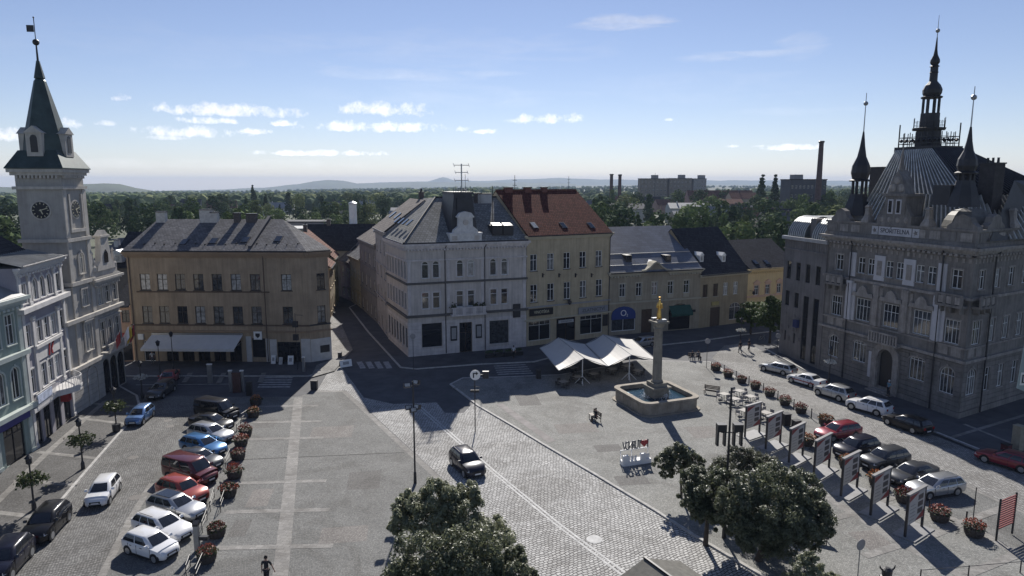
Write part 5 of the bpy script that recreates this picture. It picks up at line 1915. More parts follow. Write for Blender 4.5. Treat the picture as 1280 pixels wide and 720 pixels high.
for q in (f, fs):
 q.courses(.75, r2[0] - 1.9, .52, .07, m_stone)
 q.band(0, .7, .16, m=m_stone, name='plinth')
 q.band(r2[0] - 1.75, r2[0] - 1.45, .34, name='string_course')
 q.band(r2[0] - .35, r2[0] - .18, .16, name='string_course')
 q.band(r3[0] - 1.0, r3[0] - .72, .28, name='string_course')
 q.cornice(H - .75, H + .02, .85, dentil=.62)
 q.band(H - .95, H - .8, .12, m=M_DARK, name='gutter_line')
 # frieze of small blocks
 b = q.mb()
 n = int(q.L / .7)
 for k in range(n):
  x = q.L * (k + .5) / n
  b.box(x - .14, x + .14, -.05, .003, H - 1.6, H - 1.15)
 tag(b.build('frieze_block', [m_stone_tr], B.root), kind='stuff')
 # panelled parapet: each panel its own piece
 b = q.mb()
 b.box(-.3, q.L + .3, -.3, .1, H + .021, H + .4)
 b.box(-.3, q.L + .3, -.3, .1, H + 1.55, H + 1.78)
 b.box(-.2, q.L + .2, -.18, .05, H + .4, H + 1.55)
 b.build('parapet', [m_stone], B.root)
 n = int(q.L / 1.7)
 for k in range(n):
  if q is f and abs((k + .5) / n - .44) < .16:
   continue
  a, c = q.L * (k + .14) / n, q.L * (k + .86) / n
  b = q.mb()
  b.box(a, c, -.24, -.181, H + .55, H + 1.4)
  o = b.build('parapet_panel', [m_stone_tr if k % 3 else m_stone], B.root)
# lettered panel
b = f.mb()
xa, xb = f.sz(1116, 281)[0], f.sz(1140, 284)[0]
mid = (f.sz(1097, 280)[0] + f.sz(1147, 284)[0]) / 2
b.box(mid - 2.2, mid + 2.2, -.26, -.181, H + .5, H + 1.45)
pn = b.build('lettered_panel', [m_stone_pl], B.root)
f.text('SPOŘITELNA', mid, H + .98, .72, mat('dark_letter', (0.06, 0.06, 0.065), .7, 0), out=.265, width=3.9)
for q in (-1, 1):
 b = f.mb()
 b.box(mid + q * 2.75 - .42, mid + q * 2.75 + .42, -.27, -.181, H + .5, H + 1.45)
 o = b.build('emblem_panel', [m_stone_pl], B.root)
 b = MB()
 b.M = f.M @ Matrix.Translation((mid + q * 2.75, -.275, H + .98)) @ Matrix.Rotation(R(90), 4, 'X')
 b.slab([((.3 if k % 2 else .14) * math.cos(k * math.pi / 5), (.3 if k % 2 else .14) * math.sin(k * math.pi / 5)) for k in range(10)], -.01, .04)
 b.build('star', [m_stone], o)
# pale pilaster panels between the bays
for k in range(4):
 s = sP1 + (sP2 - sP1) * k / 3
 b = f.mb()
 w = .75 if k in (1, 2) else .5
 b.box(s - w, s + w, -.12, .003, r3[0] - .5, H - 1.9)
 o = b.build('wall_panel', [m_stone_pl], B.root)
 if k in (1, 2):
  b = f.mb()
  b.box(s - .34, s + .34, -.16, -.121, r3[0] + .1, H - 2.5)
  b.build('inset', [m_stone_tr], o)
 b = f.mb()
 b.box(s - .34, s + .34, -.34, .003, r2[0] - .1, r3[0] - 1.3)
 b.box(s - .45, s + .45, -.42, .003, r3[0] - 1.3, r3[0] - 1.02)
 b.box(s - .75, s - .36, -.1, .003, r2[0] - .1, r3[0] - 1.3)
 b.box(s + .36, s + .75, -.1, .003, r2[0] - .1, r3[0] - 1.3)
 b.build('pilaster', [m_stone_pl if k in (0, 3) else m_stone_tr], B.root)
 if k < 3:
  c = sP1 + (sP2 - sP1) * (k + .5) / 3
  b = f.mb()     # carved hood over the first floor window
  zh = r2[1] + .55
  b.prism([(c - 1.6, zh), (c + 1.6, zh), (c + 1.4, zh + .5), (c + .8, zh + .45), (c + .45, zh + 1.1), (c, zh + 1.35), (c - .45, zh + 1.1), (c - .8, zh + .45), (c - 1.4, zh + .5)], -.3, .003)
  b.build('carved_hood', [m_stone_tr], B.root)
# bay balconies of the corner bays
for q, c in ((f, sL), (f, sR), (fs, Ls * .62 / 6)):
 b = q.mb()
 z = r3[0] - 1.6
 b.box(c - 1.5, c + 1.5, -.9, 0, z - .25, z)
 b.box(c - 1.5, c + 1.5, -.9, -.75, z + .95, z + 1.12)
 for k in range(4):
  x = c - 1.4 + 2.8 * k / 3
  b.box(x - .16, x + .16, -.88, -.74, z, z + .95)
 for k in range(3):
  b.prism([(c - 1.2 + 1.1 * k, z - .26), (c - 1.0 + 1.1 * k, z - .26), (c - 1.0 + 1.1 * k, z - .9), (c - 1.2 + 1.1 * k, z - .6)][::-1], -.6, 0)
 o = b.build('balcony', [m_stone], B.root)
 b = q.mb()
 for k in range(3):
  x = c - 1.4 + 2.8 * (k + .5) / 3
  b.box(x - .28, x + .28, -.84, -.78, z + .1, z + .85)
 b.build('balcony_panel', [m_stone_tr], o)
 z = r2[0] - 1.5
 for k in (-1, 1):
  b = q.mb()
  b.box(c + k * .75 - .55, c + k * .75 + .55, -.1, .003, z + .25, z + 1.15)
  b.build('wall_panel', [m_stone_tr], B.root)
# central balustrade under the first floor
b = f.mb()
z = r2[0] - 1.44
b.box(sD - 2.0, sD + 2.0, -1.0, 0, z - .4, z - .2)
b.box(sD - 2.0, sD + 2.0, -1.0, -.85, z + .8, z + .95)
for k in range(11):
 x = sD - 1.9 + 3.8 * k / 10
 b.box(x - .09, x + .09, -.98, -.86, z - .2, z + .8)
b.build('balcony', [m_stone_tr], B.root)
# portal
b = f.mb()
zd = f.sz(1110, 438)[1]
for q in (-1, 1):
 b.box(sD + q * 1.5 - .38, sD + q * 1.5 + .38, -.35, .003, .1, zd - .9)
o_, i_ = arch_pts(3.7, zd - .9, 1.75, 10), arch_pts(2.1, zd - .9, 1.02, 10)
for k in range(10):
 b.prism([(sD + x, z) for x, z in (i_[k + 1], o_[k + 1], o_[k], i_[k])], -.32, .003)
b.build('portal_surround', [m_stone_tr], B.root)
b = f.mb()
b.box(sD - 2.5, sD - 2.1, -.12, -.072, 1.3, 4.4)
b.build('notice_board', [m_stone_pl], B.root)
b = f.mb()
b.box(sD - 1.6, sD + 1.6, -1.2, 0, .1, .24)
b.box(sD - 1.4, sD + 1.4, -.8, 0, .24, .38)
b.build('door_step', [m_stone_tr], B.root)
f.pipe(sP1 - .1, .2, H - .5, out=.3, r=.08)
f.pipe(sP2 + .15, .2, H - .5, out=.3, r=.08)
fs.pipe(Ls * 1.25 / 6, .2, H - .5, out=.3, r=.08)
# roofline ornaments: scrolled gablets and obelisks along the parapet
m_rib = mat('glinting_roof_seam', (0.5, 0.5, 0.47), .45, .2, 1.5, metal=.3)  # lighter than the sheet: the glint of the seam edges put into the colour
m_seam = mat('pale_roof_sheet', (0.20, 0.20, 0.185), .5, .2, 1.2, metal=.3)
m_dkroof = mat('dark_roof_sheet', (0.028, 0.028, 0.032), .55, .25, .8)
zt = H + 1.78
def gablet(q, c, w, h):
 b = q.mb()
 b.prism([(c - w, zt), (c + w, zt), (c + w * .95, zt + h * .2), (c + w * .6, zt + h * .45), (c + w * .45, zt + h * .8), (c, zt + h), (c - w * .45, zt + h * .8), (c - w * .6, zt + h * .45), (c - w * .95, zt + h * .2)], -.2, .5)
 b.build('gablet', [m_stone], B.root)
def obelisk(q, c, h=2.0):
 b = q.mb()
 b.lathe([(.55, 0), (.5, .3), (.3, .8), (.24, h * .85), (.32, h * .88), (.2, h)], 4, (c, .15, zt), 0, R(45), True)
 b.build('obelisk', [m_stone_tr], B.root)
gablet(f, f.sz(1053, 262)[0], 1.5, 1.5)
gablet(f, L - 1.5, 1.7, 1.5)
gablet(fs, 3.2, 1.7, 1.5)
obelisk(f, f.sz(1084.5, 265)[0])
obelisk(f, f.sz(1160, 270)[0])
obelisk(fs, 7.0)
gablet(fs, Ls * .85, 1.6, 1.5)
# big stepped dormer in the middle of the front
gx = mid - .3
b = f.mb()
b.box(gx - 2.3, gx + 2.3, -.25, 2.2, zt, zt + .95)
b.box(gx - 1.35, gx + 1.35, -.22, 2.2, zt + .95, zt + 3.1)
b.prism([(gx - 2.2, zt + .95), (gx - 1.36, zt + .95), (gx - 1.36, zt + 2.4), (gx - 1.7, zt + 1.6)], -.15, .3)
b.prism([(gx + 1.36, zt + .95), (gx + 2.2, zt + .95), (gx + 1.7, zt + 1.6), (gx + 1.36, zt + 2.4)], -.15, .3)
b.box(gx - 1.65, gx + 1.65, -.4, 2.2, zt + 3.1, zt + 3.4)
b.prism([(gx - 1.2, zt + 3.4), (gx + 1.2, zt + 3.4), (gx + .7, zt + 4.9), (gx, zt + 6.0), (gx - .7, zt + 4.9)], -.15, 1.2)
b.lathe([(.25, 0), (.18, 1.2), (.03, 2.6)], 8, (gx, .3, zt + 5.9))
dm = b.build('stepped_dormer', [m_stone], B.root)
for q in (-.55, .55):
 b = f.mb()
 b.box(gx + q - .36, gx + q + .36, -.3, -.221, zt + 1.15, zt + 2.75)
 o = b.build('window', [m_stone_pl], dm)
 b = f.mb()
 b.box(gx + q - .2, gx + q + .2, -.33, -.301, zt + 1.3, zt + 2.6)
 b.build('pane', [M_GLASS], o)
b = f.mb()
for k in range(4):
 b.M = f.M @ Matrix.Translation((gx - 1.65 + 1.1 * k, -.26, zt + .5)) @ Matrix.Rotation(R(90), 4, 'X')
 b.lathe([(.3, 0), (.22, .05), (.02, .06)], 10)
for (x, z, r) in ((-.55, 4.0, .45), (.55, 4.0, .45), (0, 4.85, .42)):
 b.M = f.M @ Matrix.Translation((gx + x, -.16, zt + z)) @ Matrix.Rotation(R(90), 4, 'X')
 b.lathe([(r, 0), (r * .8, .06), (.02, .07)], 12)
b.build('carved_disc', [m_stone_tr], dm)
# corner turrets with onion caps
def onion(c, z, r, hs, hc, mast, name='turret'):
 """octagonal lantern, bulb cap, needle and ball"""
 b = f.mb()
 b.lathe([(r * 1.9, 0), (r * 1.55, 1.2), (r * 1.15, 2.2), (r * 1.05, 2.6)], 8, (c[0], c[1], z), 0, R(22.5))
 o = b.build(name, [m_dkroof], B.root)
 b = f.mb()
 for k in range(8):
  a = R(22.5) + k * math.pi / 4
  x, y = c[0] + r * .82 * math.cos(a), c[1] + r * .82 * math.sin(a)
  b.box(x - .11, x + .11, y - .11, y + .11, z + 2.6, z + 2.6 + hs)
 b.build('lantern_post', [m_dkroof], o)
 b = f.mb()
 zz = z + 2.6 + hs
 b.lathe([(r * 1.25, 0), (r * 1.3, .15), (r * .95, .3), (r * 1.15, hc * .18), (r * 1.05, hc * .32), (r * .55, hc * .5), (r * .32, hc * .7), (.09, hc)], 10, (c[0], c[1], zz))
 b.build('onion_cap', [m_dkroof], o)
 b = f.mb()
 b.lathe([(.07, 0), (.04, mast)], 6, (c[0], c[1], zz + hc - .05))
 b.ball((c[0], c[1], zz + hc + mast * .72), .27, 8, 6)
 b.build('finial', [M_STEEL], o)
pT = B.Wi @ at(1073, 250, 84.5)
onion((pT.x, pT.y), 20.0, .95, 1.5, 6.0, 4.6)
# mansard: seamed slopes up to a railed platform
pR = B.Wi @ at(1213, 184, 72.0)
ZP = 27.9
bx0, bx1, by0, by1 = 2.2, L - 1.0, 1.2, 21
mx0, mx1, my0, my1 = 3.9, 8.5, 5.8, 9.8
def slope(name, q, m, seams, parent=B):
 b = f.mb()
 b.face(q)
 o = b.build(name, [m], B.root)
 a0, a1, t1, t0 = [Vector(v) for v in q]
 nrm = (a1 - a0).cross(t0 - a0).normalized()
 b = f.mb()
 for k in range(seams + 1):
  t = k / seams
  p, r = a0.lerp(a1, t), t0.lerp(t1, t)
  d = (a1 - a0).normalized() * .06
  b.hexa([p - d, p + d, r + d, r - d], [p - d + nrm * .24, p + d + nrm * .24, r + d + nrm * .24, r - d + nrm * .24])
 tag(b.build('roof_seam', [m_rib if m is m_seam else m], o), kind='stuff')
 return o
zb = H + .6
zk = 22.6
kx0, kx1, ky0, ky1 = 3.2, L - 4.0, 3.2, 17
low = [(bx0, by0), (bx1, by0), (bx1, by1), (bx0, by1)]
kn = [(kx0, ky0), (kx1, ky0), (kx1, ky1), (kx0, ky1)]
hi = [(mx0, my0), (mx1, my0), (mx1, my1), (mx0, my1)]
for i in range(4):
 j = (i + 1) % 4
 slope('roof', [(*low[i], zb), (*low[j], zb), (*kn[j], zk), (*kn[i], zk)], m_seam, 26 if i % 2 == 0 else 26)
 slope('roof', [(*kn[i], zk), (*kn[j], zk), (*hi[j], ZP), (*hi[i], ZP)], m_seam if i in (0, 3) else m_dkroof, 22)
# broken outline: dark wings towards the side street
wl = B.lw(E_)
b = MB()
p0, p1, p2, p3 = (L + .2, 1.5), (LE.x - .5, LE.y + 1.5), (LE.x - 2, LE.y + 13), (L - 4, 16)
r0, r1 = (L - 3.2, 8.5), (LE.x - 4.5, LE.y + 8)
zr = 24.2
for q in ([(*p0, zb), (*p1, zb), (*r1, zr), (*r0, zr)], [(*p1, zb), (*p2, zb), (*r1, zr)], [(*p2, zb), (*p3, zb), (*r0, zr), (*r1, zr)], [(*p3, zb), (*p0, zb), (*r0, zr)]):
 b.face(q)
b.build('roof', [m_dkroof], B.root)
b = f.mb()
b.box(mx0 - .3, mx1 + .3, my0 - .3, my1 + .3, ZP - .5, ZP + .25)
b.build('platform', [m_dkroof], B.root)
b = f.mb()
for (x0, y0), (x1, y1) in zip([(mx0, my0), (mx1, my0), (mx1, my1), (mx0, my1)], [(mx1, my0), (mx1, my1), (mx0, my1), (mx0, my0)]):
 n = 6
 b.tube((x0, y0, ZP + .6), (x1, y1, ZP + .6), .05, 4)
 b.tube((x0, y0, ZP + 1.35), (x1, y1, ZP + 1.35), .05, 4)
 for k in range(n + 1):
  x, y = x0 + (x1 - x0) * k / n, y0 + (y1 - y0) * k / n
  b.tube((x, y, ZP + .2), (x, y, ZP + (2.9 if k in (0, n) else 1.9)), .045 if k not in (0, n) else .07, 4)
  if k < n:
   xm, ym = x0 + (x1 - x0) * (k + .5) / n, y0 + (y1 - y0) * (k + .5) / n
   b.lathe([(.02, -.22), (.22, 0), (.02, .22)], 6, (xm, ym, ZP + .98))
b.build('roof_railing', [M_DARK], B.root)
cx, cy = 6.1, 7.8
b = f.mb()
b.lathe([(2.3, 0), (2.2, 4.0)], 8, (cx, cy, ZP - .2), 0, R(22.5), True)
b.lathe([(2.9, 0), (3.0, .4), (2.6, .5)], 8, (cx, cy, ZP + 3.8), 0, R(22.5), True)
b.lathe([(1.75, 0), (1.7, 2.9)], 8, (cx, cy, ZP + 4.3), 0, R(22.5), True)
tw = b.build('lantern_turret', [m_dkroof], B.root)
b = f.mb()
for k in range(8):
 a = R(22.5) + k * math.pi / 4
 a2 = a + math.pi / 4
 x, y = cx + 2.95 * math.cos(a), cy + 2.95 * math.sin(a)
 x2, y2 = cx + 2.95 * math.cos(a2), cy + 2.95 * math.sin(a2)
 b.tube((x, y, ZP + 4.2), (x, y, ZP + 6.3), .06, 4)
 for z in (4.8, 5.5):
  b.tube((x, y, ZP + z), (x2, y2, ZP + z), .04, 4)
 for j in (1, 2):
  b.tube((x + (x2 - x) * j / 3, y + (y2 - y) * j / 3, ZP + 4.2), (x + (x2 - x) * j / 3, y + (y2 - y) * j / 3, ZP + 5.7), .035, 4)
 a3 = R(22.5) + k * math.pi / 4
 x, y = cx + 1.5 * math.cos(a3), cy + 1.5 * math.sin(a3)
 b.box(x - .16, x + .16, y - .16, y + .16, ZP + 7.15, ZP + 10.2)
b.build('lantern_post', [m_dkroof], tw)
b = f.mb()
zl = ZP + 10.2
b.lathe([(1.9, 0), (2.0, .3), (1.5, .5), (1.75, 1.0), (1.8, 1.7), (1.4, 2.6), (.75, 3.4), (.72, 5.0), (.85, 5.1), (.72, 5.3), (.7, 6.2), (.95, 6.3), (.6, 6.6), (.9, 7.1), (.85, 7.6), (.4, 8.6), (.25, 9.6), (.1, 12.0)], 10, (cx, cy, zl))
b.build('onion_cap', [m_dkroof], tw)
b = f.mb()
b.lathe([(.09, 0), (.04, 4.4)], 6, (cx, cy, zl + 11.9))
b.ball((cx, cy, zl + 13.3), .42, 10, 6)
b.build('finial', [M_STEEL], tw)
S_ = Matrix.Translation((cx, cy, ZP)) @ Matrix.Scale(.57, 4) @ Matrix.Translation((-cx, -cy, -ZP))
tw.matrix_local = S_
pR = B.Wi @ at(1208, 215, 68.5)
onion((pR.x, pR.y), 21.6, .8, .6, 4.6, 3.9)
b = f.mb()
q = B.Wi @ at(1188, 240, 70)
b.box(q.x - 1.0, q.x + 1.0, q.y - 1.2, q.y + 1.5, q.z - 1.3, q.z + .7)
b.build('roof_hatch', [m_dkroof], B.root)
for px, py, Y, w, hh in ((1102, 210, 88, 2.0, 3.0), (1241, 205, 72, 1.7, 3.2)):
 q = B.Wi @ at(px, py, Y)
 B.chimney(q.x, q.y, q.z - hh - 2, q.z, w, w * .8, mat('sooty_stone', (0.06, 0.055, 0.055), .9, .2, 2), pots=3 if px > 1200 else 0)
# curved pale apron behind the corner gablet
b = f.mb()
for c, y in ((L - 3.6, 1.6), (1.8, 1.6)):
 for k in range(6):
  a0, a1 = math.pi / 2 * k / 6, math.pi / 2 * (k + 1) / 6
  p, r = (2.6 * (1 - math.sin(a0)), 3.0 * math.sin(a0)), (2.6 * (1 - math.sin(a1)), 3.0 * math.sin(a1))
  for s in range(8):
   t0, t1 = R(45 * s), R(45 * (s + 1))
   e = lambda rr, t, z: (c + (rr[0] + .7) * math.cos(t) * .85, y + 1.6 + (rr[0] + .7) * math.sin(t) * .85, zb + .6 + z)
   R0 = (2.2 * math.cos(a0), 0), (2.2 * math.cos(a1), 0)
   z0, z1 = 2.6 * math.sin(a0), 2.6 * math.sin(a1)
   b.face([e(R0[0], t0, z0), e(R0[0], t1, z0), e(R0[1], t1, z1), e(R0[1], t0, z1)])
b.build('turret_dome', [mat('dull_dome', (0.16, 0.155, 0.14), .6, .25, 1.5)], B.root)
# ================================================================== far town, woods and hills
m_hill = mat('far_woods', (0.045, 0.065, 0.035), .95, .35, .004)
m_field = mat('far_fields', (0.10, 0.115, 0.05), .95, .4, .003)
def hill(name, prof, Y, back, m):
 """ridge of real depth: crest outline in survey pixels, slopes to front and back"""
 mb = MB()
 rows = []
 pts = [at(x, y, Y) for x, y in prof]
 n = len(pts)
 for k, (dy, t) in enumerate(((-back, 0.0), (-back * .45, .55), (0, 1.0), (back * .8, .5), (back * 1.6, 0))):
  row = []
  for p in pts:
   z0 = land_z(p.x, p.y + dy) - 30
   z = z0 + (p.z - z0) * t + (rnd.uniform(-2, 2) if 0 < t < 1 else 0)
   row.append((p.x * (1 + dy / Y), p.y + dy, z))
  rows.append(row)
 vs = [v for r_ in rows for v in r_]
 fs = [(a * n + k, a * n + k + 1, (a + 1) * n + k + 1, (a + 1) * n + k) for a in range(4) for k in range(n - 1)]
 me = bpy.data.meshes.new(name)
 me.from_pydata(vs, [], fs)
 me.materials.append(m)
 me.polygons.foreach_set('use_smooth', [True] * len(me.polygons))
 tag(put(name, me), kind='structure')
def dense(prof, step=12, jit=0.35):
 out = []
 for (a, b) in zip(prof[:-1], prof[1:]):
  n = max(1, int((b[0] - a[0]) / step))
  for k in range(n):
   t = k / n
   t2 = t * t * (3 - 2 * t)
   out.append((a[0] + (b[0] - a[0]) * t, a[1] + (b[1] - a[1]) * t2 + rnd.uniform(-jit, jit)))
 out.append(prof[-1])
 return out
hill('hill', dense([(-420, 236), (-160, 233), (0, 234), (60, 233), (105, 230), (130, 229.2), (150, 230), (170, 235), (190, 238.4), (215, 242)]), 2700, 420, m_hill)
hill('hill', dense([(150, 240), (250, 237.5), (330, 234.5), (372, 230), (392, 226.5), (410, 225), (430, 226.2), (446, 229), (480, 228.5), (520, 227.5), (620, 228), (680, 228.5), (720, 230)]), 6500, 900, m_hill)
hill('hill', dense([(420, 230), (500, 227.6), (535, 226.5), (541, 225), (548, 222.6), (553, 221.4), (558, 222.4), (568, 225.4), (600, 226.4), (640, 224.2), (700, 222.6), (760, 224.4), (830, 225), (900, 225.6), (960, 225.2), (1040, 226), (1120, 226), (1300, 228), (1420, 231)]), 9500, 1100, m_hill)
# ------------------------------------------------------------------ mid-distance trees, one by one
leafA = leaf_mat('wood_leaf_mid', (0.055, 0.088, 0.036), (0.15, 0.20, 0.08), .35, .12, .9, .05)
leafB = leaf_mat('wood_leaf_dark', (0.036, 0.060, 0.030), (0.095, 0.135, 0.065), .35, .12, .9, .05)
leafC = leaf_mat('wood_leaf_pale', (0.10, 0.125, 0.055), (0.22, 0.25, 0.11), .35, .12, .9, .05)
m_bark = mat('bark', (0.06, 0.048, 0.038), .95, .25, 4)
def crown_mesh(name, n, lf, form, seed):
 """crown of leaf clumps on several lobes, unit height"""
 r = random.Random(seed)
 lobes = []
 if form == 'round':
  for k in range(11):
   a, h = r.uniform(0, 6.28), r.uniform(.25, .85)
   q = .33 * math.sin(math.pi * min(.95, h)) * r.uniform(.5, 1)
   lobes.append((Vector((q * math.cos(a), q * math.sin(a), h)), r.uniform(.13, .22)))
 elif form == 'tall':
  for k in range(12):
   h = .12 + .82 * k / 11
   a = r.uniform(0, 6.28)
   q = .10 * r.uniform(0, 1)
   lobes.append((Vector((q * math.cos(a), q * math.sin(a), h)), .15 * (1.05 - h * .6) * r.uniform(.8, 1.15)))
 else:   # conifer
  for k in range(12):
   h = .1 + .86 * k / 11
   lobes.append((Vector((r.uniform(-.02, .02), r.uniform(-.02, .02), h)), .19 * (1.02 - h)))
 mb = MB()
 for k in range(n):
  c, rad = lobes[r.randrange(len(lobes))]
  d = Vector((r.gauss(0, 1), r.gauss(0, 1), r.gauss(.25, 1))).normalized()
  p = c + d * rad * r.uniform(.72, 1.08)
  nn = (d + Vector((r.gauss(0, .5), r.gauss(0, .5), r.gauss(.2, .5)))).normalized()
  s = nn.orthogonal().normalized()
  t = nn.cross(s)
  a = r.uniform(0, 6.28)
  s, t = s * math.cos(a) + t * math.sin(a), t * math.cos(a) - s * math.sin(a)
  e = lf * r.uniform(.6, 1.3)
  mb.face([p - s * e, p + t * e * .7, p + s * e, p - t * e * .7])
 return mb.mesh(name, None)
CROWNS = {}
for form, cnt in (('round', 4), ('tall', 2), ('conifer', 2)):
 CROWNS[form] = [crown_mesh('crown', 700, .042 if form != 'conifer' else .034, form, 50 + 7 * k + len(form)) for k in range(cnt)]
 for me in CROWNS[form]:
  me.materials.append(None)
tb = MB()
tb.tube((0, 0, -.4), (0, 0, 1), .5, 7, .22)
for k in range(4):
 a = k * 1.7
 tb.tube((0, 0, .75), (math.cos(a) * 1.9, math.sin(a) * 1.9, 1.5), .16, 5, .05)
TRUNK = tb.mesh('trunk', m_bark)
n_trees = 0
def wood_tree(x, y, h, form, lm, label, group):
 global n_trees
 z = land_z(x, y)
 o = put({'round': 'broadleaf_tree', 'tall': 'slender_tree', 'conifer': 'spruce_tree'}[form], None, None, (x, y, z))
 tag(o, label, 'tree', group)
 t = put('trunk', TRUNK, o)
 t.scale = (h * .035, h * .035, h * .28)
 c = put('crown', rnd.choice(CROWNS[form]), o, (0, 0, h * .06), rnd.uniform(0, 6.28))
 w = rnd.uniform(.85, 1.25)
 c.scale = (h * w, h * w, h * .97)
 setmat(c, lm)
 n_trees += 1
LB = {('round', 0): 'dark green broadleaf tree in the wooded belt beyond the roofs', ('round', 1): 'mid green broadleaf tree in the wooded belt beyond the roofs',
  ('round', 2): 'pale olive broadleaf tree in the wooded belt beyond the roofs', ('tall', 0): 'dark slender tree in the wooded belt beyond the roofs',
  ('tall', 1): 'mid green slender tree in the wooded belt beyond the roofs', ('tall', 2): 'pale slender tree in the wooded belt beyond the roofs',
  ('conifer', 0): 'dark pointed spruce in the wooded belt beyond the roofs', ('conifer', 1): 'dark pointed spruce in the wooded belt beyond the roofs', ('conifer', 2): 'dark pointed spruce in the wooded belt beyond the roofs'}
GP = 'trees in the wooded belt beyond the roofs'
def belt(n, x0, x1, y0, y1, h0, h1, seed, where):
 """trees spread over a strip of land given by survey columns and distances"""
 r = random.Random(seed)
 for k in range(n):
  Y = math.exp(r.uniform(math.log(y0), math.log(y1)))
  px = r.uniform(x0, x1)
  p = at(px, 300, Y)
  form = r.choices(['round', 'tall', 'conifer'], [.72, .18, .10])[0]
  i = r.choices([0, 1, 2], [.45, .38, .17])[0]
  lm = (leafB, leafA, leafC)[i if form != 'conifer' else 0]
  wood_tree(p.x, Y, r.uniform(h0, h1), form, lm, LB[(form, i if form != 'conifer' else 0)].replace('in the wooded belt beyond the roofs', where), 'trees ' + where)
belt(56, 742, 1062, 165, 330, 11, 17, 1, 'behind the pediment and sand houses')
belt(26, -90, 95, 170, 420, 11, 17, 9, 'at the far left behind the clock tower')
belt(40, 740, 1070, 330, 620, 12, 19, 2, 'below the skyline blocks at right')
belt(46, 95, 340, 190, 420, 11, 17, 3, 'behind the ochre house roof')
belt(16, 340, 470, 260, 520, 10, 15, 4, 'above the side street roofs')
belt(30, 480, 640, 320, 620, 10, 14, 5, 'beyond the corner house roof')
belt(34, 100, 480, 420, 700, 12, 18, 6, 'far behind the clock tower and ochre house')
belt(14, 640, 760, 260, 560, 8, 13, 8, 'beyond the red roof')
for px, py, Y, h, w in ((953, 219, 430, 19, 0), (970, 219, 430, 18, 0), (316, 232, 560, 20, 0), (1241, 226, 300, 20, 0)):
 p = at(px, py, Y)
 wood_tree(p.x, Y, p.z - land_z(p.x, Y), 'conifer', leafB, 'tall dark spruce standing above the skyline woods', 'skyline spruces')
def forest():
 """far wood that reads as one mass: thousands of low crowns in one object"""
 r = random.Random(5)
 mb = MB()
 for k in range(5200):
  Y = math.exp(r.uniform(math.log(600), math.log(4200)))
  px = r.uniform(-60, 1340)
  # open fields here and there
  x = (px - 640) / F_PX * Y
  if (math.sin(x * .004 + Y * .002) + math.sin(x * .0017 - Y * .0031 + 2)) > 1.15:
   continue
  right = px > 640
  if right and Y < 900 and 1060 > px > 740 and r.random() < .55:
   continue
  z = land_z(x, Y)
  h = r.uniform(9, 17) * (1.0 if not right else .72)
  w = h * r.uniform(.32, .6) * (1 + Y / 6000)
  m = r.choice((0, 0, 1, 2))
  n = 7
  a0 = r.uniform(0, 6)
  j = [r.uniform(.75, 1.2) for q in range(n)]
  i = mb.p([(x + w * .8 * j[q] * math.cos(a0 + q * 6.283 / n), Y + w * .8 * j[q] * math.sin(a0 + q * 6.283 / n), z) for q in range(n)])
  i2 = mb.p([(x + w * j[-q] * math.cos(a0 + q * 6.283 / n), Y + w * j[-q] * math.sin(a0 + q * 6.283 / n), z + h * r.uniform(.42, .62)) for q in range(n)])
  i3 = mb.p([(x + w * .55 * j[q] * math.cos(a0 + q * 6.283 / n), Y + w * .55 * j[q] * math.sin(a0 + q * 6.283 / n), z + h * r.uniform(.78, .95)) for q in range(n)])
  top = mb.p([(x, Y, z + h)])
  for q in range(n):
   p = (q + 1) % n
   for f_ in ((i + q, i + p, i2 + p, i2 + q), (i2 + q, i2 + p, i3 + p, i3 + q), (i3 + q, i3 + p, top)):
    mb.f.append(f_)
    mb.m.append(m)
 o = mb.build('forest', [leafB, leafA, leafC])
 tag(o, 'far dark green woods stretching to the hills', 'forest', kind='stuff')
forest()
# ------------------------------------------------------------------ far houses and works
roofc = [m_oldred, m_shingle, m_shingle_dk, MATS['pale_seam_metal']]
wallc = [mat('far_wall_white', (0.5, 0.49, 0.46), .9, .1, .3), mat('far_wall_cream', (0.42, 0.36, 0.27), .9, .1, .3), mat('far_wall_grey', (0.26, 0.25, 0.25), .9, .1, .3), mat('far_wall_rose', (0.36, 0.24, 0.20), .9, .1, .3), mat('far_wall_dark', (0.09, 0.09, 0.10), .9, .1, .3), mat('far_wall_sandy', (0.2, 0.17, 0.14), .9, .1, .3)]
def far_house(px, Y, w, d, h, zr, label, wi=0, ri=0, rot=0.0, z0=None, flat=False, name='far_house', cols=4, rows=2, chim=True, group=None, cat='house'):
 p = at(px, 300, Y)
 z = land_z(p.x, Y) if z0 is None else z0
 a = Vector((p.x - w / 2 * math.cos(rot), Y - w / 2 * math.sin(rot)))
 b_ = Vector((p.x + w / 2 * math.cos(rot), Y + w / 2 * math.sin(rot)))
 B = Bld(name, label, a, b_, d, h, wallc[wi], wallc[wi], cat, group)
 B.root.location.z = z
 q = B.front
 for i in range(cols):
  for k in range(rows):
   z1 = .9 + k * (h - .6) / rows
   q.win(w * (i + .5) / cols, z1, z1 + min(1.7, (h / rows) * .6), min(1.5, w / cols * .5), 'plain', M_CREAMW, M_GLASS, sill=False)
 q.wall(h)
 B.shell([(0, 0), (w, 0), (w, d), (0, d)], h)
 if flat:
  b = MB()
  b.box(-.3, w + .3, -.3, d + .3, h, h + .5)
  b.build('roof', [roofc[ri]], B.root)
 else:
  B.roof(zr, roofc[ri], ov=.4)
  if chim:
   B.chimney(w * .3, d / 2, zr - .8, zr + 1.1, .8, .7, bc if wi else wc, 0)
 return B
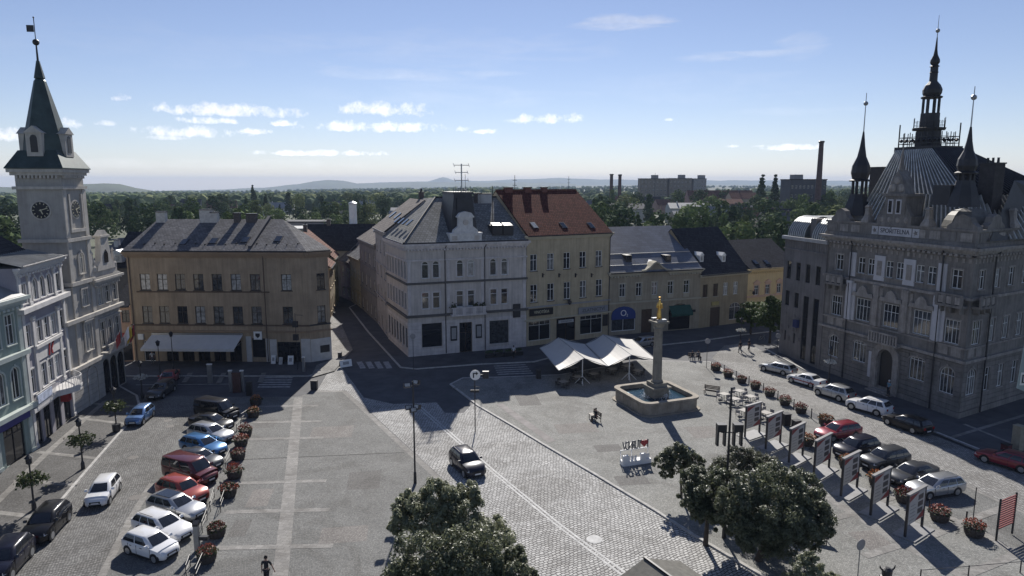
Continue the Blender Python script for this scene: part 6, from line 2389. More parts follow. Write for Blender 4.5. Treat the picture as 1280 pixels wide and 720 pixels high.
far = [
 # px, Y, w, d, h, ridge, label, wall, roof, rot
 (385, 150, 15, 10, 8, 12, 'small grey house with a long roof behind the ochre house ridge', 2, 1, .2),
 (428, 143, 17, 9, 10, 15, 'dark roofed house in front of the white silo', 2, 2, .1),
 (402, 165, 12, 9, 7, 11, 'low rose house with a brown roof behind the ochre house', 3, 0, -.2),
 (432, 190, 16, 10, 7, 11, 'rose brick house beside the white silo', 3, 0, .1),
 (470, 210, 14, 9, 6, 9.5, 'pale house with a flat lit roof left of the street roofs', 0, 3, .15),
 (487, 235, 20, 10, 5, 7.5, 'long low shed with a pale lit roof above the street roofs', 0, 3, -.1),
 (340, 250, 16, 9, 5, 8, 'row house with pale roof edge near the lit hall', 0, 3, .3),
 (325, 235, 10, 8, 5, 8, 'small house with a pale gable above the ochre roof', 0, 3, .5),
 (150, 140, 14, 10, 8, 12, 'grey roofed house between the tower gable and the ochre house', 2, 1, -.4),
 (132, 120, 9, 8, 9, 12.5, 'small house with a pale dormer behind the tower gable', 0, 1, -.3),
 (300, 240, 9, 8, 6, 9, 'white chimneyed house above the ochre roof', 0, 1, .2),
 (505, 420, 16, 10, 6, 9, 'white house among trees far behind the street roofs', 0, 3, .1),
 (540, 430, 24, 12, 6, 9, 'row of white low houses far behind the corner house', 0, 3, 0),
 (580, 440, 16, 10, 6, 9.5, 'cream house far behind the corner house', 1, 1, .1),
 (660, 420, 22, 12, 6, 9, 'long pale house above the red roof', 0, 1, .1),
 (690, 440, 16, 10, 6, 9.5, 'grey roofed house above the red roof', 1, 1, -.1),
 (720, 400, 18, 12, 6, 10, 'cream house with dark roof above the red roof', 1, 2, .1),
 (745, 330, 12, 9, 5, 7.5, 'small white house right of the red roof', 0, 3, .2),
 (758, 300, 10, 8, 4.5, 7, 'small low shed right of the red roof', 0, 3, .1),
 (785, 420, 26, 14, 8, 11, 'long pale works hall under the twin stacks', 0, 1, 0),
 (862, 320, 14, 12, 7, 10.5, 'square cream villa with a bright lit hip roof', 1, 3, .1),
 (855, 400, 18, 12, 9, 12, 'pale hall with a lit flat roof among trees', 0, 3, 0),
 (890, 420, 12, 10, 9, 11.5, 'small pale house with a bright roof edge', 0, 3, .1),
 (900, 520, 50, 14, 12, 18, 'long house with a broad red roof on the skyline', 3, 0, 0),
 (935, 470, 26, 12, 13, 17, 'cream four-storey house with a red hip roof', 1, 0, .1),
 (913, 455, 16, 12, 10, 13, 'rose house with two window rows below the red roofs', 3, 0, 0),
 (988, 460, 16, 12, 11, 14.5, 'dark house with a bright lit metal roof on the skyline', 2, 3, .2),
 (935, 190, 16, 12, 4, 6.5, 'low white hall with a bright roof behind the sand house', 0, 3, .3),
 (880, 260, 10, 8, 5, 7.5, 'small cream house low among the trees behind the pediment house', 1, 1, .2),
 (185, 900, 26, 12, 7, 10, 'white house far out at the foot of the hill', 0, 3, 0),
 (160, 980, 18, 10, 7, 10, 'small white house far out below the hill', 0, 3, 0),
]
rr_ = random.Random(21)
spots_ = [(505, 300), (523, 350), (548, 380), (566, 330), (610, 520), (632, 480), (668, 600), (702, 560), (748, 520), (776, 600), (812, 560), (838, 520), (868, 640), (885, 600), (905, 330), (930, 380), (952, 350), (975, 330), (1000, 300), (1015, 420), (310, 420), (280, 520), (240, 600), (205, 480), (350, 560), (420, 480), (455, 560), (130, 420), (395, 700), (490, 760)]
hues_ = ['white', 'cream', 'grey', 'rose']
tops_ = ['an old red roof', 'a grey slate roof', 'a dark roof', 'a pale lit metal roof']
near_ = ['above the side street', 'beyond the corner house', 'above the red roof', 'right of the red roof', 'behind the pediment house', 'behind the sand house', 'left of the bank turret', 'above the ochre ridge']
for i, (x_, Y_) in enumerate(spots_):
 wi_, ri_ = i % 4, (i * 7 // 3 + 3) % 4
 wh_ = near_[7 if x_ < 440 else 0 if x_ < 540 else 1 if x_ < 640 else 2 if x_ < 740 else 3 if x_ < 790 else 4 if x_ < 870 else 5 if x_ < 940 else 6]
 far.append((x_, Y_, rr_.uniform(12, 26), 10, rr_.uniform(5, 8), rr_.uniform(9.5, 12.5), 'small %s house with %s among trees %s%s' % (hues_[wi_], tops_[ri_], 'far ' if Y_ > 500 else '', wh_), wi_, ri_, rr_.uniform(-.4, .4)))
for px, Y, w, d, h, zr, lb, wi, ri, rot in far:
 far_house(px, Y, w, d, h, zr, lb, wi, ri, rot)
far_house(376, 255, 26, 16, 6.5, 7, 'bright cream lit hall roof beyond the ochre house', 1, 3, .1, flat=True, name='works_hall', cat='hall')
far_house(348, 275, 40, 12, 8, 8.5, 'long grey flat hall behind the bright hall', 2, 1, 0, flat=True, name='works_hall', cat='hall')
# panel blocks on the skyline
for px0, px1, yt, lb in ((798, 832, 223.5, 'pale panel block at the left end of the skyline terrace'), (834, 862, 223.2, 'panel block with a lift house, second in the skyline terrace'), (864, 880, 223.6, 'short panel block at the right end of the skyline terrace')):
 Y = 760
 p, q = at(px0, yt, Y), at(px1, yt, Y)
 w = q.x - p.x
 z0 = land_z(p.x, Y)
 b = far_house((px0 + px1) / 2, Y, w, 14, p.z - z0, 0, lb, 5 if px0 < 860 else 2, 2, 0, flat=True, name='panel_block', cols=max(5, int(w / 4)), rows=6, cat='apartment block')
 m = MB()
 m.box(w * .45, w * .45 + 7, 3, 9, p.z - z0 + .4, p.z - z0 + 4.2)
 m.build('lift_house', [wallc[2]], b.root)
Y = 380
p, q = at(983, 225, Y), at(1028, 226, Y)
b = far_house(1006, Y, q.x - p.x, 14, p.z - land_z(p.x, Y), 0, 'dark long office block with ribbon windows beside the brick chimney', 4, 2, 0, flat=True, name='office_block', cols=9, rows=5, cat='office block')
m = MB()
m.box(3, 8, 3, 9, p.z - land_z(p.x, Y) + .4, p.z - land_z(p.x, Y) + 3)
m.build('lift_house', [wallc[2]], b.root)
def stack(px, ytop, Y, r0, r1, label, plat=False):
 p = at(px, ytop, Y)
 z0 = land_z(p.x, Y)
 t = thing('chimney_stack', label, 'chimney', (p.x, Y, z0))
 mb = MB()
 mb.tube((0, 0, -1), (0, 0, p.z - z0), r0, 12, r1)
 mb.build('shaft', [mat('old_brick_stack', (0.11, 0.07, 0.065), .9, .2, 1)], t)
 mb = MB()
 hz_ = p.z - z0
 mb.lathe([(r1 * 1.25, 0), (r1 * 1.35, r1 * .6), (r1 * 1.1, r1 * .8)], 12, (0, 0, hz_ - r1 * .5))
 if plat:
  mb.lathe([(r1 * 1.7, 0), (r1 * 1.7, .4)], 12, (0, 0, hz_ * .33))
  mb.lathe([(r0 * 1.6, 0), (r0 * 1.5, hz_ * .16), (r0 * .9, hz_ * .2)], 10, (0, 0, 0))
  mb.tube((r1 * 1.5, 0, hz_ * .33), (r1 * 1.5, 0, hz_ * .33 + 3), .12, 4)
 mb.build('rim', [M_DARK], t)
stack(1027, 177, 330, 1.7, 1.05, 'tall dark brick chimney on the skyline beside the savings bank', True)
stack(764.5, 218, 520, 1.5, 1.2, 'left one of the twin short stacks on the skyline')
stack(775, 218.5, 520, 1.5, 1.2, 'right one of the twin short stacks on the skyline')
p = at(441, 262, 150)
t = thing('white_silo', 'white round silo standing behind the side street roofs', 'silo', (p.x, 150, 0))
mb = MB()
mb.lathe([(.85, 0), (.85, p.z + 1.2)], 16)
mb.build('shell', [M_WHITE], t)
mb = MB()
mb.lathe([(.95, 0), (.95, .25), (.2, .6)], 16, (0, 0, p.z + 1.2))
mb.build('lid', [M_ZINC], t)
for px, yt, Y, lb in ((643.5, 219, 380, 'slim lattice mast left on the skyline over the corner house'), (711, 220, 600, 'thin pole mast on the skyline over the red roof'), (819, 216, 700, 'thin aerial mast on the skyline terrace')):
 p = at(px, yt, Y)
 t = thing('aerial_mast', lb, 'mast', (p.x, Y, land_z(p.x, Y)))
 mb = MB()
 hh = p.z - land_z(p.x, Y)
 mb.tube((0, 0, 0), (0, 0, hh), .35, 5, .15)
 mb.build('pole', [M_DARK], t)
 mb = MB()
 for z in (.8, .9):
  mb.box(-1.2, 1.2, -.15, .15, hh * z, hh * z + .25)
 mb.build('aerial', [M_DARK], t)
# ================================================================== cars
CARS = {}
def paint(name, col, metal=0.35):
 d = max(col) < .1
 return mat('car_paint_' + name, col, .28, 0, metal=metal, coat=.45 if d else 1.0, spec=.25 if d else .5)
P = dict(
 hatch=dict(L=3.95, W=1.70, H=1.48, belt=.93, hood=.88, wb=2.48, nose=.70, ws0=1.02, ws1=.28, r1=-1.50, r0=-1.86, tail=.95, wr=.31),
 wagon=dict(L=4.70, W=1.81, H=1.46, belt=.93, hood=.90, wb=2.70, nose=.68, ws0=.98, ws1=.18, r1=-1.85, r0=-2.22, tail=.98, wr=.33),
 sedan=dict(L=4.60, W=1.80, H=1.44, belt=.93, hood=.89, wb=2.65, nose=.68, ws0=.98, ws1=.22, r1=-1.0, r0=-1.68, tail=1.02, wr=.32),
 suv=dict(L=4.45, W=1.86, H=1.64, belt=1.06, hood=1.04, wb=2.66, nose=.84, ws0=.98, ws1=.30, r1=-1.70, r0=-2.08, tail=1.08, wr=.36),
 van=dict(L=4.90, W=1.92, H=1.94, belt=1.12, hood=1.06, wb=3.00, nose=.80, ws0=1.62, ws1=.92, r1=-2.28, r0=-2.40, tail=1.12, wr=.34),
)
def car_parts(kind):
 if kind in CARS:
  return CARS[kind]
 q = P[kind]
 L, W, H = q['L'], q['W'], q['H']
 h, w = L / 2, W / 2
 gz = .18 if kind != 'suv' else .22
 out = []
 # lower body: stations from tail to nose
 bt = q['belt']
 st = [(-h, .42, q['tail'] - .12, .74), (-h + .05, .30, q['tail'], .86), (-h + .25, gz + .03, q['tail'] + .02, .955), (-h + .8, gz, max(q['tail'], bt) + .01, 1.0), (-.6, gz, bt + .01, 1.0), (.2, gz, bt, 1.0),
   (q['ws0'] - .1, gz, bt - .01, 1.0), (q['ws0'] + .12, gz, q['hood'] + .015, .99), ((q['ws0'] + h) / 2 + .1, gz, q['hood'] - .03, .965), (h - .35, gz + .02, q['nose'] + .08, .90), (h - .1, .22, q['nose'], .78), (h, .30, q['nose'] - .14, .62)]
 mb = MB()
 rings = []
 for (x, zl, zt, k) in st:
  hw = w * k
  zm = zl + (zt - zl) * .45
  r = [(0, zl), (hw * .82, zl), (hw * .96, zl + .07), (hw, zm), (hw * .985, zt - .14), (hw * .93, zt - .03), (hw * .6, zt + .02), (0, zt + .035)]
  ring = [(x, y, z) for y, z in r] + [(x, -y, z) for y, z in r[-2:0:-1]]
  rings.append(mb.p(ring))
 n = 14
 for a, b in zip(rings[:-1], rings[1:]):
  for k in range(n):
   j = (k + 1) % n
   mb.f.append((a + k, b + k, b + j, a + j))
   mb.m.append(0)
 mb.f.append(tuple(rings[0] + k for k in range(n)))
 mb.f.append(tuple(rings[-1] + k for k in reversed(range(n))))
 mb.m += [0, 0]
 # cabin
 zb = bt - .02
 bw, rw = w * .925, w * .70 if kind != 'van' else w * .82
 x0, x1, y0, y1 = q['r0'], q['ws0'], q['r1'], q['ws1']
 zr = H - .035
 def ring(t):
  """cabin outline from belt (0) to roof edge (1), bowed a little"""
  bow = math.sin(math.pi * t) * .035
  z = zb + (zr - .04 - zb) * t
  a, c = x0 + (y0 - x0) * t - bow * .6, x1 + (y1 - x1) * t + bow
  hw = bw + (rw - bw) * t + bow * .8
  return [(a, -hw * .86, z), (a + .10, -hw, z), (c - .22, -hw, z), (c, -hw * .80, z), (c + .05, 0, z), (c, hw * .80, z), (c - .22, hw, z), (a + .10, hw, z), (a, hw * .86, z), (a - .03, 0, z)]
 levels = [ring(t) for t in (0, .33, .66, 1.0)]
 a, c = y0 + .12, y1 - .14
 top = [(a, -rw * .72, zr), (a + .12, -rw * .86, zr), (c - .2, -rw * .86, zr), (c, -rw * .7, zr), (c + .03, 0, zr + .01), (c, rw * .7, zr), (c - .2, rw * .86, zr), (a + .12, rw * .86, zr), (a, rw * .72, zr), (a - .02, 0, zr + .01)]
 levels.append(top)
 idx = [mb.p(l) for l in levels]
 m = 10
 for u, v in zip(idx[:-1], idx[1:]):
  for k in range(m):
   j = (k + 1) % m
   mb.f.append((u + k, u + j, v + j, v + k))
   mb.m.append(0)
 ctr = mb.p([((a + c) / 2, 0, H)])
 for k in range(m):
  mb.f.append((idx[-1] + k, idx[-1] + (k + 1) % m, ctr))
  mb.m.append(0)
 me = mb.mesh('body', None, True)
 me.materials.append(None)
 try:
  me.set_sharp_from_angle(angle=R(48))
 except Exception:
  pass
 out.append(('body', me, None, []))
 def panel(name, cols, t0, t1, inset0=.04, inset1=.04, off=.008, m=M_GLASS):
  """glass laid on the cabin between two outline corners"""
  g = MB()
  steps = 3
  grid = []
  for i in range(steps + 1):
   t = t0 + (t1 - t0) * i / steps
   rg = ring(t)
   pts = [Vector(rg[c_]) for c_ in cols]
   d0 = (pts[1] - pts[0])
   p0 = pts[0] + d0 * (inset0 / max(.01, d0.length))
   d1 = (pts[-2] - pts[-1])
   p1 = pts[-1] + d1 * (inset1 / max(.01, d1.length))
   grid.append([p0] + pts[1:-1] + [p1])
  for i in range(steps):
   for k in range(len(cols) - 1):
    quad = [grid[i][k], grid[i][k + 1], grid[i + 1][k + 1], grid[i + 1][k]]
    nrm = (quad[1] - quad[0]).cross(quad[3] - quad[0])
    if nrm.length > 0:
     nrm.normalize()
    cc = (quad[0] + quad[2]) / 2
    if nrm.dot(Vector((cc.x * .3, cc.y, .4))) < 0 and name.startswith('side'):
     nrm = -nrm
    if name == 'windscreen' and nrm.x < 0:
     nrm = -nrm
    if name == 'rear_window' and nrm.x > 0:
     nrm = -nrm
    g.face([v + nrm * off for v in quad])
  mm = g.mesh(name, m, True)
  out.append((name, mm, None, []))
 panel('windscreen', [3, 4, 5], .10, .94)
 panel('rear_window', [8, 9, 0], .16, .92)
 for sgn, (ia, ib) in ((-1, (1, 2)), (1, (7, 6))):
  splits = [(.03, .47), (.51, .97)] if kind not in ('wagon', 'van', 'suv') else [(.02, .28), (.31, .63), (.66, .97)]
  for u0, u1 in splits:
   g = MB()
   for t0, t1 in ((.12, .5), (.5, .90)):
    ra, rb = ring(t0), ring(t1)
    A0, B0, A1, B1 = Vector(ra[ia]), Vector(ra[ib]), Vector(rb[ia]), Vector(rb[ib])
    o = Vector((0, sgn * .008, .003))
    g.face([A0.lerp(B0, u0) + o, A0.lerp(B0, u1) + o, A1.lerp(B1, u1) + o, A1.lerp(B1, u0) + o])
   out.append(('side_window', g.mesh('side_window', M_GLASS), None, []))
 # wheels
 xf, xr = q['wb'] / 2 + .06, -q['wb'] / 2 + .06
 r = q['wr']
 for x in (xf, xr):
  for sgn in (-1, 1):
   g = MB()
   y = sgn * (w - .02)
   n = 18
   g.tube((x, y - sgn * .2, r), (x, y + sgn * .022, r), r, n)
   rim = MB()
   rim.tube((x, y + sgn * .02, r), (x, y + sgn * .032, r), r * .68, 14)
   out.append(('wheel', g.mesh('wheel', M_BLACK, False), None, [('rim', rim.mesh('rim', mat('alloy', (0.36, 0.37, 0.38), .35, 0, metal=.6)))]))
 for x in (xf, xr):
  for sgn in (-1, 1):
   k = 12
   o_ = r + .07
   pts = [(x + o_ * math.cos(math.pi * i / k), r + o_ * math.sin(math.pi * i / k)) for i in range(k + 1)]
   g = MB()
   g.prism(pts + [(x - o_, gz + .02), (x + o_, gz + .02)], sgn * (w - .12), sgn * (w + .004))
   out.append(('wheel_arch', g.mesh('wheel_arch', M_BLACK), None, []))
 for sgn in (-1, 1):
  g = MB()
  y0_, y1_ = sorted((sgn * (w - .08), sgn * (w - .005)))
  g.box(xr + r + .1, xf - r - .1, y0_, y1_, gz - .02, gz + .1)
  out.append(('sill_trim', g.mesh('sill_trim', M_BLACK), None, []))
 for q_ in ((h - .12, h + .012, .5, .24, .40), (-h - .012, -h + .1, .62, .26, .42)):
  g = MB()
  g.box(q_[0], q_[1], -w * q_[2], w * q_[2], q_[3], q_[4])
  out.append(('bumper', g.mesh('bumper', M_BLACK), None, []))
 grl = MB()
 zt = q['nose']
 grl.box(h - .1, h + .014, -w * .42, w * .42, zt - .26, zt - .10)
 out.append(('grille', grl.mesh('grille', M_BLACK), None, []))
 for sgn in (-1, 1):
  g = MB()
  g.hexa([(h - .50, sgn * w * .86 - .01, zt - .12), (h - .14, sgn * w * .60, zt - .17), (h - .03, sgn * w * .46, zt - .17), (h - .3, sgn * w * .55, zt - .1)] if 0 else
    [(h - .34, sgn * w * .62, zt - .16), (h - .06, sgn * w * .50, zt - .16), (h - .10, sgn * w * .79, zt - .16), (h - .36, sgn * w * .90, zt - .16)],
    [(h - .40, sgn * w * .62, zt + .055), (h - .14, sgn * w * .52, zt - .005), (h - .17, sgn * w * .76, zt - .005), (h - .42, sgn * w * .84, zt + .05)])
  out.append(('headlight', g.mesh('headlight', mat('headlight_lens', (0.6, 0.62, 0.64), .1, 0, spec=.9)), None, []))
  g = MB()
  y = sgn * w * .80
  g.box(-h - .004, -h + .16, min(y, y - sgn * .26), max(y, y - sgn * .26), q['tail'] - .34, q['tail'] - .10)
  out.append(('tail_light', g.mesh('tail_light', mat('tail_lens', (0.30, 0.012, 0.012), .2, 0)), None, []))
  g = MB()
  y = sgn * (bw + .02)
  xm = x1 - .30
  g.hexa([(xm - .08, min(y, y + sgn * .2), zb + .06), (xm + .1, min(y, y + sgn * .2), zb + .06), (xm + .1, max(y, y + sgn * .2), zb + .06), (xm - .08, max(y, y + sgn * .2), zb + .06)],
    [(xm - .06, min(y, y + sgn * .2), zb + .21), (xm + .04, min(y, y + sgn * .2), zb + .21), (xm + .04, max(y, y + sgn * .2), zb + .21), (xm - .06, max(y, y + sgn * .2), zb + .21)])
  me = g.mesh('wing_mirror')
  me.materials.append(None)
  out.append(('wing_mirror', me, None, []))
  hd = MB()
  for xx in (.12, -.85):
   hd.box(xx - .1, xx + .1, sgn * w * .985 - .012, sgn * w * .985 + .016, bt - .17, bt - .13)
  out.append(('door_handle', hd.mesh('door_handle', M_DARK), None, []))
  sm = MB()
  for xx in (x1 - .05, -.32, -1.25 if kind in ('wagon', 'suv', 'van', 'sedan') else -1.1):
   sm.box(xx - .009, xx + .009, sgn * w * .99 - .012, sgn * w * .99 + .013, gz + .14, bt - .05)
  out.append(('door_seam', sm.mesh('door_seam', M_BLACK), None, []))
 for x in (h + .016, -h - .014):
  g = MB()
  g.box(x - .006, x + .006, -.26, .26, .42, .53)
  out.append(('licence_plate', g.mesh('licence_plate', M_WHITE), None, []))
 if kind in ('wagon', 'suv'):
  g = MB()
  for sgn in (-1, 1):
   g.tube((y0 + .3, sgn * rw * .93, zr + .045), (y1 - .35, sgn * rw * .93, zr + .045), .022, 5)
  out.append(('roof_rail', g.mesh('roof_rail', M_DARK), None, []))
 CARS[kind] = out
 return out
def car(kind, rear, front, pm, label, extra=None, group='cars on the square', name='parked_car', z=0.012, size=1.0):
 """a car on the ground with its tail and nose over the two surveyed spots"""
 a, b = G(*rear, z), G(*front, z)
 d = b - a
 c = (a + b) / 2
 t = thing(name, label, 'car', (c.x, c.y, z), math.atan2(d.y, d.x), group)
 if size != 1.0:
  t.scale = (size,) * 3
 for nm, me, m, subs in car_parts(kind):
  o = put(nm, me, t)
  if nm in ('body', 'wing_mirror'):
   setmat(o, pm)
  for sn, sm in subs:
   put(sn, sm, o)
 q = P[kind]
 if extra == 'sunroof':
  b = MB()
  b.box(q['r1'] + .35, q['ws1'] - .25, -q['W'] * .27, q['W'] * .27, q['H'] - .012, q['H'] + .006)
  b.build('sunroof', [M_GLASS], t)
 if extra == 'stripe':
  for s in (-1, 1):
   b = MB()
   b.box(-1.7, 1.2, s * q['W'] / 2 * .995 - .008, s * q['W'] / 2 * .995 + .012, .52, .64)
   b.build('side_stripe', [M_RED], t)
 return t
white, black = paint('white', (0.72, 0.72, 0.72), 0), paint('black', (0.012, 0.012, 0.014), .2)
silver, grey = paint('silver', (0.42, 0.43, 0.44), .6), paint('grey', (0.07, 0.073, 0.078), .4)
blue, red = paint('blue', (0.04, 0.16, 0.36), .4), paint('red', (0.24, 0.014, 0.028), .2)
dkred, orange = paint('dark_red', (0.11, 0.012, 0.012), .3), paint('orange_red', (0.33, 0.05, 0.028), .2)
sblue, dblue = paint('steel_blue', (0.13, 0.24, 0.46), .5), paint('midnight', (0.009, 0.010, 0.022), .1)
gp = 'cars parked in a slanted row along the left planters'
car('van', (247, 517), (297, 526), black, 'black van at the far end of the left parking row', group=gp)
car('sedan', (240, 531), (291, 539), black, 'black low saloon second from the far end of the left row', group=gp)
car('wagon', (238, 543), (292, 554), silver, 'silver estate just beyond the bright blue estate', group=gp)
car('wagon', (228, 558), (283, 571), blue, 'bright blue estate in the left parking row', group=gp)
car('sedan', (222, 575), (277, 588), grey, 'dark grey car half hidden behind the dark red van', group=gp)
car('van', (205, 590), (274, 608), dkred, 'dark red van in the middle of the left row', group=gp)
car('suv', (197, 613), (263, 634), orange, 'orange red off-roader in the left parking row', group=gp)
car('wagon', (188, 633), (257, 652), silver, 'silver estate with a dark sunroof in the left row', 'sunroof', gp)
car('wagon', (169, 655), (242, 680), white, 'white estate second from the near end of the left row', group=gp)
car('hatch', (159, 681), (222, 702), white, 'white small hatchback nearest in the left row', group=gp)
gp = 'cars along the left road'
car('hatch', (184, 519), (167, 533), sblue, 'light blue hatchback driving down the left road', group=gp, name='moving_car')
car('hatch', (139, 610), (120, 636), white, 'white hatchback driving down the left road', group=gp, name='moving_car')
car('suv', (76, 646), (41, 684), black, 'black car parked at the left kerb by the flower lamp', group=gp)
car('suv', (28, 690), (-12, 735), dblue, 'dark blue black car cut by the lower left frame edge', group=gp)
car('wagon', (212, 487), (192, 500), grey, 'dark grey car in the shade left of the ochre house', group=gp)
car('sedan', (217, 472), (206, 484), red, 'dull red car in the shade below the awning', group=gp)
car('suv', (569, 573), (600, 602), dblue, 'dark off-roader driving on the cobbled main road', name='moving_car', group='cars on the main road')
car('wagon', (820, 430), (783, 436), silver, 'silver car in the shade behind the fountain column', group='cars on the main road')
gp = 'cars parked under the savings bank'
car('wagon', (991, 470), (953, 461), silver, 'silver estate first in the line under the bank', group=gp)
car('sedan', (1027, 486), (988, 475), white, 'white saloon with a red side stripe under the bank', 'stripe', gp)
car('suv', (1062, 503), (1023, 491), silver, 'silver off-roader third in the line under the bank', group=gp)
car('suv', (1110, 521), (1062, 508), white, 'white off-roader fourth in the line under the bank', group=gp)
car('wagon', (1160, 545), (1107, 526), black, 'black estate last in the line under the bank', group=gp)
gp = 'cars parked between the boards and the right road'
car('wagon', (1079, 541), (1013, 552), red, 'bright red estate at the far end of the bay', group=gp)
car('suv', (1102, 561), (1036, 576), dblue, 'midnight blue off-roader second in the bay', group=gp)
car('suv', (1139, 576), (1070, 590), grey, 'dark grey off-roader in the middle of the bay', group=gp)
car('sedan', (1174, 592), (1102, 609), grey, 'mid grey saloon next to the near estate', group=gp)
car('wagon', (1202, 611), (1132, 622), silver, 'white silver estate nearest in the bay', group=gp)
car('wagon', (1292, 592), (1227, 573), red, 'red estate cut by the right frame edge', group=gp, name='moving_car')
# ================================================================== street furniture
m_barrel = mat('planter_wood', (0.055, 0.045, 0.04), .8, .2, 5)
m_petal = leaf_mat('red_flower', (0.15, 0.025, 0.02), (0.33, 0.09, 0.05), 7, .15)
m_petal2 = leaf_mat('orange_flower', (0.30, 0.09, 0.03), (0.42, 0.18, 0.07), 7, .15)
m_petalw = leaf_mat('white_flower', (0.45, 0.45, 0.42), (0.72, 0.72, 0.68), 7, .15)
m_gleaf = leaf_mat('planter_leaf', (0.03, 0.045, 0.018), (0.08, 0.10, 0.04), 5, .2)
def tuft(n, rad, h, e, seed, flat=.6):
 r = random.Random(seed)
 mb = MB()
 for k in range(n):
  a, q = r.uniform(0, 6.28), rad * math.sqrt(r.random())
  z = h * (1 - (q / rad) ** 2 * flat) * r.uniform(.45, 1.05)
  p = Vector((q * math.cos(a), q * math.sin(a), z))
  d = Vector((r.gauss(0, .6), r.gauss(0, .6), r.uniform(.2, 1))).normalized()
  s = d.orthogonal().normalized()
  t = d.cross(s)
  a = r.uniform(0, 6.28)
  s, t = s * math.cos(a) + t * math.sin(a), t * math.cos(a) - s * math.sin(a)
  ee = e * r.uniform(.6, 1.3)
  mb.face([p - s * ee, p + t * ee * .6, p + s * ee, p - t * ee * .6])
 return mb
barrel = MB()
n = 14
for k in range(n):       # staves
 a0, a1 = 2 * math.pi * k / n + .02, 2 * math.pi * (k + 1) / n - .02
 for (r0, z0), (r1, z1) in (((.46, 0), (.56, .3)), ((.56, .3), (.54, .62))):
  barrel.face([(r0 * math.cos(a0), r0 * math.sin(a0), z0), (r0 * math.cos(a1), r0 * math.sin(a1), z0), (r1 * math.cos(a1), r1 * math.sin(a1), z1), (r1 * math.cos(a0), r1 * math.sin(a0), z1)])
barrel.lathe([(.44, .02), (.53, .3), (.5, .56), (.02, .57)], 14)
for z, r_ in ((.14, .52), (.48, .56)):
 barrel.lathe([(r_, z), (r_ + .015, z), (r_ + .015, z + .05), (r_, z + .05)], 14)
BARREL = barrel.mesh('barrel', m_barrel)
FL = [tuft(150, .62, .55, .075, 3 + k).mesh('flowers', m_petal if k != 2 else m_petal2) for k in range(3)]
LF = [tuft(130, .66, .42, .085, 30 + k, .9).mesh('leaves', m_gleaf) for k in range(2)]
def planter(px, py, label, group, k=0, s=1.0, z=.008):
 p = G(px, py, z)
 t = thing('flower_planter', label, 'planter', p, rnd.uniform(0, 6), group)
 t.scale = (s, s, s)
 fz = rnd.uniform(.8, 1.2)
 put('barrel', BARREL, t)
 put('flowers', FL[k % 3], t, (0, 0, .55)).scale = (fz, rnd.uniform(.85, 1.2), rnd.uniform(.75, 1.3))
 put('leaves', LF[k % 2], t, (0, 0, .5)).scale = (rnd.uniform(.9, 1.25), fz, rnd.uniform(.7, 1.3))
 return t
gl = 'flower planters along the left parking row'
left_pl = [(320, 506), (317, 521), (307, 545), (301.5, 557), (298, 574), (293.5, 597), (286, 620), (271, 670), (259, 701)]
lbs = ['orange flowered planter at the far end of the left row', 'orange flowered planter second from the far end of the left row', 'red planter beside the black saloon', 'red planter beside the farther silver estate', 'red planter beside the bright blue estate',
  'red planter beside the dark red van', 'red planter beside the orange off-roader', 'red planter before the white estate and the slim ticket post', 'red planter nearest in the left row']
for k, ((x, y), lb) in enumerate(zip(left_pl, lbs)):
 planter(x, y, lb, gl, 2 if k < 2 else k % 2, 1.08)
gr = 'flower planters along the right parking and road'
right_pl = [(895, 463), (910, 471), (927, 478.5), (944, 486), (962, 495), (981, 506), (1001, 516), (1032, 531), (1008, 556), (1058, 584), (1096, 606), (1130, 627), (1174, 650), (1217, 669)]
lbs = ['dark planter at the far end of the right line', 'planter second from the far end of the right line', 'planter third from the far end of the right line', 'planter fourth from the far end of the right line', 'bright red planter level with the first café tables', 'planter between the café tables and the white saloon', 'reddish planter below the third parked off-roader',
  'planter behind the nose of the bright red estate', 'orange planter beside the third board from the far end', 'orange planter before the midnight blue off-roader', 'orange planter before the dark grey off-roader', 'red planter before the near silver estate', 'red green planter standing alone in the empty bay', 'red planter nearest in the right line']
for k, ((x, y), lb) in enumerate(zip(right_pl, lbs)):
 planter(x, y, lb, gr, (0, 1, 0, 1, 0, 1, 0, 2, 2, 2, 2, 0, 1, 0)[k], 1.0 if k < 7 else 1.12, .1)
# bollards beside the planters
def bollard(px, py, z, lb, gp_, h=1.05):
 p = G(px, py, z)
 t = thing('bollard', lb, 'bollard', p, 0, gp_)
 mb = MB()
 mb.lathe([(.075, 0), (.06, .1), (.05, h - .1)], 8)
 mb.build('post', [M_DARK], t)
 mb = MB()
 mb.ball((0, 0, h - .04), .075, 8, 5)
 mb.build('knob', [M_DARK], t)
bl = 'thin iron bollards along the right planter line'
for k, (x, y) in enumerate([(889, 462), (905, 466), (920, 474), (936, 481), (954, 490), (972, 500), (992, 511), (1003, 517), (1014, 523), (1024, 529), (1161, 640), (1207, 657)]):
 bollard(x, y, .1, ['thin iron bollard by planter %s' % s for s in ('at the far end of the right line', 'two of the right line', 'three of the right line', 'four of the right line', 'five, the bright red one', 'six of the right line', 'seven, the reddish one')][k] if k < 7 else
   ('thin iron bollard just past the reddish planter', 'thin iron bollard standing alone on the kerb line', 'thin iron bollard by the bright red estate planter', 'thin iron bollard by the planter alone in the bay', 'thin iron bollard with pale top by the nearest right planter')[k - 7], bl)
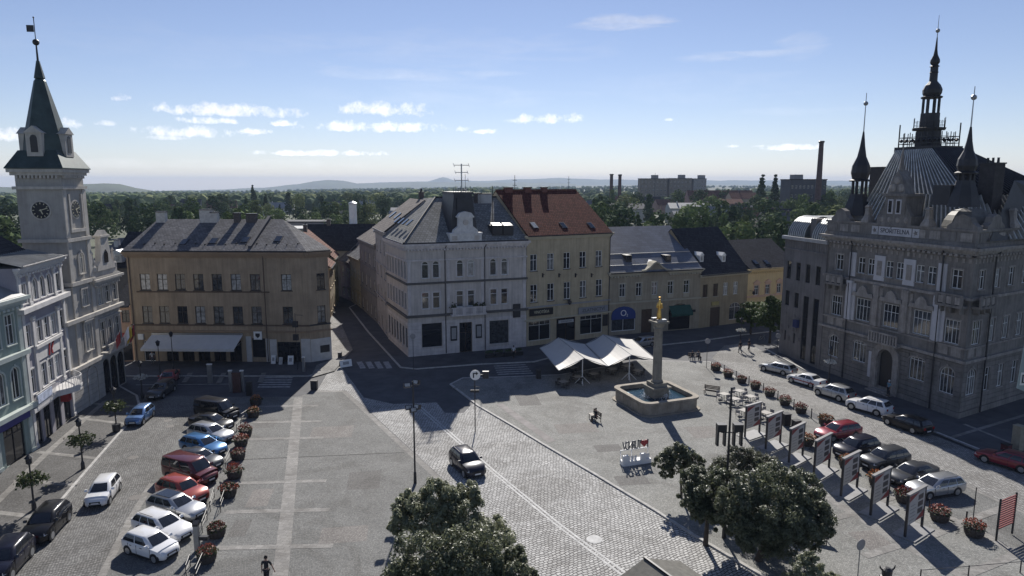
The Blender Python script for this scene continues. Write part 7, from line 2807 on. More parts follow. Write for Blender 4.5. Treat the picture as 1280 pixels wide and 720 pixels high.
# low iron hoop rails in the left planter row
def hoop(px, py, qx, qy, lb):
 a, b = G(px, py, .008), G(qx, qy, .008)
 t = thing('hoop_rail', lb, 'rail', a, 0, 'low iron hoop rails in the left planter row')
 d = b - a
 mb = MB()
 mb.tube((0, 0, 0), (0, 0, .82), .03, 6)
 mb.tube(d, d + Vector((0, 0, .82)), .03, 6)
 mb.build('post', [M_DARK], t)
 mb = MB()
 mb.tube((0, 0, .82), d + Vector((0, 0, .82)), .03, 6)
 mb.tube((0, 0, .45), d + Vector((0, 0, .45)), .022, 6)
 mb.build('rail', [M_DARK], t)
for k, (a, lb) in enumerate(((((302, 527), (311, 521)), 'hoop rail by the far orange planters'), (((296, 540), (301, 534)), 'hoop rail by the black saloon'), (((282, 585), (288, 572)), 'hoop rail by the bright blue estate'),
        (((263, 640), (268, 622)), 'hoop rail by the silver sunroof estate'), (((276, 640), (281, 625)), 'pale hoop rail by the silver sunroof estate planter'), (((253, 666), (259, 650)), 'hoop rail by the white estate'), (((245, 727), (254, 706)), 'hoop rail by the nearest left planter'), (((233, 722), (238, 708)), 'hoop rail at the lower frame edge by the white hatchback'))):
 hoop(*a[0], *a[1], lb)
# ticket post with slanted head
p = G(247, 688, .008)
t = thing('ticket_machine', 'slim pale ticket post with dark head standing before the white estate', 'ticket machine', p)
mb = MB()
mb.box(-.16, .16, -.12, .12, 0, 1.75)
mb.build('post', [M_STEEL], t)
mb = MB()
mb.hexa([(-.18, -.16, 1.75), (.18, -.16, 1.75), (.18, .16, 1.75), (-.18, .16, 1.75)], [(-.18, -.16, 1.9), (.18, -.16, 1.9), (.18, .16, 2.05), (-.18, .16, 2.05)])
mb.box(.2, .75, -.1, .14, .75, 1.0)
mb.build('head', [M_DARK], t)
# ------------------------------------------------------------------ flower lamps
def lamp(px, py, label, h=4.6, white=False, z=.1, tub=False):
 p = G(px, py, z)
 t = thing('flower_lamp', label, 'street lamp', p, 0, 'street lamps with hanging flowers')
 mb = MB()
 mb.lathe([(.17, 0), (.15, .5), (.07, .75), (.055, h)], 8)
 mb.build('pole', [M_DARK], t)
 mb = MB()
 mb.lathe([(.06, 0), (.2, .12), (.2, .5), (.3, .52), (.1, .72), (.04, .82)], 8, (0, 0, h))
 mb.tube((-.8, 0, h - 1.15), (.8, 0, h - 1.15), .03, 5)
 mb.tube((0, -.8, h - 1.15), (0, .8, h - 1.15), .03, 5)
 mb.build('lantern', [M_DARK], t)
 r = random.Random(int(px))
 mb = MB()
 nf = 520 if not white else 300
 for k in range(nf):
  a = r.uniform(0, 6.28)
  q = .62 + r.gauss(0, .2)
  if white:
   q = .72 * math.sqrt(r.random())
  zz = h - 1.15 + (r.gauss(0, .2) if not white else .28 - q * .45 + r.gauss(0, .07))
  c = Vector((q * math.cos(a), q * math.sin(a), zz))
  d = Vector((r.gauss(0, 1), r.gauss(0, 1), r.gauss(.3, 1))).normalized()
  s = d.orthogonal().normalized()
  u = d.cross(s)
  e = (.085 if white else .12) * r.uniform(.6, 1.3)
  mb.face([c - s * e, c + u * e * .7, c + s * e, c - u * e * .7])
 mb.build('flower_basket', [m_gleaf if not white else m_petalw], t)
 if tub:
  mb = MB()
  mb.lathe([(.30, 0), (.36, .1), (.38, .75), (.33, .75)], 10)
  mb.build('tub', [M_DARK], t)
 return t
lamp(104, 586, 'flower lamp in the middle of the left pavement', 3.7)
lamp(146, 539, 'flower lamp with a dark tub by the light blue car', 3.7, tub=True)
lamp(43, 637, 'flower lamp nearest on the left pavement behind the black car', 3.5)
lamp(178, 498, 'flower lamp with pale flowers at the town hall corner', 3.6, True)
lamp(1036, 478, 'flower lamp with white flowers under the savings bank', 3.7, True)
lamp(925, 436, 'flower lamp with white flowers at the far right corner', 3.9, True)
def lantern(px, py, label, h):
 p = G(px, py, .1)
 t = thing('street_lamp', label, 'street lamp', p, 0, 'plain lantern posts by the ochre house')
 mb = MB()
 mb.lathe([(.14, 0), (.12, .5), (.06, .7), (.045, h)], 8)
 mb.build('pole', [M_DARK], t)
 mb = MB()
 mb.lathe([(.05, 0), (.18, .1), (.26, .5), (.32, .52), (.05, .75)], 6, (0, 0, h))
 mb.build('lantern', [M_DARK], t)
lantern(217, 462, 'black lantern post standing before the pale awning', 4.3)
lantern(201, 477, 'black lantern post between awning and dull red car', 4.4)
# ------------------------------------------------------------------ masts and signs
def mast(px, py, h, z, label, r=.07):
 t = thing('light_mast', label, 'mast', G(px, py, z))
 mb = MB()
 mb.lathe([(r * 1.9, 0), (r * 1.6, .9), (r * 1.05, 1.0), (r * .8, h)], 10)
 mb.build('pole', [M_DARK], t)
 return t
t = mast(519, 604, 8.5, .013, 'tall dark mast with floodlights on the main road edge')
for (x, y, z, a) in ((-.45, -.1, 8.2, .3), (.25, .1, 8.4, -.4), (-.4, .1, 6.3, .2), (-.02, -.15, 6.2, .5), (.3, .05, 6.4, -.5)):
 mb = MB()
 mb.M = Matrix.Translation((x, y, z)) @ Matrix.Rotation(a, 4, 'Z') @ Matrix.Rotation(R(-25), 4, 'X')
 mb.box(-.26, .26, -.16, .16, -.18, .18)
 o = mb.build('floodlight', [M_DARK], t)
 g = MB()
 g.M = mb.M
 g.box(-.2, .2, -.175, -.161, -.13, .13)
 g.build('lens', [M_GLASS2], o)
mb = MB()
mb.tube((-.5, 0, 6.2), (.4, 0, 6.2), .04, 5)
mb.tube((-.5, 0, 8.1), (.4, 0, 8.1), .04, 5)
mb.build('crossbar', [M_DARK], t)
t = mast(905, 672, 10.6, .1, 'tall dark pole with hanging speaker boxes behind the big tree', .085)
for q in (-.55, .55):
 mb = MB()
 mb.box(q - .3, q + .3, -.25, .25, 7.6, 8.1)
 mb.box(q - .3, q - .18, -.2, .2, 6.6, 7.6)
 mb.box(q + .18, q + .3, -.2, .2, 6.6, 7.6)
 mb.build('speaker_box', [M_DARK], t)
mb = MB()
mb.tube((-.55, 0, 7.5), (.55, 0, 7.5), .04, 5)
mb.build('crossbar', [M_DARK], t)
t = thing('traffic_sign', 'white round sign and dark box on a slim pole at the road corner', 'traffic sign', G(594, 540, .008))
mb = MB()
mb.tube((0, 0, 0), (0, 0, 6.0), .05, 8)
mb.tube((-.1, 0, 4.6), (.5, 0, 4.5), .03, 5)
mb.build('pole', [M_DARK], t)
mb = MB()
mb.M = Matrix.Translation((0.05, -.08, 5.75)) @ Matrix.Rotation(R(90), 4, 'X')
mb.lathe([(.5, 0), (.5, .04)], 20)
o = mb.build('sign_disc', [M_WHITE], t)
mb2 = MB()
mb2.M = mb.M
mb2.box(-.22, -.1, -.28, .1, .041, .055)
mb2.box(-.22, .12, .1, .22, .041, .055)
mb2.slab([(.1, -.02), (.3, .16), (.1, .34)], .041, .055)
mb2.build('arrow', [M_DARK], o)
mb = MB()
mb.box(.75, 1.35, -.15, .15, 5.4, 6.1)
mb.box(.3, .9, -.03, .03, 5.7, 5.78)
mb.build('signal_box', [M_DARK], t)
mb = MB()
mb.box(-.42, .42, -.05, .0, 4.0, 4.25)
mb.build('plate', [M_DARK], t)
for (x, y, h, z, lb, kind) in ((517, 462, 4.4, .1, 'dark pole with a round sign at the corner house', 'disc'), (883, 460, 3.6, .1, 'slim pole with small sign by the far planter', 'disc'), (971, 446, 3.0, .1, 'slim pole with a round pale sign by the stone annex', 'disc'), (372, 462, 7.4, .1, 'slim dark pole with signal heads before the ochre house', 'head'),
        (1216, 652, 2.6, .02, 'slim bare rod beside the red slatted stand', 'rod'), (1072, 722, 2.2, .1, 'round sign seen from behind at the lower frame edge', 'back')):
 t = thing('traffic_sign' if kind != 'rod' else 'rod', lb, 'sign pole', G(x, y, z))
 mb = MB()
 mb.tube((0, 0, 0), (0, 0, h), .035, 6)
 mb.build('pole', [M_DARK if kind != 'back' else M_STEEL], t)
 if kind in ('disc', 'back'):
  mb = MB()
  mb.M = Matrix.Translation((0, -.05, h)) @ Matrix.Rotation(R(25 if kind == 'back' else 0), 4, 'Z') @ Matrix.Rotation(R(90), 4, 'X')
  mb.lathe([(.36, 0), (.36, .03)], 18)
  mb.build('sign_disc', [mat('grey_sign_back', (0.27, 0.26, 0.26), .6, .1, 3)], t)
 if kind == 'head':
  for z1 in (3.9, 5.6):
   mb = MB()
   mb.box(-.35, .3, -.2, .2, z1, z1 + .75)
   mb.build('signal_head', [M_DARK], t)
  mb = MB()
  mb.tube((0, 0, 7.2), (1.0, 0, 7.15), .03, 5)
  mb.build('arm', [M_DARK], t)
# ------------------------------------------------------------------ information boards
def board(lx, ly, rx, ry, label, z=.1, h=3.05):
 a, b = G(lx, ly, z), G(rx, ry, z)
 d = b - a
 t = thing('info_board', label, 'board', a, math.atan2(d.y, d.x), 'information boards in a row on the terrace')
 w = d.length
 mb = MB()
 for x in (0, w):
  mb.box(x - .07, x + .07, -.07, .07, 0, h)
 mb.build('post', [M_DARK], t)
 mb = MB()
 mb.box(.08, w - .08, -.05, .05, .85, h - .05)
 mb.box(-.1, w + .1, -.12, .12, h + .001, h + .1)
 mb.build('panel', [mat('board_grey', (0.25, 0.245, 0.24), .5, .05, 2)], t)
 mb = MB()
 mb.box(.1, w - .1, -.058, -.052, .9, h - .1)
 pp = mb.build('poster', [mat('poster_paper', (0.40, 0.395, 0.385), .5, .05, 3)], t)
 mb = MB()
 mb.prism([(w * .45, .92), (w - .12, .92), (w - .12, 1.45)], -.066, -.059)
 mb.prism([(.12, h - .12), (.12, h - .55), (w * .6, h - .12)], -.066, -.059)
 mb.build('red_corner', [mat('dull_print_red', (0.2, 0.035, 0.035), .6, .1, 4)], pp)
 mb = MB()
 for k in range(3):
  z0 = 1.35 + k * .5
  mb.box(w * .56, w * .86, -.066, -.059, z0, z0 + .36)
 mb.build('photo_print', [mat('dark_print', (0.05, 0.05, 0.055), .5, .4, 8)], pp)
 mb = MB()
 for k in range(5):
  z0 = 1.1 + k * .26
  mb.box(w * .12, w * (.4 + .05 * (k % 2)), -.064, -.059, z0, z0 + .05)
 mb.build('print_line', [mat('grey_print', (0.2, 0.2, 0.2), .6, 0)], pp)
 mb = MB()
 mb.box(-.25, w + .25, -.75, .75, -.02, .07)
 mb.build('foot_plate', [mat('foot_plate', (0.24, 0.24, 0.24), .6, .1, 2)], t)
bd = [((931, 547), (949, 541)), ((957, 562), (975, 554)), ((986, 579), (1003, 570)), ((1017, 596), (1036, 585)), ((1051, 621), (1071, 610)), ((1088, 645), (1109, 633)), ((1131, 672), (1152, 659))]
for k, (a, b) in enumerate(bd):
 board(*a, *b, ['farthest information board, next to the café tables', 'information board second from the café tables', 'information board in front of the bright red estate', 'information board fourth, level with the midnight blue off-roader', 'information board behind the big tree edge with orange planter beside it',
     'information board sixth, before the mid grey saloon', 'information board nearest, before the near silver estate'][k])
# red slatted stand
a, b = G(1245, 676, .1), G(1265, 667, .1)
d = b - a
t = thing('slatted_stand', 'tall red slatted stand near the lower right corner', 'stand', a, math.atan2(d.y, d.x))
w = d.length
mb = MB()
for x in (0, w):
 mb.box(x - .05, x + .05, -.05, .05, 0, 3.0)
mb.build('post', [M_DARK], t)
for k in range(13):
 mb = MB()
 z0 = .8 + k * .165
 mb.box(.055, w - .055, -.03, .03, z0, z0 + .09)
 mb.build('slat', [mat('faded_red', (0.22, 0.05, 0.05), .6, .15, 4)], t)
# ------------------------------------------------------------------ benches
def bench(px, py, rz, label, z=.1, planks=4):
 t = thing('park_bench', label, 'bench', G(px, py, z), rz, 'dark wooden benches on the terrace')
 for k in range(planks):
  mb = MB()
  mb.box(-.9, .9, -.25 + k * .13, -.14 + k * .13, .42, .46)
  mb.build('seat_plank', [M_WOOD], t)
 for k in range(3):
  mb = MB()
  mb.box(-.9, .9, .3 + k * .02, .34 + k * .02, .55 + k * .15, .66 + k * .15)
  mb.build('back_plank', [M_WOOD], t)
 for q in (-.75, .75):
  mb = MB()
  mb.box(q - .03, q + .03, -.25, .36, .36, .42)
  mb.box(q - .03, q + .03, -.25, -.19, 0, .36)
  mb.box(q - .03, q + .03, .3, .36, 0, 1.0)
  mb.build('bench_frame', [M_DARK], t)
 return t
bench(743, 525, R(-70), 'dark bench with a sitting person between tents and letters')
bench(889, 493, R(-30), 'empty dark bench between the fountain and the café tables')
bench(869, 450, R(10), 'dark bench with people far behind the fountain')
bench(1018, 676, R(-28), 'dark bench in the tree shade beside the near boards')
# ------------------------------------------------------------------ letter bench
a, b = G(777, 582, .1), G(812, 577, .1)
d = (b - a)
d.z = 0
c = (a + b) / 2
t = thing('letter_bench', 'white bench with upright letters and a red heart, seen from behind', 'letter bench', c, math.atan2(d.y, d.x) )
w = d.length
m_wp = mat('white_letter_paint', (0.78, 0.78, 0.78), .4, .03, 2)
m_lt = mat('shaded_letter_back', (0.16, 0.16, 0.165), .5, .03, 2)  # shade on the letter backs put into a grey instead of the white
mb = MB()
mb.box(-w / 2, w / 2, -.28, .35, .0, .4)
mb.build('seat', [m_wp], t)
for x0, x1, zt_ in ((-w / 2, -w / 2 + .5, .95), (w * .12, w * .12 + .45, .95)):
 mb = MB()
 mb.box(x0, x1, -.3, -.06, .401, zt_)
 mb.build('back_block', [m_wp], t)
for k in range(3):
 mb = MB()
 x = -w * .3 + k * .32
 mb.hexa([(x, -.1, .402), (x + .2, -.1, .402), (x + .2, .33, .402), (x, .33, .402)], [(x, -.1, .8), (x + .2, -.1, .8), (x + .2, .28, .46), (x, .28, .46)])
 mb.build('seat_block', [m_wp], t)
mb = MB()
mb.hexa([(w * .28, -.15, .402), (w * .46, -.15, .402), (w * .46, .33, .402), (w * .28, .33, .402)], [(w * .28, -.15, .85), (w * .46, -.15, .85), (w * .46, .28, .5), (w * .28, .28, .5)])
mb.build('seat_block', [m_wp], t)
def letters(txt, x, z, size, m, width=None, name='letter'):
 cu = bpy.data.curves.new(name, 'FONT')
 cu.body = txt
 cu.size = size
 cu.extrude = .05
 cu.offset = .012
 cu.align_x = 'CENTER'
 cu.materials.append(m)
 o = bpy.data.objects.new(name, cu)
 COL.objects.link(o)
 o.parent = t
 o.matrix_local = Matrix.Translation((x, .3, z)) @ Matrix.Rotation(R(180), 4, 'Z') @ Matrix.Rotation(R(90), 4, 'X')
 ml = o.matrix_local.copy()
 o = solid(o)
 o.scale = (width or 1, 1, 1)
 return o
sp = w * .80 / 7.2
for k, ch in enumerate('TURNOV'):
 letters(ch, w * .19 - k * sp * 1.0, 1.25, 1.05, m_lt, .55)
letters('I', w * .475, 1.25, 1.05, m_lt, .7)
mb = MB()
hs = .36
pts = [(16 * math.sin(q) ** 3 / 16 * hs, (13 * math.cos(q) - 5 * math.cos(2 * q) - 2 * math.cos(3 * q) - math.cos(4 * q)) / 16 * hs) for q in [2 * math.pi * k / 24 for k in range(24)]]
mb.prism([(w * .345 + x, 1.65 + z) for x, z in pts], .25, .36)
mb.build('heart', [M_RED], t)
mb = MB()
mb.box(-w / 2, w / 2, .27, .33, 1.19, 1.25)
for x in (-w / 2 + .04, -w * .1, w / 2 - .04):
 mb.box(x - .03, x + .03, .27, .33, .0, 1.19)
mb.build('letter_rail', [m_wp], t)
# ------------------------------------------------------------------ fountain with the gilded column
m_ftn = mat('fountain_sandstone', (0.30, 0.265, 0.215), .85, .18, 1.5, bump=.2, bscale=12, streak=.15)
Lc, Rc, Fc = G(768, 500, .1), G(873, 511, .1), G(815, 528, .1)
bas = [(772, 487), (822, 511), (872, 497)]
cen = (Lc + Rc) / 2 + Vector((0, .2, 0))
ang = math.atan2((Fc - Lc).y, (Fc - Lc).x)
t = thing('fountain', 'sandstone fountain basin with rounded corners and bright splashing jets', 'fountain', (cen.x, cen.y, .1), ang)
hw, hd, rc_ = 3.45, 3.45, 1.1
def rrect(a, b, r, n=6):
 out = []
 for (sx, sy, a0) in ((1, -1, -90), (1, 1, 0), (-1, 1, 90), (-1, -1, 180)):
  for k in range(n + 1):
   q = R(a0 + 90 * k / n)
   out.append((sx * (a - r) + r * math.cos(q), sy * (b - r) + r * math.sin(q)))
 return out
def ringwall(mb, o, i, z0, z1):
 n = len(o)
 for k in range(n):
  j = (k + 1) % n
  mb.face([(*o[k], z0), (*o[j], z0), (*o[j], z1), (*o[k], z1)])
  mb.face([(*i[j], z0), (*i[k], z0), (*i[k], z1), (*i[j], z1)])
  mb.face([(*o[k], z1), (*o[j], z1), (*i[j], z1), (*i[k], z1)])
  mb.face([(*o[j], z0), (*o[k], z0), (*i[k], z0), (*i[j], z0)])
mb = MB()
mb.slab(rrect(hw + .25, hd + .25, rc_), -.02, .12)
mb.build('plinth', [m_ftn], t)
mb = MB()
ringwall(mb, rrect(hw, hd, rc_), rrect(hw - .4, hd - .4, rc_ - .35), .12, 1.2)
mb.build('basin', [m_ftn], t)
mb = MB()
ringwall(mb, rrect(hw + .12, hd + .12, rc_), rrect(hw - .42, hd - .42, rc_ - .3), 1.2, 1.42)
mb.build('rim', [m_ftn], t)
mb = MB()
for q in range(4):
 M = Matrix.Rotation(q * math.pi / 2, 4, 'Z')
 mb.M = M
 for k in range(3):
  x = -2.2 + 1.5 * k
  mb.box(x, x + 1.35, -hw - .05, -hw + .01, .3, 1.1)
mb.build('stone_panel', [m_ftn], t)
m_water = bpy.data.materials.new('fountain_water')
m_water.use_nodes = True
wb_ = m_water.node_tree.nodes['Principled BSDF']
wb_.inputs['Base Color'].default_value = (0.02, 0.05, 0.075, 1)
wb_.inputs['Roughness'].default_value = .06
w_ = NT(m_water.node_tree)
nz_ = w_.n('ShaderNodeTexNoise', {'Scale': 9.0, 'Detail': 4.0, 'Vector': w_.n('ShaderNodeNewGeometry').outputs['Position']})
w_.link(w_.n('ShaderNodeBump', {'Height': nz_.outputs[0], 'Strength': .5, 'Distance': .05}).outputs[0], wb_.inputs['Normal'])
mb = MB()
mb.face([(x, y, .95) for x, y in rrect(hw - .39, hd - .39, rc_ - .33)])
mb.build('water', [m_water], t)
m_foam = mat('white_splash', (0.8, 0.82, 0.85), .5, 0)
for (sx, sy) in ((-1.5, -.2), (.2, -1.6), (1.6, .3), (-.2, 1.5)):
 mb = MB()
 r = random.Random(int(sx * 10 + sy * 100))
 for k in range(130):
  q = abs(r.gauss(0, .42))
  a = r.uniform(0, 6.28)
  zz = .97 + max(0, .75 - q) * r.random() * .9
  c = Vector((sx + q * math.cos(a), sy + q * math.sin(a), zz))
  e = r.uniform(.02, .055)
  mb.face([c + Vector((-e, 0, -e)), c + Vector((e, e * .3, -e)), c + Vector((0, -e * .3, e * 1.6))])
 tag(mb.build('water_jet', [m_foam], t), kind='stuff')
# column: a monument of its own in the basin
m_col = mat('column_sandstone', (0.25, 0.23, 0.19), .9, .18, 1.5, streak=.2)
t = thing('marian_column', 'slender stone column with a gilded statue rising from the fountain', 'column', (cen.x + .1, cen.y, .1), ang)
mb = MB()
mb.box(-.95, .95, -.95, .95, .3, 1.9)
mb.box(-1.15, 1.15, -1.15, 1.15, 1.9, 2.1)
mb.box(-.8, .8, -.8, .8, 2.1, 2.5)
mb.build('pedestal', [m_col], t)
HC_ = 9.25
mb = MB()
mb.lathe([(.62, 2.5), (.68, 2.6), (.52, 2.8), (.50, 4), (.43, HC_ - .9)], 14)
mb.build('shaft', [m_col], t)
mb = MB()
mb.lathe([(.45, HC_ - .9), (.55, HC_ - .8), (.48, HC_ - .7), (.62, HC_ - .35), (.75, HC_ - .2)], 12)
mb.box(-.8, .8, -.8, .8, HC_ - .2, HC_)
mb.build('capital', [m_col], t)
mb = MB()
for q in (-.55, .55):
 mb.box(q - .22, q + .22, -.5, .5, HC_ + .002, HC_ + .25)
mb.build('corner_scroll', [M_STEEL], t)
# statue: robed figure with a crown, child on the arm
bmv = bpy.data.meshes.new('statue')
vs = [(0, 0, 0), (0, .02, .5), (.02, 0, 1.0), (.03, -.02, 1.35), (.02, -.02, 1.6), (.02, -.03, 1.78), (.02, -.04, 1.98), (.27, 0, 1.5), (.4, -.12, 1.2), (.2, -.3, 1.2), (-.24, 0, 1.5), (-.36, -.1, 1.2), (-.2, -.28, 1.3), (.24, -.28, 1.45), (.24, -.3, 1.62)]
es = [(0, 1), (1, 2), (2, 3), (3, 4), (4, 5), (5, 6), (4, 7), (7, 8), (8, 9), (4, 10), (10, 11), (11, 12), (9, 13), (13, 14)]
rad = [.42, .34, .24, .23, .2, .1, .15, .13, .1, .08, .13, .1, .07, .12, .1]
def skin_mesh(name, vs, es, rad, m, levels=2, root=0):
 me = bpy.data.meshes.new(name)
 me.from_pydata(vs, es, [])
 o = bpy.data.objects.new(name, me)
 COL.objects.link(o)
 md = o.modifiers.new('skin', 'SKIN')
 md.use_smooth_shade = True
 for k, q in enumerate(rad):
  r2 = q if isinstance(q, tuple) else (q, q)
  me.skin_vertices[0].data[k].radius = r2
  me.skin_vertices[0].data[k].use_root = (k == root)
 sd = o.modifiers.new('sub', 'SUBSURF')
 sd.levels = sd.render_levels = levels
 dg = bpy.context.evaluated_depsgraph_get()
 out = bpy.data.meshes.new_from_object(o.evaluated_get(dg))
 out.name = name
 bpy.data.objects.remove(o)
 out.materials.clear()
 out.materials.append(m)
 return out
o = put('statue', skin_mesh('statue', vs, es, rad, M_GOLD), t, (0, 0, HC_ + .05), -ang)
o.scale = (.82, .85, 1.15)
mb = MB()
mb.lathe([(.12, 0), (.16, .16), (.02, .17)], 8, (.02, -.04, 2.05))
mb.build('crown_piece', [M_GOLD], o)
# ------------------------------------------------------------------ market tents
m_tent = leaf_mat('tent_cloth', (0.60, 0.58, 0.54), (0.68, 0.66, 0.62), .6, .12)
def tent(bl_, br_, fl_, fr_, ra, rb, label, he, hr_):
 """canopy over four surveyed eave corners, ridge from ra (back) to rb (front)"""
 c = (bl_ + br_ + fl_ + fr_) / 4
 t = thing('market_tent', label, 'tent', (c.x, c.y, .1), 0, 'white gabled market tents')
 Lc_ = lambda p, z: Vector((p.x - c.x, p.y - c.y, z - .1))
 A_, B_, C_, D_ = Lc_(bl_, he), Lc_(br_, he), Lc_(fr_, he), Lc_(fl_, he)
 R0, R1 = Lc_(ra, hr_), Lc_(rb, hr_)
 for nm, (p0, p1, q1, q0) in (('canopy', (A_, D_, R1, R0)), ('canopy', (C_, B_, R0, R1))):
  mb = MB()
  n, m = 8, 6
  g = [[(p0.lerp(p1, i / n)).lerp(q0.lerp(q1, i / n), k / m) - Vector((0, 0, .16 * math.sin(math.pi * k / m) + .06 * math.sin(math.pi * i / n) * (1 - k / m))) for k in range(m + 1)] for i in range(n + 1)]
  for i in range(n):
   for k in range(m):
    mb.face([g[i][k], g[i + 1][k], g[i + 1][k + 1], g[i][k + 1]])
  mb.build(nm, [m_tent], t, smooth=True)
 mb = MB()
 for p, q in ((A_, D_), (C_, B_)):
  mb.tube(p, q, .05, 5)
 mb.tube(R0, R1, .05, 5)
 for p, q in ((A_, R0), (R0, B_), (D_, R1), (R1, C_)):
  mb.tube(p - Vector((0, 0, .03)), q - Vector((0, 0, .03)), .04, 5)
 mb.build('roof_frame', [M_STEEL], t)
 for u in (.06, .94):
  p = R0.lerp(R1, u)
  mb = MB()
  mb.tube((p.x, p.y, 0), (p.x, p.y, p.z - .05), .06, 6)
  for q in ((.9, 0), (-.9, 0), (0, .9), (0, -.9)):
   mb.tube((p.x + q[0], p.y + q[1], .05), (p.x, p.y, .95), .035, 5)
  mb.build('pole', [M_WHITE], t)
 return t
HE, HR = 2.25, 3.45
R0a, R1a = at(698, 422, 1), at(730.6, 447.5, 1)
gz = lambda x, y, z: (lambda d: Vector((d.x * (z - CAM_H) / d.z, d.y * (z - CAM_H) / d.z, 0)))(px_dir(x, y))
bl1, fl1 = gz(674.5, 435, HE), gz(698.5, 463, HE)
bv, fv = gz(731, 430, HE), gz(759.5, 457.5, HE)
ra1, rb1 = gz(698, 422, HR), gz(730.5, 447.5, HR)
tent(bl1, bv, fl1, fv, ra1, rb1, 'left white gabled market tent, its near half sunlit', HE, HR)
br2, fr2 = gz(790, 424, HE), gz(821, 450, HE)
ra2, rb2 = gz(754, 418, HR), gz(789.5, 443.5, HR)
tent(bv + Vector((.1, 0, 0)), br2, fv + Vector((.1, 0, 0)), fr2, ra2, rb2, 'right white gabled market tent beside the fountain column', HE, HR)
# ------------------------------------------------------------------ tables and chairs
m_pale_wood = mat('pale_table_top', (0.30, 0.28, 0.25), .6, .12, 4)
def table(p, rz, label, group, r=.45, h=.74):
 t = thing('cafe_table', label, 'table', p, rz, group)
 mb = MB()
 mb.box(-r, r, -r, r, h - .04, h)
 mb.build('table_top', [m_pale_wood], t)
 mb = MB()
 mb.tube((0, 0, .03), (0, 0, h - .04), .035, 6)
 mb.lathe([(.28, 0), (.25, .03)], 10)
 mb.build('leg', [M_DARK], t)
CH = {}
cs = MB(); cs.box(-.22, .22, -.22, .22, .43, .46)
cb = MB(); cb.box(-.22, .22, .19, .23, .55, .88)
cl = MB()
for x in (-.2, .2):
 cl.tube((x, -.2, 0), (x, -.2, .43), .017, 5)
 cl.tube((x, .21, 0), (x, .21, .88), .017, 5)
for nm, m_, k in (('grey', mat('grey_wicker', (0.26, 0.25, 0.245), .7, .2, 9), 0), ('dark', mat('dark_wicker', (0.05, 0.045, 0.04), .7, .2, 9), 1)):
 CH[nm] = (cs.mesh('seat', m_), cb.mesh('backrest', m_), cl.mesh('frame', M_DARK))
def chair(p, rz, kind, label, group):
 t = thing('cafe_chair', label, 'chair', p, rz, group)
 for nm, me in zip(('seat', 'backrest', 'frame'), CH[kind]):
  put(nm, me, t)
def cafe(spots, kind, where, gt, gc, z, n=4, rot=.5):
 for k, (x, y, lb) in enumerate(spots):
  p = G(x, y, z)
  table(p, rot, lb, gt)
  for j in range(n):
   a = rot + j * 2 * math.pi / n
   q = p + Vector((math.cos(a) * .75, math.sin(a) * .75, 0))
   chair(q, a - math.pi / 2 + rnd.uniform(-.3, .3), kind, where, gc)
cafe([(905, 500, 'pale café table nearest the dark bench'), (924, 496, 'pale café table at the far edge by the planters'), (918, 506, 'pale café table in the middle of the left cluster'), (938, 503, 'pale café table beside the bright red planter'), (946, 515, 'pale café table at the near right edge of the cluster'), (930, 521, 'pale café table behind the farthest board'), (957, 524, 'pale café table between the second board and the planter')],
  'grey', 'grey café chair around the pale tables by the boards', 'café tables by the boards', 'café chairs by the boards', .1)
cafe([(704, 484, 'table under the left tent, front left'), (722, 478, 'table under the left tent, by the near pole'), (742, 474, 'table under the left tent, right'), (716, 466, 'table under the left tent, back'), (765, 468, 'table under the right tent, front left'), (783, 464, 'table under the right tent, by the near pole'), (797, 470, 'table outside the right tent beside the basin'), (770, 455, 'table under the right tent, back')],
  'dark', 'dark café chair under the market tents', 'café tables under the tents', 'café chairs under the tents', .1)
cafe([(212, 449, 'café table under the awning, far left'), (233, 449, 'café table under the awning, second from left'), (254, 448.5, 'café table under the awning, third from left'), (275, 448.5, 'café table under the awning, second from right'), (296, 448, 'café table under the awning, far right')],
  'dark', 'dark café chair under the pale awning', 'café tables under the awning', 'café chairs under the awning', .1)
# low fence boxes and deck of the tents
mb = MB()
def crate(px, py, w, d, h, rz, nm, label, m, cat, z=.1, lid=None):
 t = thing(nm, label, cat, G(px, py, z), rz)
 mb = MB()
 mb.box(-w / 2, w / 2, -d / 2, d / 2, .04, h)
 mb.build('body', [m], t)
 mb = MB()
 mb.box(-w / 2 - .03, w / 2 + .03, -d / 2 - .03, d / 2 + .03, h, h + .06)
 mb.box(-w / 2 + .05, w / 2 - .05, -d / 2 + .05, d / 2 - .05, -.01, .04)
 mb.build('lid', [lid or M_DARK], t)
 return t
crate(673, 473, .55, .55, 1.05, .2, 'litter_bin', 'dark litter bin left of the tents', M_DARK, 'bin')
crate(982, 531, .7, .7, 1.15, .2, 'litter_bin', 'dark bin with a wide top beside the second board', M_DARK, 'bin')
crate(995, 536, .7, .6, .85, .3, 'litter_bin', 'lower dark bin next to the wide topped bin', M_DARK, 'bin')
crate(393, 487, .75, .4, 1.05, -.1, 'cabinet', 'dark cabinet box at the sunny plaza corner', M_DARK, 'cabinet', .013)
crate(312, 494, .6, .5, 1.5, .1, 'litter_bin', 'slim dark bin by the far left planters', M_DARK, 'bin', .008)
crate(425, 447, .5, .5, .7, .1, 'litter_bin', 'small dark box on the sunny side street', M_DARK, 'bin', .1)
crate(1271, 563, .7, .7, 2.3, .4, 'stone_post', 'pale stone post at the right frame edge', mat('pale_post', (0.3, 0.27, 0.2), .8, .15, 2), 'post', .1, mat('pale_post', (0.3, 0.27, 0.2), .8))
crate(1257, 566, .6, .6, .8, .4, 'flower_box', 'dark red flower box before the pale stone post', mat('dull_red', (0.12, 0.03, 0.03), .8, .2, 5), 'planter', .1)
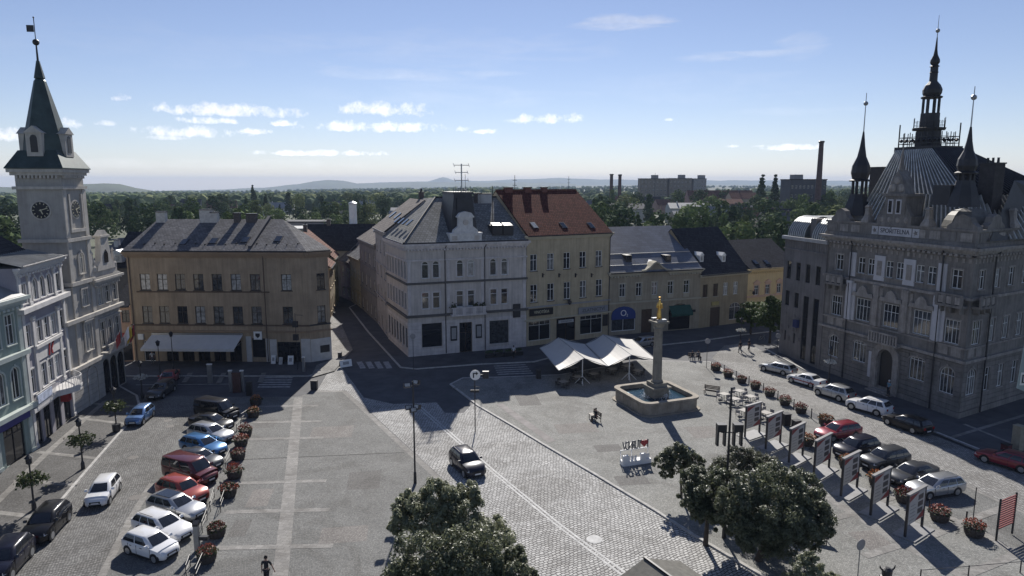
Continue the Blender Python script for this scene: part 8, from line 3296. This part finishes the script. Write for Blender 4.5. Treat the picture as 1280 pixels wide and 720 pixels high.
def aboard(px, py, w, h, label, m, rz=0.0):
 t = thing('a_board', label, 'sandwich board', G(px, py, .1), rz, 'pavement boards by the ochre house')
 mb = MB()
 mb.hexa([(-w / 2, -.3, 0), (w / 2, -.3, 0), (w / 2, -.26, 0), (-w / 2, -.26, 0)], [(-w / 2, -.03, h), (w / 2, -.03, h), (w / 2, .01, h), (-w / 2, .01, h)])
 mb.build('front_board', [m], t)
 mb = MB()
 mb.hexa([(-w / 2, .26, 0), (w / 2, .26, 0), (w / 2, .3, 0), (-w / 2, .3, 0)], [(-w / 2, .012, h), (w / 2, .012, h), (w / 2, .04, h), (-w / 2, .04, h)])
 mb.build('back_board', [M_DARK], t)
 mb = MB()
 mb.hexa([(-w * .25, -.25, h * .35), (w * .25, -.25, h * .35), (w * .25, -.24, h * .35), (-w * .25, -.24, h * .35)], [(-w * .25, -.13, h * .75), (w * .25, -.13, h * .75), (w * .25, -.12, h * .75), (-w * .25, -.12, h * .75)])
 mb.build('print', [M_GREYW], t)
aboard(342.5, 454, .6, 1.1, 'white pavement board left of the dark shop opening', M_WHITE)
aboard(351.5, 455, .5, .95, 'small grey pavement board between two white ones', M_STEEL)
aboard(364, 455, .75, 1.15, 'white pavement board with a round print', M_WHITE)
aboard(432, 458, 1.6, .9, 'low pale folding barrier on the sunny corner', M_WHITE, .6)
for (x, y, h, w_, lb, m_) in ((263, 478, 2.2, .55, 'pale narrow sign pillar in the shaded road', M_STEEL), (289, 489, 2.4, .35, 'pale post left of the brown panel in the shaded road', M_STEEL), (296.5, 490, 2.2, .9, 'brown panel between two pale posts in the shaded road', mat('brown_panel', (0.09, 0.045, 0.04), .7, .1, 3)), (303.5, 489, 2.4, .35, 'pale post right of the brown panel in the shaded road', M_STEEL), (380, 465, 1.9, .3, 'pale slim pillar by the ochre house corner', M_STEEL)):
 t = thing('sign_pillar', lb, 'pillar', G(x, y, .05))
 mb = MB()
 mb.box(-w_ / 2, w_ / 2, -.12, .12, -.05, h)
 mb.build('pillar_body', [m_], t)
 mb = MB()
 mb.box(-w_ / 2 - .03, w_ / 2 + .03, -.15, .15, h, h + .12)
 mb.build('pillar_cap', [M_WHITE if m_ is M_STEEL else m_], t)
# flower boxes along the corner house terrace
for k, (x, y) in enumerate(((612, 447), (624, 446), (636, 445), (648, 444))):
 t = thing('hedge_box', ['box hedge left of the corner house terrace', 'box hedge second on the corner house terrace', 'box hedge third on the corner house terrace', 'box hedge at the right end of the corner house terrace'][k], 'planter', G(x, y, .1), .35, 'box hedges on the corner house terrace')
 mb = MB()
 mb.box(-.6, .6, -.25, .25, 0, .55)
 mb.build('trough', [M_DARK], t)
 mb = tuft(160, .62, .5, .1, 60 + k, .3)
 o = mb.build('shrub', [leafB], t, (0, 0, .5))
 o.scale = (1, .5, 1)
# long pale banner at the right frame edge, hanging from its own mast
p = at(1276, 480, 30)
t = thing('banner', 'pale blue grey banner with a boxed line of print at the right edge', 'banner', (p.x + .75, 30, 0))
mb = MB()
mb.tube((.75, 0, 0), (.75, 0, 22), .08, 8)
mb.tube((.75, 0, p.z + 3.6), (-.75, 0, p.z + 3.6), .04, 6)
mb.build('pole', [M_STEEL], t)
mb = MB()
mb.hexa([(-.92, -.02, p.z - .2), (.66, -.02, p.z - .85), (.66, .02, p.z - .85), (-.92, .02, p.z - .2)], [(-.70, -.02, p.z + 3.5), (.66, -.02, p.z + 3.5), (.66, .02, p.z + 3.5), (-.70, .02, p.z + 3.5)])
cl_ = mb.build('cloth', [mat('pale_teal_cloth', (0.30, 0.36, 0.36), .8, .06, 2)], t)
mb = MB()
mb.box(-.82, .6, -.03, -.021, p.z - .1 + .05, p.z + .55)
o = mb.build('printed_box', [M_WHITE], cl_) if 0 else mb.build('printed_box', [M_WHITE], t)
mb = MB()
mb.box(-.75, -.68, -.04, -.031, p.z + .05, p.z + .45)
mb.box(-.68, -.6, -.04, -.031, p.z + .40, p.z + .45)
mb.box(-.68, -.6, -.04, -.031, p.z + .05, p.z + .10)
mb.box(-.45, .5, -.04, -.031, p.z + .26, p.z + .31)
mb.box(-.45, .5, -.04, -.031, p.z + .13, p.z + .18)
mb.build('print', [mat('dark_ink', (0.05, 0.055, 0.07), .6, 0)], o)
# things at the lower frame edge
t = thing('kiosk', 'low kiosk with a dark felt roof cut by the lower frame edge', 'kiosk', G(838, 790, .1), .5)
mb = MB()
mb.box(-2.3, 2.3, -2.0, 2.0, 0, 2.2)
mb.build('wall', [M_GREYW], t)
mb = MB()
mb.prism([(-2.7, 2.15), (2.7, 2.15), (0, 3.1)], -2.3, 2.3)
mb.build('roof', [mat('roof_felt', (0.13, 0.125, 0.11), .95, .2, 3)], t)
mb = MB()
mb.box(-.06, .06, -2.32, 2.32, 3.05, 3.2)
mb.build('ridge_cap', [M_DARK], t)
t = thing('cowl', 'dark knob with two small upturned horns at the lower frame edge', 'cowl', G(1107, 735, .1))
mb = MB()
mb.lathe([(.42, 0), (.46, .5), (.36, .75), (.27, .8), (.30, 1.2), (.12, 1.32)], 12)
mb.build('body', [M_DARK], t)
for q in (-1, 1):
 mb = MB()
 mb.tube((q * .22, 0, 1.1), (q * .42, 0, 1.3), .07, 6, .05)
 mb.tube((q * .42, 0, 1.3), (q * .46, 0, 1.48), .05, 6, .015)
 mb.build('horn', [M_DARK], t)
# rail with rope by the lower right edge
a, b, c = G(1150, 727, .1), G(1210, 722, .1), G(1275, 716, .1)
t = thing('rope_rail', 'low rail on short posts at the lower right edge', 'rail', a)
mb = MB()
for q in (a, b, c):
 d = q - a
 mb.tube((d.x, d.y, 0), (d.x, d.y, .8), .04, 6)
mb.build('post', [M_DARK], t)
mb = MB()
mb.tube((0, 0, .75), (b - a) + Vector((0, 0, .75)), .02, 5)
mb.tube((b - a) + Vector((0, 0, .75)), (c - a) + Vector((0, 0, .75)), .02, 5)
mb.build('rope', [M_DARK], t)
# ================================================================== trees on the square
leaf1 = leaf_mat('square_leaf', (0.085, 0.10, 0.055), (0.29, 0.305, 0.19), 5.0, .42, .42, .45)  # pale end of the fine mottle stands in for sunlit leaf spots
leaf2 = leaf_mat('square_leaf_grey', (0.09, 0.10, 0.06), (0.29, 0.295, 0.20), 5.0, .42, .42, .45)
leaf3 = leaf_mat('square_leaf_bright', (0.04, 0.07, 0.02), (0.11, 0.155, 0.045), 2.0, .3)
def square_tree(base, blobs, n, label, lm, le=.17, z=.1, trunk_r=.17, name='broadleaf_tree', seed=1, twigs=0, group=None):
 """trunk and limbs reaching into lobes of small leaves; blobs: (x, y, z, r) about the base"""
 p = G(*base, z) if not isinstance(base, Vector) else base
 t = thing(name, label, 'tree', p, 0, group)
 r = random.Random(seed)
 mb = MB()
 zc = min(b[2] - b[3] * .3 for b in blobs)
 cx = sum(b[0] for b in blobs) / len(blobs) * .3
 cy = sum(b[1] for b in blobs) / len(blobs) * .3
 top = Vector((cx, cy, max(1.4, zc)))
 mb.tube((0, 0, -.1), top, trunk_r, 9, trunk_r * .7)
 for b in blobs:
  c = Vector(b[:3])
  mid = top.lerp(c, .5) + Vector((r.uniform(-.2, .2), r.uniform(-.2, .2), .25))
  mb.tube(top, mid, trunk_r * .5, 6, trunk_r * .3)
  mb.tube(mid, c, trunk_r * .3, 5, trunk_r * .12)
  for k in range(5):
   d = Vector((r.gauss(0, 1), r.gauss(0, 1), r.gauss(.3, 1))).normalized()
   mb.tube(mid.lerp(c, r.random()), c + d * b[3] * .8, trunk_r * .13, 4, .01)
 mb.build('trunk', [m_bark], t)
 # smaller lobes on the surface of the big ones give clumps and gaps
 sub = []
 for b in blobs:
  c, rad = Vector(b[:3]), b[3]
  for k in range(int(16 + rad * 16)):
   d = Vector((r.gauss(0, 1), r.gauss(0, 1), r.gauss(.25, .9))).normalized()
   sub.append((c + Vector((d.x, d.y, d.z * .8)) * rad * r.uniform(.6, 1.0), rad * r.uniform(.13, .30)))
 mb = MB()
 for k in range(int(n * 2.9)):
  c, rad = sub[r.randrange(len(sub))]
  d = Vector((r.gauss(0, 1), r.gauss(0, 1), r.gauss(.35, .9))).normalized()
  q = c + d * rad * r.uniform(.55, 1.1)
  nn = (d + Vector((r.gauss(0, .45), r.gauss(0, .45), r.gauss(.35, .45)))).normalized()
  s = nn.orthogonal().normalized()
  u = nn.cross(s)
  a = r.uniform(0, 6.28)
  s, u = s * math.cos(a) + u * math.sin(a), u * math.cos(a) - s * math.sin(a)
  e = le * .62 * r.uniform(.5, 1.4)
  mb.face([q - s * e, q + u * e * .55 + nn * e * .12, q + s * e, q - u * e * .55 + nn * e * .12])
 mb.build('crown', [lm], t)
 if twigs:
  mb = MB()
  for k in range(twigs):
   b = blobs[r.randrange(len(blobs))]
   c = Vector(b[:3])
   d = Vector((r.gauss(0, .8), r.gauss(0, .8), abs(r.gauss(.9, .5)))).normalized()
   mb.tube(c, c + d * b[3] * r.uniform(1.0, 1.3), .018, 4, .005)
  tag(mb.build('twig', [m_bark], t), kind='stuff')
 return t
def blob(base_px, z0, spots):
 """lobes from survey columns, rows and a depth step about the trunk foot"""
 p = G(*base_px, z0)
 out = []
 for (x, y, dy, rad) in spots:
  q = at(x, y, p.y + dy)
  out.append((q.x - p.x, dy, q.z - z0, rad))
 return out
square_tree((852, 622), blob((852, 622), .1, [(842, 574, 0, 1.05), (858, 572, .3, .95), (828, 577, -.2, .85), (868, 578, .2, .75), (846, 562, .2, .7), (832, 590, -.3, .6)]), 5200, 'small round tree on a thin trunk right of the letter bench', leaf1, .125, trunk_r=.1, seed=2, name='small_tree')
b1 = (948, 700)
square_tree(b1, blob(b1, .1, [(955, 620, 0, 2.0), (985, 628, .4, 1.9), (1012, 640, .2, 1.5), (925, 632, -.2, 1.7), (1000, 612, 1.4, 1.5), (965, 645, -1.4, 1.8), (1018, 655, -.6, 1.2), (935, 655, -1.0, 1.4), (990, 655, -1.4, 1.4), (975, 598, 1.0, 1.3), (945, 672, -1.2, 1.4), (985, 674, -1.4, 1.5), (1012, 668, -.6, 1.1), (968, 662, 1.0, 1.6)]), 21000, 'biggest dense tree in front of the boards', leaf1, .15, trunk_r=.26, seed=4)
b2 = (882, 680)
square_tree(b2, blob(b2, .1, [(884, 615, 0, 1.5), (870, 600, .6, 1.1), (905, 605, .8, 1.3), (866, 625, -.3, 1.0), (900, 632, -.6, 1.3), (880, 640, -.8, 1.0), (905, 652, -.6, 1.0)]), 9500, 'dark tree standing behind the small tree at the kerb', leaf1, .145, trunk_r=.18, seed=5)
b3 = (930, 640)
square_tree(b3, blob(b3, .1, [(915, 584, 0, 1.2), (935, 580, .2, 1.25), (955, 582, .2, 1.1), (925, 570, .4, .9), (900, 590, 0, .9)]), 4200, 'feathery sparse topped tree between the pole and the boards', leaf2, .115, trunk_r=.14, seed=6, twigs=160, name='feathery_tree')
b4 = (560, 745)
square_tree(b4, blob(b4, .013, [(545, 622, 0, 1.2), (525, 645, 0, 1.5), (575, 640, .3, 1.5), (550, 660, -.4, 1.8), (610, 668, 0, 1.5), (515, 632, .3, 1.0), (585, 620, .6, .9), (500, 652, .1, .8)]), 13500, 'dense dark tree by the main road at the lower edge', leaf1, .14, .013, trunk_r=.22, seed=7)
b5 = (600, 850)
square_tree(b5, blob(b5, .013, [(530, 700, 0, 1.6), (590, 690, 0, 1.6), (560, 715, -.3, 1.7), (630, 705, .2, 1.3), (640, 722, 0, 1.2), (512, 728, 0, 1.3), (610, 740, -.3, 1.6), (660, 730, .1, .8)]), 14000, 'nearest dense tree cut by the lower frame edge', leaf1, .13, .013, trunk_r=.22, seed=8)
b6 = (1005, 770)
square_tree(b6, blob(b6, .1, [(1005, 712, 0, .75), (1025, 722, 0, .75), (1045, 728, .1, .55), (990, 726, 0, .7), (1012, 698, .2, .45)]), 3600, 'dark low tree top at the lower edge beside the round sign', leaf1, .11, trunk_r=.1, seed=9, name='small_tree')
b7 = (938, 417)
square_tree(b7, blob(b7, .1, [(938, 390, 0, 1.9), (948, 385, .4, 1.6), (930, 396, -.3, 1.3), (945, 400, -.4, 1.4)]), 3600, 'green round tree left of the pair by the yellow house', leaf3, .22, trunk_r=.2, seed=10, group='street trees by the yellow house')
b8 = (962, 428)
square_tree(b8, blob(b8, .1, [(962, 392, 0, 2.0), (972, 384, .4, 1.6), (955, 400, -.3, 1.6), (970, 405, -.4, 1.5), (965, 376, .3, 1.0)]), 4600, 'green round tree right of the pair beside the stone annex', leaf3, .22, trunk_r=.2, seed=12, group='street trees by the yellow house')
# ================================================================== people
m_skin = mat('skin', (0.36, 0.22, 0.16), .6, 0)
m_hair = mat('dark_hair', (0.02, 0.016, 0.013), .7, 0)
def person(p, rz, label, shirt, trousers, h=1.76, pose='stand', hat=None, legs_bare=False, hair=None, group=None, arms=None):
 t = thing('person', label, 'person', p, rz, group)
 k = h / 1.76
 t.scale = (k, k, k)
 # front is -y
 if pose == 'walk':
  LL = [(.09, -.02, .92), (.11, -.16, .50), (.12, -.12, .09), (.12, -.27, .03)]
  RL = [(-.09, .02, .92), (-.10, .02, .49), (-.11, .24, .13), (-.11, .14, .03)]
  seat = 0
 elif pose == 'sit':
  seat = -.44
  LL = [(.1, .0, .92), (.14, -.42, .93), (.15, -.46, .51), (.15, -.62, .47)]
  RL = [(-.1, .0, .92), (-.14, -.42, .93), (-.13, -.40, .51), (-.13, -.56, .47)]
 else:
  LL = [(.09, 0, .92), (.11, -.02, .50), (.12, .03, .09), (.13, -.13, .03)]
  RL = [(-.09, 0, .92), (-.12, -.02, .50), (-.13, .03, .09), (-.14, -.13, .03)]
  seat = 0
 LA, RA = arms or ([(.21, .0, 1.43), (.27, .04, 1.13), (.26, -.08, .88), (.26, -.12, .79)], [(-.21, .0, 1.43), (-.27, .05, 1.13), (-.27, -.03, .88), (-.27, -.06, .79)])
 spine = [(0, 0, .96), (0, .01, 1.12), (0, .01, 1.32), (0, .01, 1.46), (0, 0, 1.54), (0, -.015, 1.61), (0, -.02, 1.70)]
 sr = [(.13, .10), (.125, .095), (.145, .105), (.10, .08), .052, .085, .078]
 vs, es, rd = list(spine), [(i, i + 1) for i in range(6)], list(sr)
 def chain(pts, root, radii):
  q = root
  for c, r_ in zip(pts, radii):
   vs.append(c)
   rd.append(r_)
   es.append((q, len(vs) - 1))
   q = len(vs) - 1
 chain(LL, 0, [.085, .058, .04, .033])
 chain(RL, 0, [.085, .058, .04, .033])
 chain(LA, 3, [.055, .042, .031, .03])
 chain(RA, 3, [.055, .042, .031, .03])
 for arm in (LA, RA):      # fingers and thumb on each hand
  w = Vector(arm[-1])
  dr = (w - Vector(arm[-2])).normalized()
  root = vs.index(arm[-1])
  side = Vector((0, 1, 0)).cross(dr).normalized() if abs(dr.y) < .9 else Vector((1, 0, 0))
  fore = dr.cross(side).normalized()
  for j, ln in ((-1.5, .07), (-.5, .085), (.5, .08), (1.5, .06)):
   vs.append(tuple(w + fore * j * .017 + dr * ln))
   rd.append(.008)
   es.append((root, len(vs) - 1))
  vs.append(tuple(w - dr * .005 - fore * .055 + side * .02))
  rd.append(.009)
  es.append((root, len(vs) - 1))
 body = put('body', skin_mesh('body', vs, es, rd, m_skin, 1), t, (0, 0, seat))
 # shirt over torso and upper arms
 v2 = [(0, 0, .93)] + spine[1:4] + [(0, .0, 1.50)]
 r2 = [(.15, .12), (.145, .115), (.165, .125), (.12, .1), .065]
 e2 = [(0, 1), (1, 2), (2, 3), (3, 4)]
 for arm in (LA, RA):
  v2 += [arm[0], tuple(Vector(arm[0]).lerp(Vector(arm[1]), .8))]
  r2 += [.075, .062]
  e2 += [(3, len(v2) - 2), (len(v2) - 2, len(v2) - 1)]
 put('shirt', skin_mesh('shirt', v2, e2, r2, shirt, 1), t, (0, 0, seat))
 v3, r3, e3 = [(0, 0, .99)], [(.155, .125)], []
 for leg in (LL, RL):
  end = leg[2] if not legs_bare else tuple(Vector(leg[0]).lerp(Vector(leg[1]), .8))
  v3 += [leg[0], leg[1] if not legs_bare else tuple(Vector(leg[0]).lerp(Vector(leg[1]), .5)), end]
  r3 += [.105, .08, .062 if not legs_bare else .085]
  n = len(v3)
  e3 += [(0, n - 3), (n - 3, n - 2), (n - 2, n - 1)]
 put('trousers', skin_mesh('trousers', v3, e3, r3, trousers, 1), t, (0, 0, seat))
 mb = MB()
 for leg in (LL, RL):
  a, b = Vector(leg[2]), Vector(leg[3])
  mb.tube((a.x, a.y + .03, .045 + (a.z - .09)), (b.x, b.y - .03, .04 + b.z - .03), .05, 7, .042)
 mb.build('shoe', [M_BLACK], t, (0, 0, seat))
 mb = MB()
 mb.ball((0, .012, 1.70), .105, 10, 7, 0, 1.12)
 o = mb.build('hair' if not hat else 'hat', [hair or m_hair if not hat else hat], t, (0, 0, seat + .02), smooth=True)
 mb = MB()
 mb.ball((0, -.085, 1.665), .022, 6, 4)
 mb.tube((0, -.09, 1.66), (0, -.115, 1.64), .014, 5, .016)
 mb.box(-.025, .025, -.1, -.088, 1.598, 1.606)
 for q in (-1, 1):
  mb.ball((q * .033, -.088, 1.672), .011, 6, 4)
  mb.ball((q * .095, -.01, 1.66), .025, 6, 4)
 mb.build('face', [m_skin], t, (0, 0, seat))
 return t
mk = lambda n, c: mat('cloth_' + n, c, .9, .1, 6)
dk, wh, bl_c, gy, skb = mk('dark', (0.02, 0.02, 0.024)), mk('white', (0.6, 0.6, 0.6)), mk('blue', (0.05, 0.12, 0.24)), mk('grey', (0.12, 0.12, 0.13)), mk('sky', (0.16, 0.28, 0.36))
wide = ([(.21, .0, 1.43), (.33, .02, 1.18), (.46, -.04, .96), (.50, -.06, .88)], [(-.21, .0, 1.43), (-.27, .05, 1.15), (-.24, -.05, .93), (-.235, -.08, .85)])
person(G(334, 731, .013), R(0), 'person in dark clothes walking down the plaza at the lower edge', dk, dk, 1.84, 'walk', arms=wide)
person(G(642, 448, .1), R(160), 'person in a white shirt at the crossing by the corner house', wh, dk, 1.78, 'walk')
person(G(1110, 495, .4), R(-80), 'person in a blue top and white cap at the portal', skb, dk, 1.8, 'stand', hat=wh)
bq = G(743, 525, .1)
person(bq + Vector((.1, -.25, 0)), R(-70), 'person in dark clothes sitting on the bench by the tents', dk, dk, 1.74, 'sit')
bq = G(869, 450, .1)
person(bq + Vector((-.4, -.05, 0)), R(10), 'left one of two people sitting on the far bench', dk, gy, 1.72, 'sit', group='pair on the far bench')
person(bq + Vector((.4, .05, 0)), R(10), 'right one of two people sitting on the far bench', gy, dk, 1.7, 'sit', group='pair on the far bench')
person(G(191, 455, .1), R(20), 'person in a pale shirt standing at the left end of the awning', wh, gy, 1.74, 'stand')
person(G(936, 438, .1), R(40), 'person in dark clothes standing by the pair of trees', dk, dk, 1.74, 'stand')
person(G(925, 441, .0), R(200), 'person in dark clothes walking by the far white flower lamp', dk, gy, 1.76, 'walk')
# motorcycles in the shade of the pair of trees are too dim to tell apart; two bicycles stand there
def bicycle(px, py, rz, label, m):
 t = thing('bicycle', label, 'bicycle', G(px, py, .1), rz, 'bicycles by the stone annex')
 for x in (-.52, .52):
  mb = MB()
  n = 18
  for k in range(n):
   a, b = 2 * math.pi * k / n, 2 * math.pi * (k + 1) / n
   mb.tube((x + .33 * math.cos(a), 0, .34 + .33 * math.sin(a)), (x + .33 * math.cos(b), 0, .34 + .33 * math.sin(b)), .02, 5)
  mb.build('wheel', [M_BLACK], t)
 mb = MB()
 for a, b in (((-.52, .34), (-.2, .34)), ((-.52, .34), (-.25, .85)), ((-.2, .34), (-.27, .95)), ((-.25, .82), (.38, .85)), ((-.2, .34), (.4, .78)), ((.38, .95), (.52, .34))):
  mb.tube((a[0], 0, a[1]), (b[0], 0, b[1]), .022, 6)
 mb.build('frame', [m], t)
 mb = MB()
 mb.box(-.4, -.15, -.07, .07, .95, 1.0)
 mb.build('saddle', [M_BLACK], t)
 mb = MB()
 mb.tube((.36, -.28, 1.02), (.36, .28, 1.02), .018, 5)
 mb.build('handlebar', [M_STEEL], t)
bicycle(952, 427, .3, 'pale bicycle under the right one of the tree pair', M_STEEL)
bicycle(974, 432, 1.2, 'white bicycle leaning near the stone annex wall', M_WHITE)
# ================================================================== air
mh = bpy.data.materials.new('haze_air')
mh.use_nodes = True
for n in list(mh.node_tree.nodes):
 mh.node_tree.nodes.remove(n)
h = NT(mh.node_tree)
pv = h.n('ShaderNodeVolumePrincipled', {'Color': (0.58, 0.72, 0.98, 1), 'Density': HAZE, 'Anisotropy': 0.0})
h.n('ShaderNodeOutputMaterial', {'Volume': pv.outputs[0]})
mb = MB()
mb.box(-12500, 12500, -12500, 12500, -150, 112)
o = mb.build('haze', [mh])
tag(o, kind='stuff')
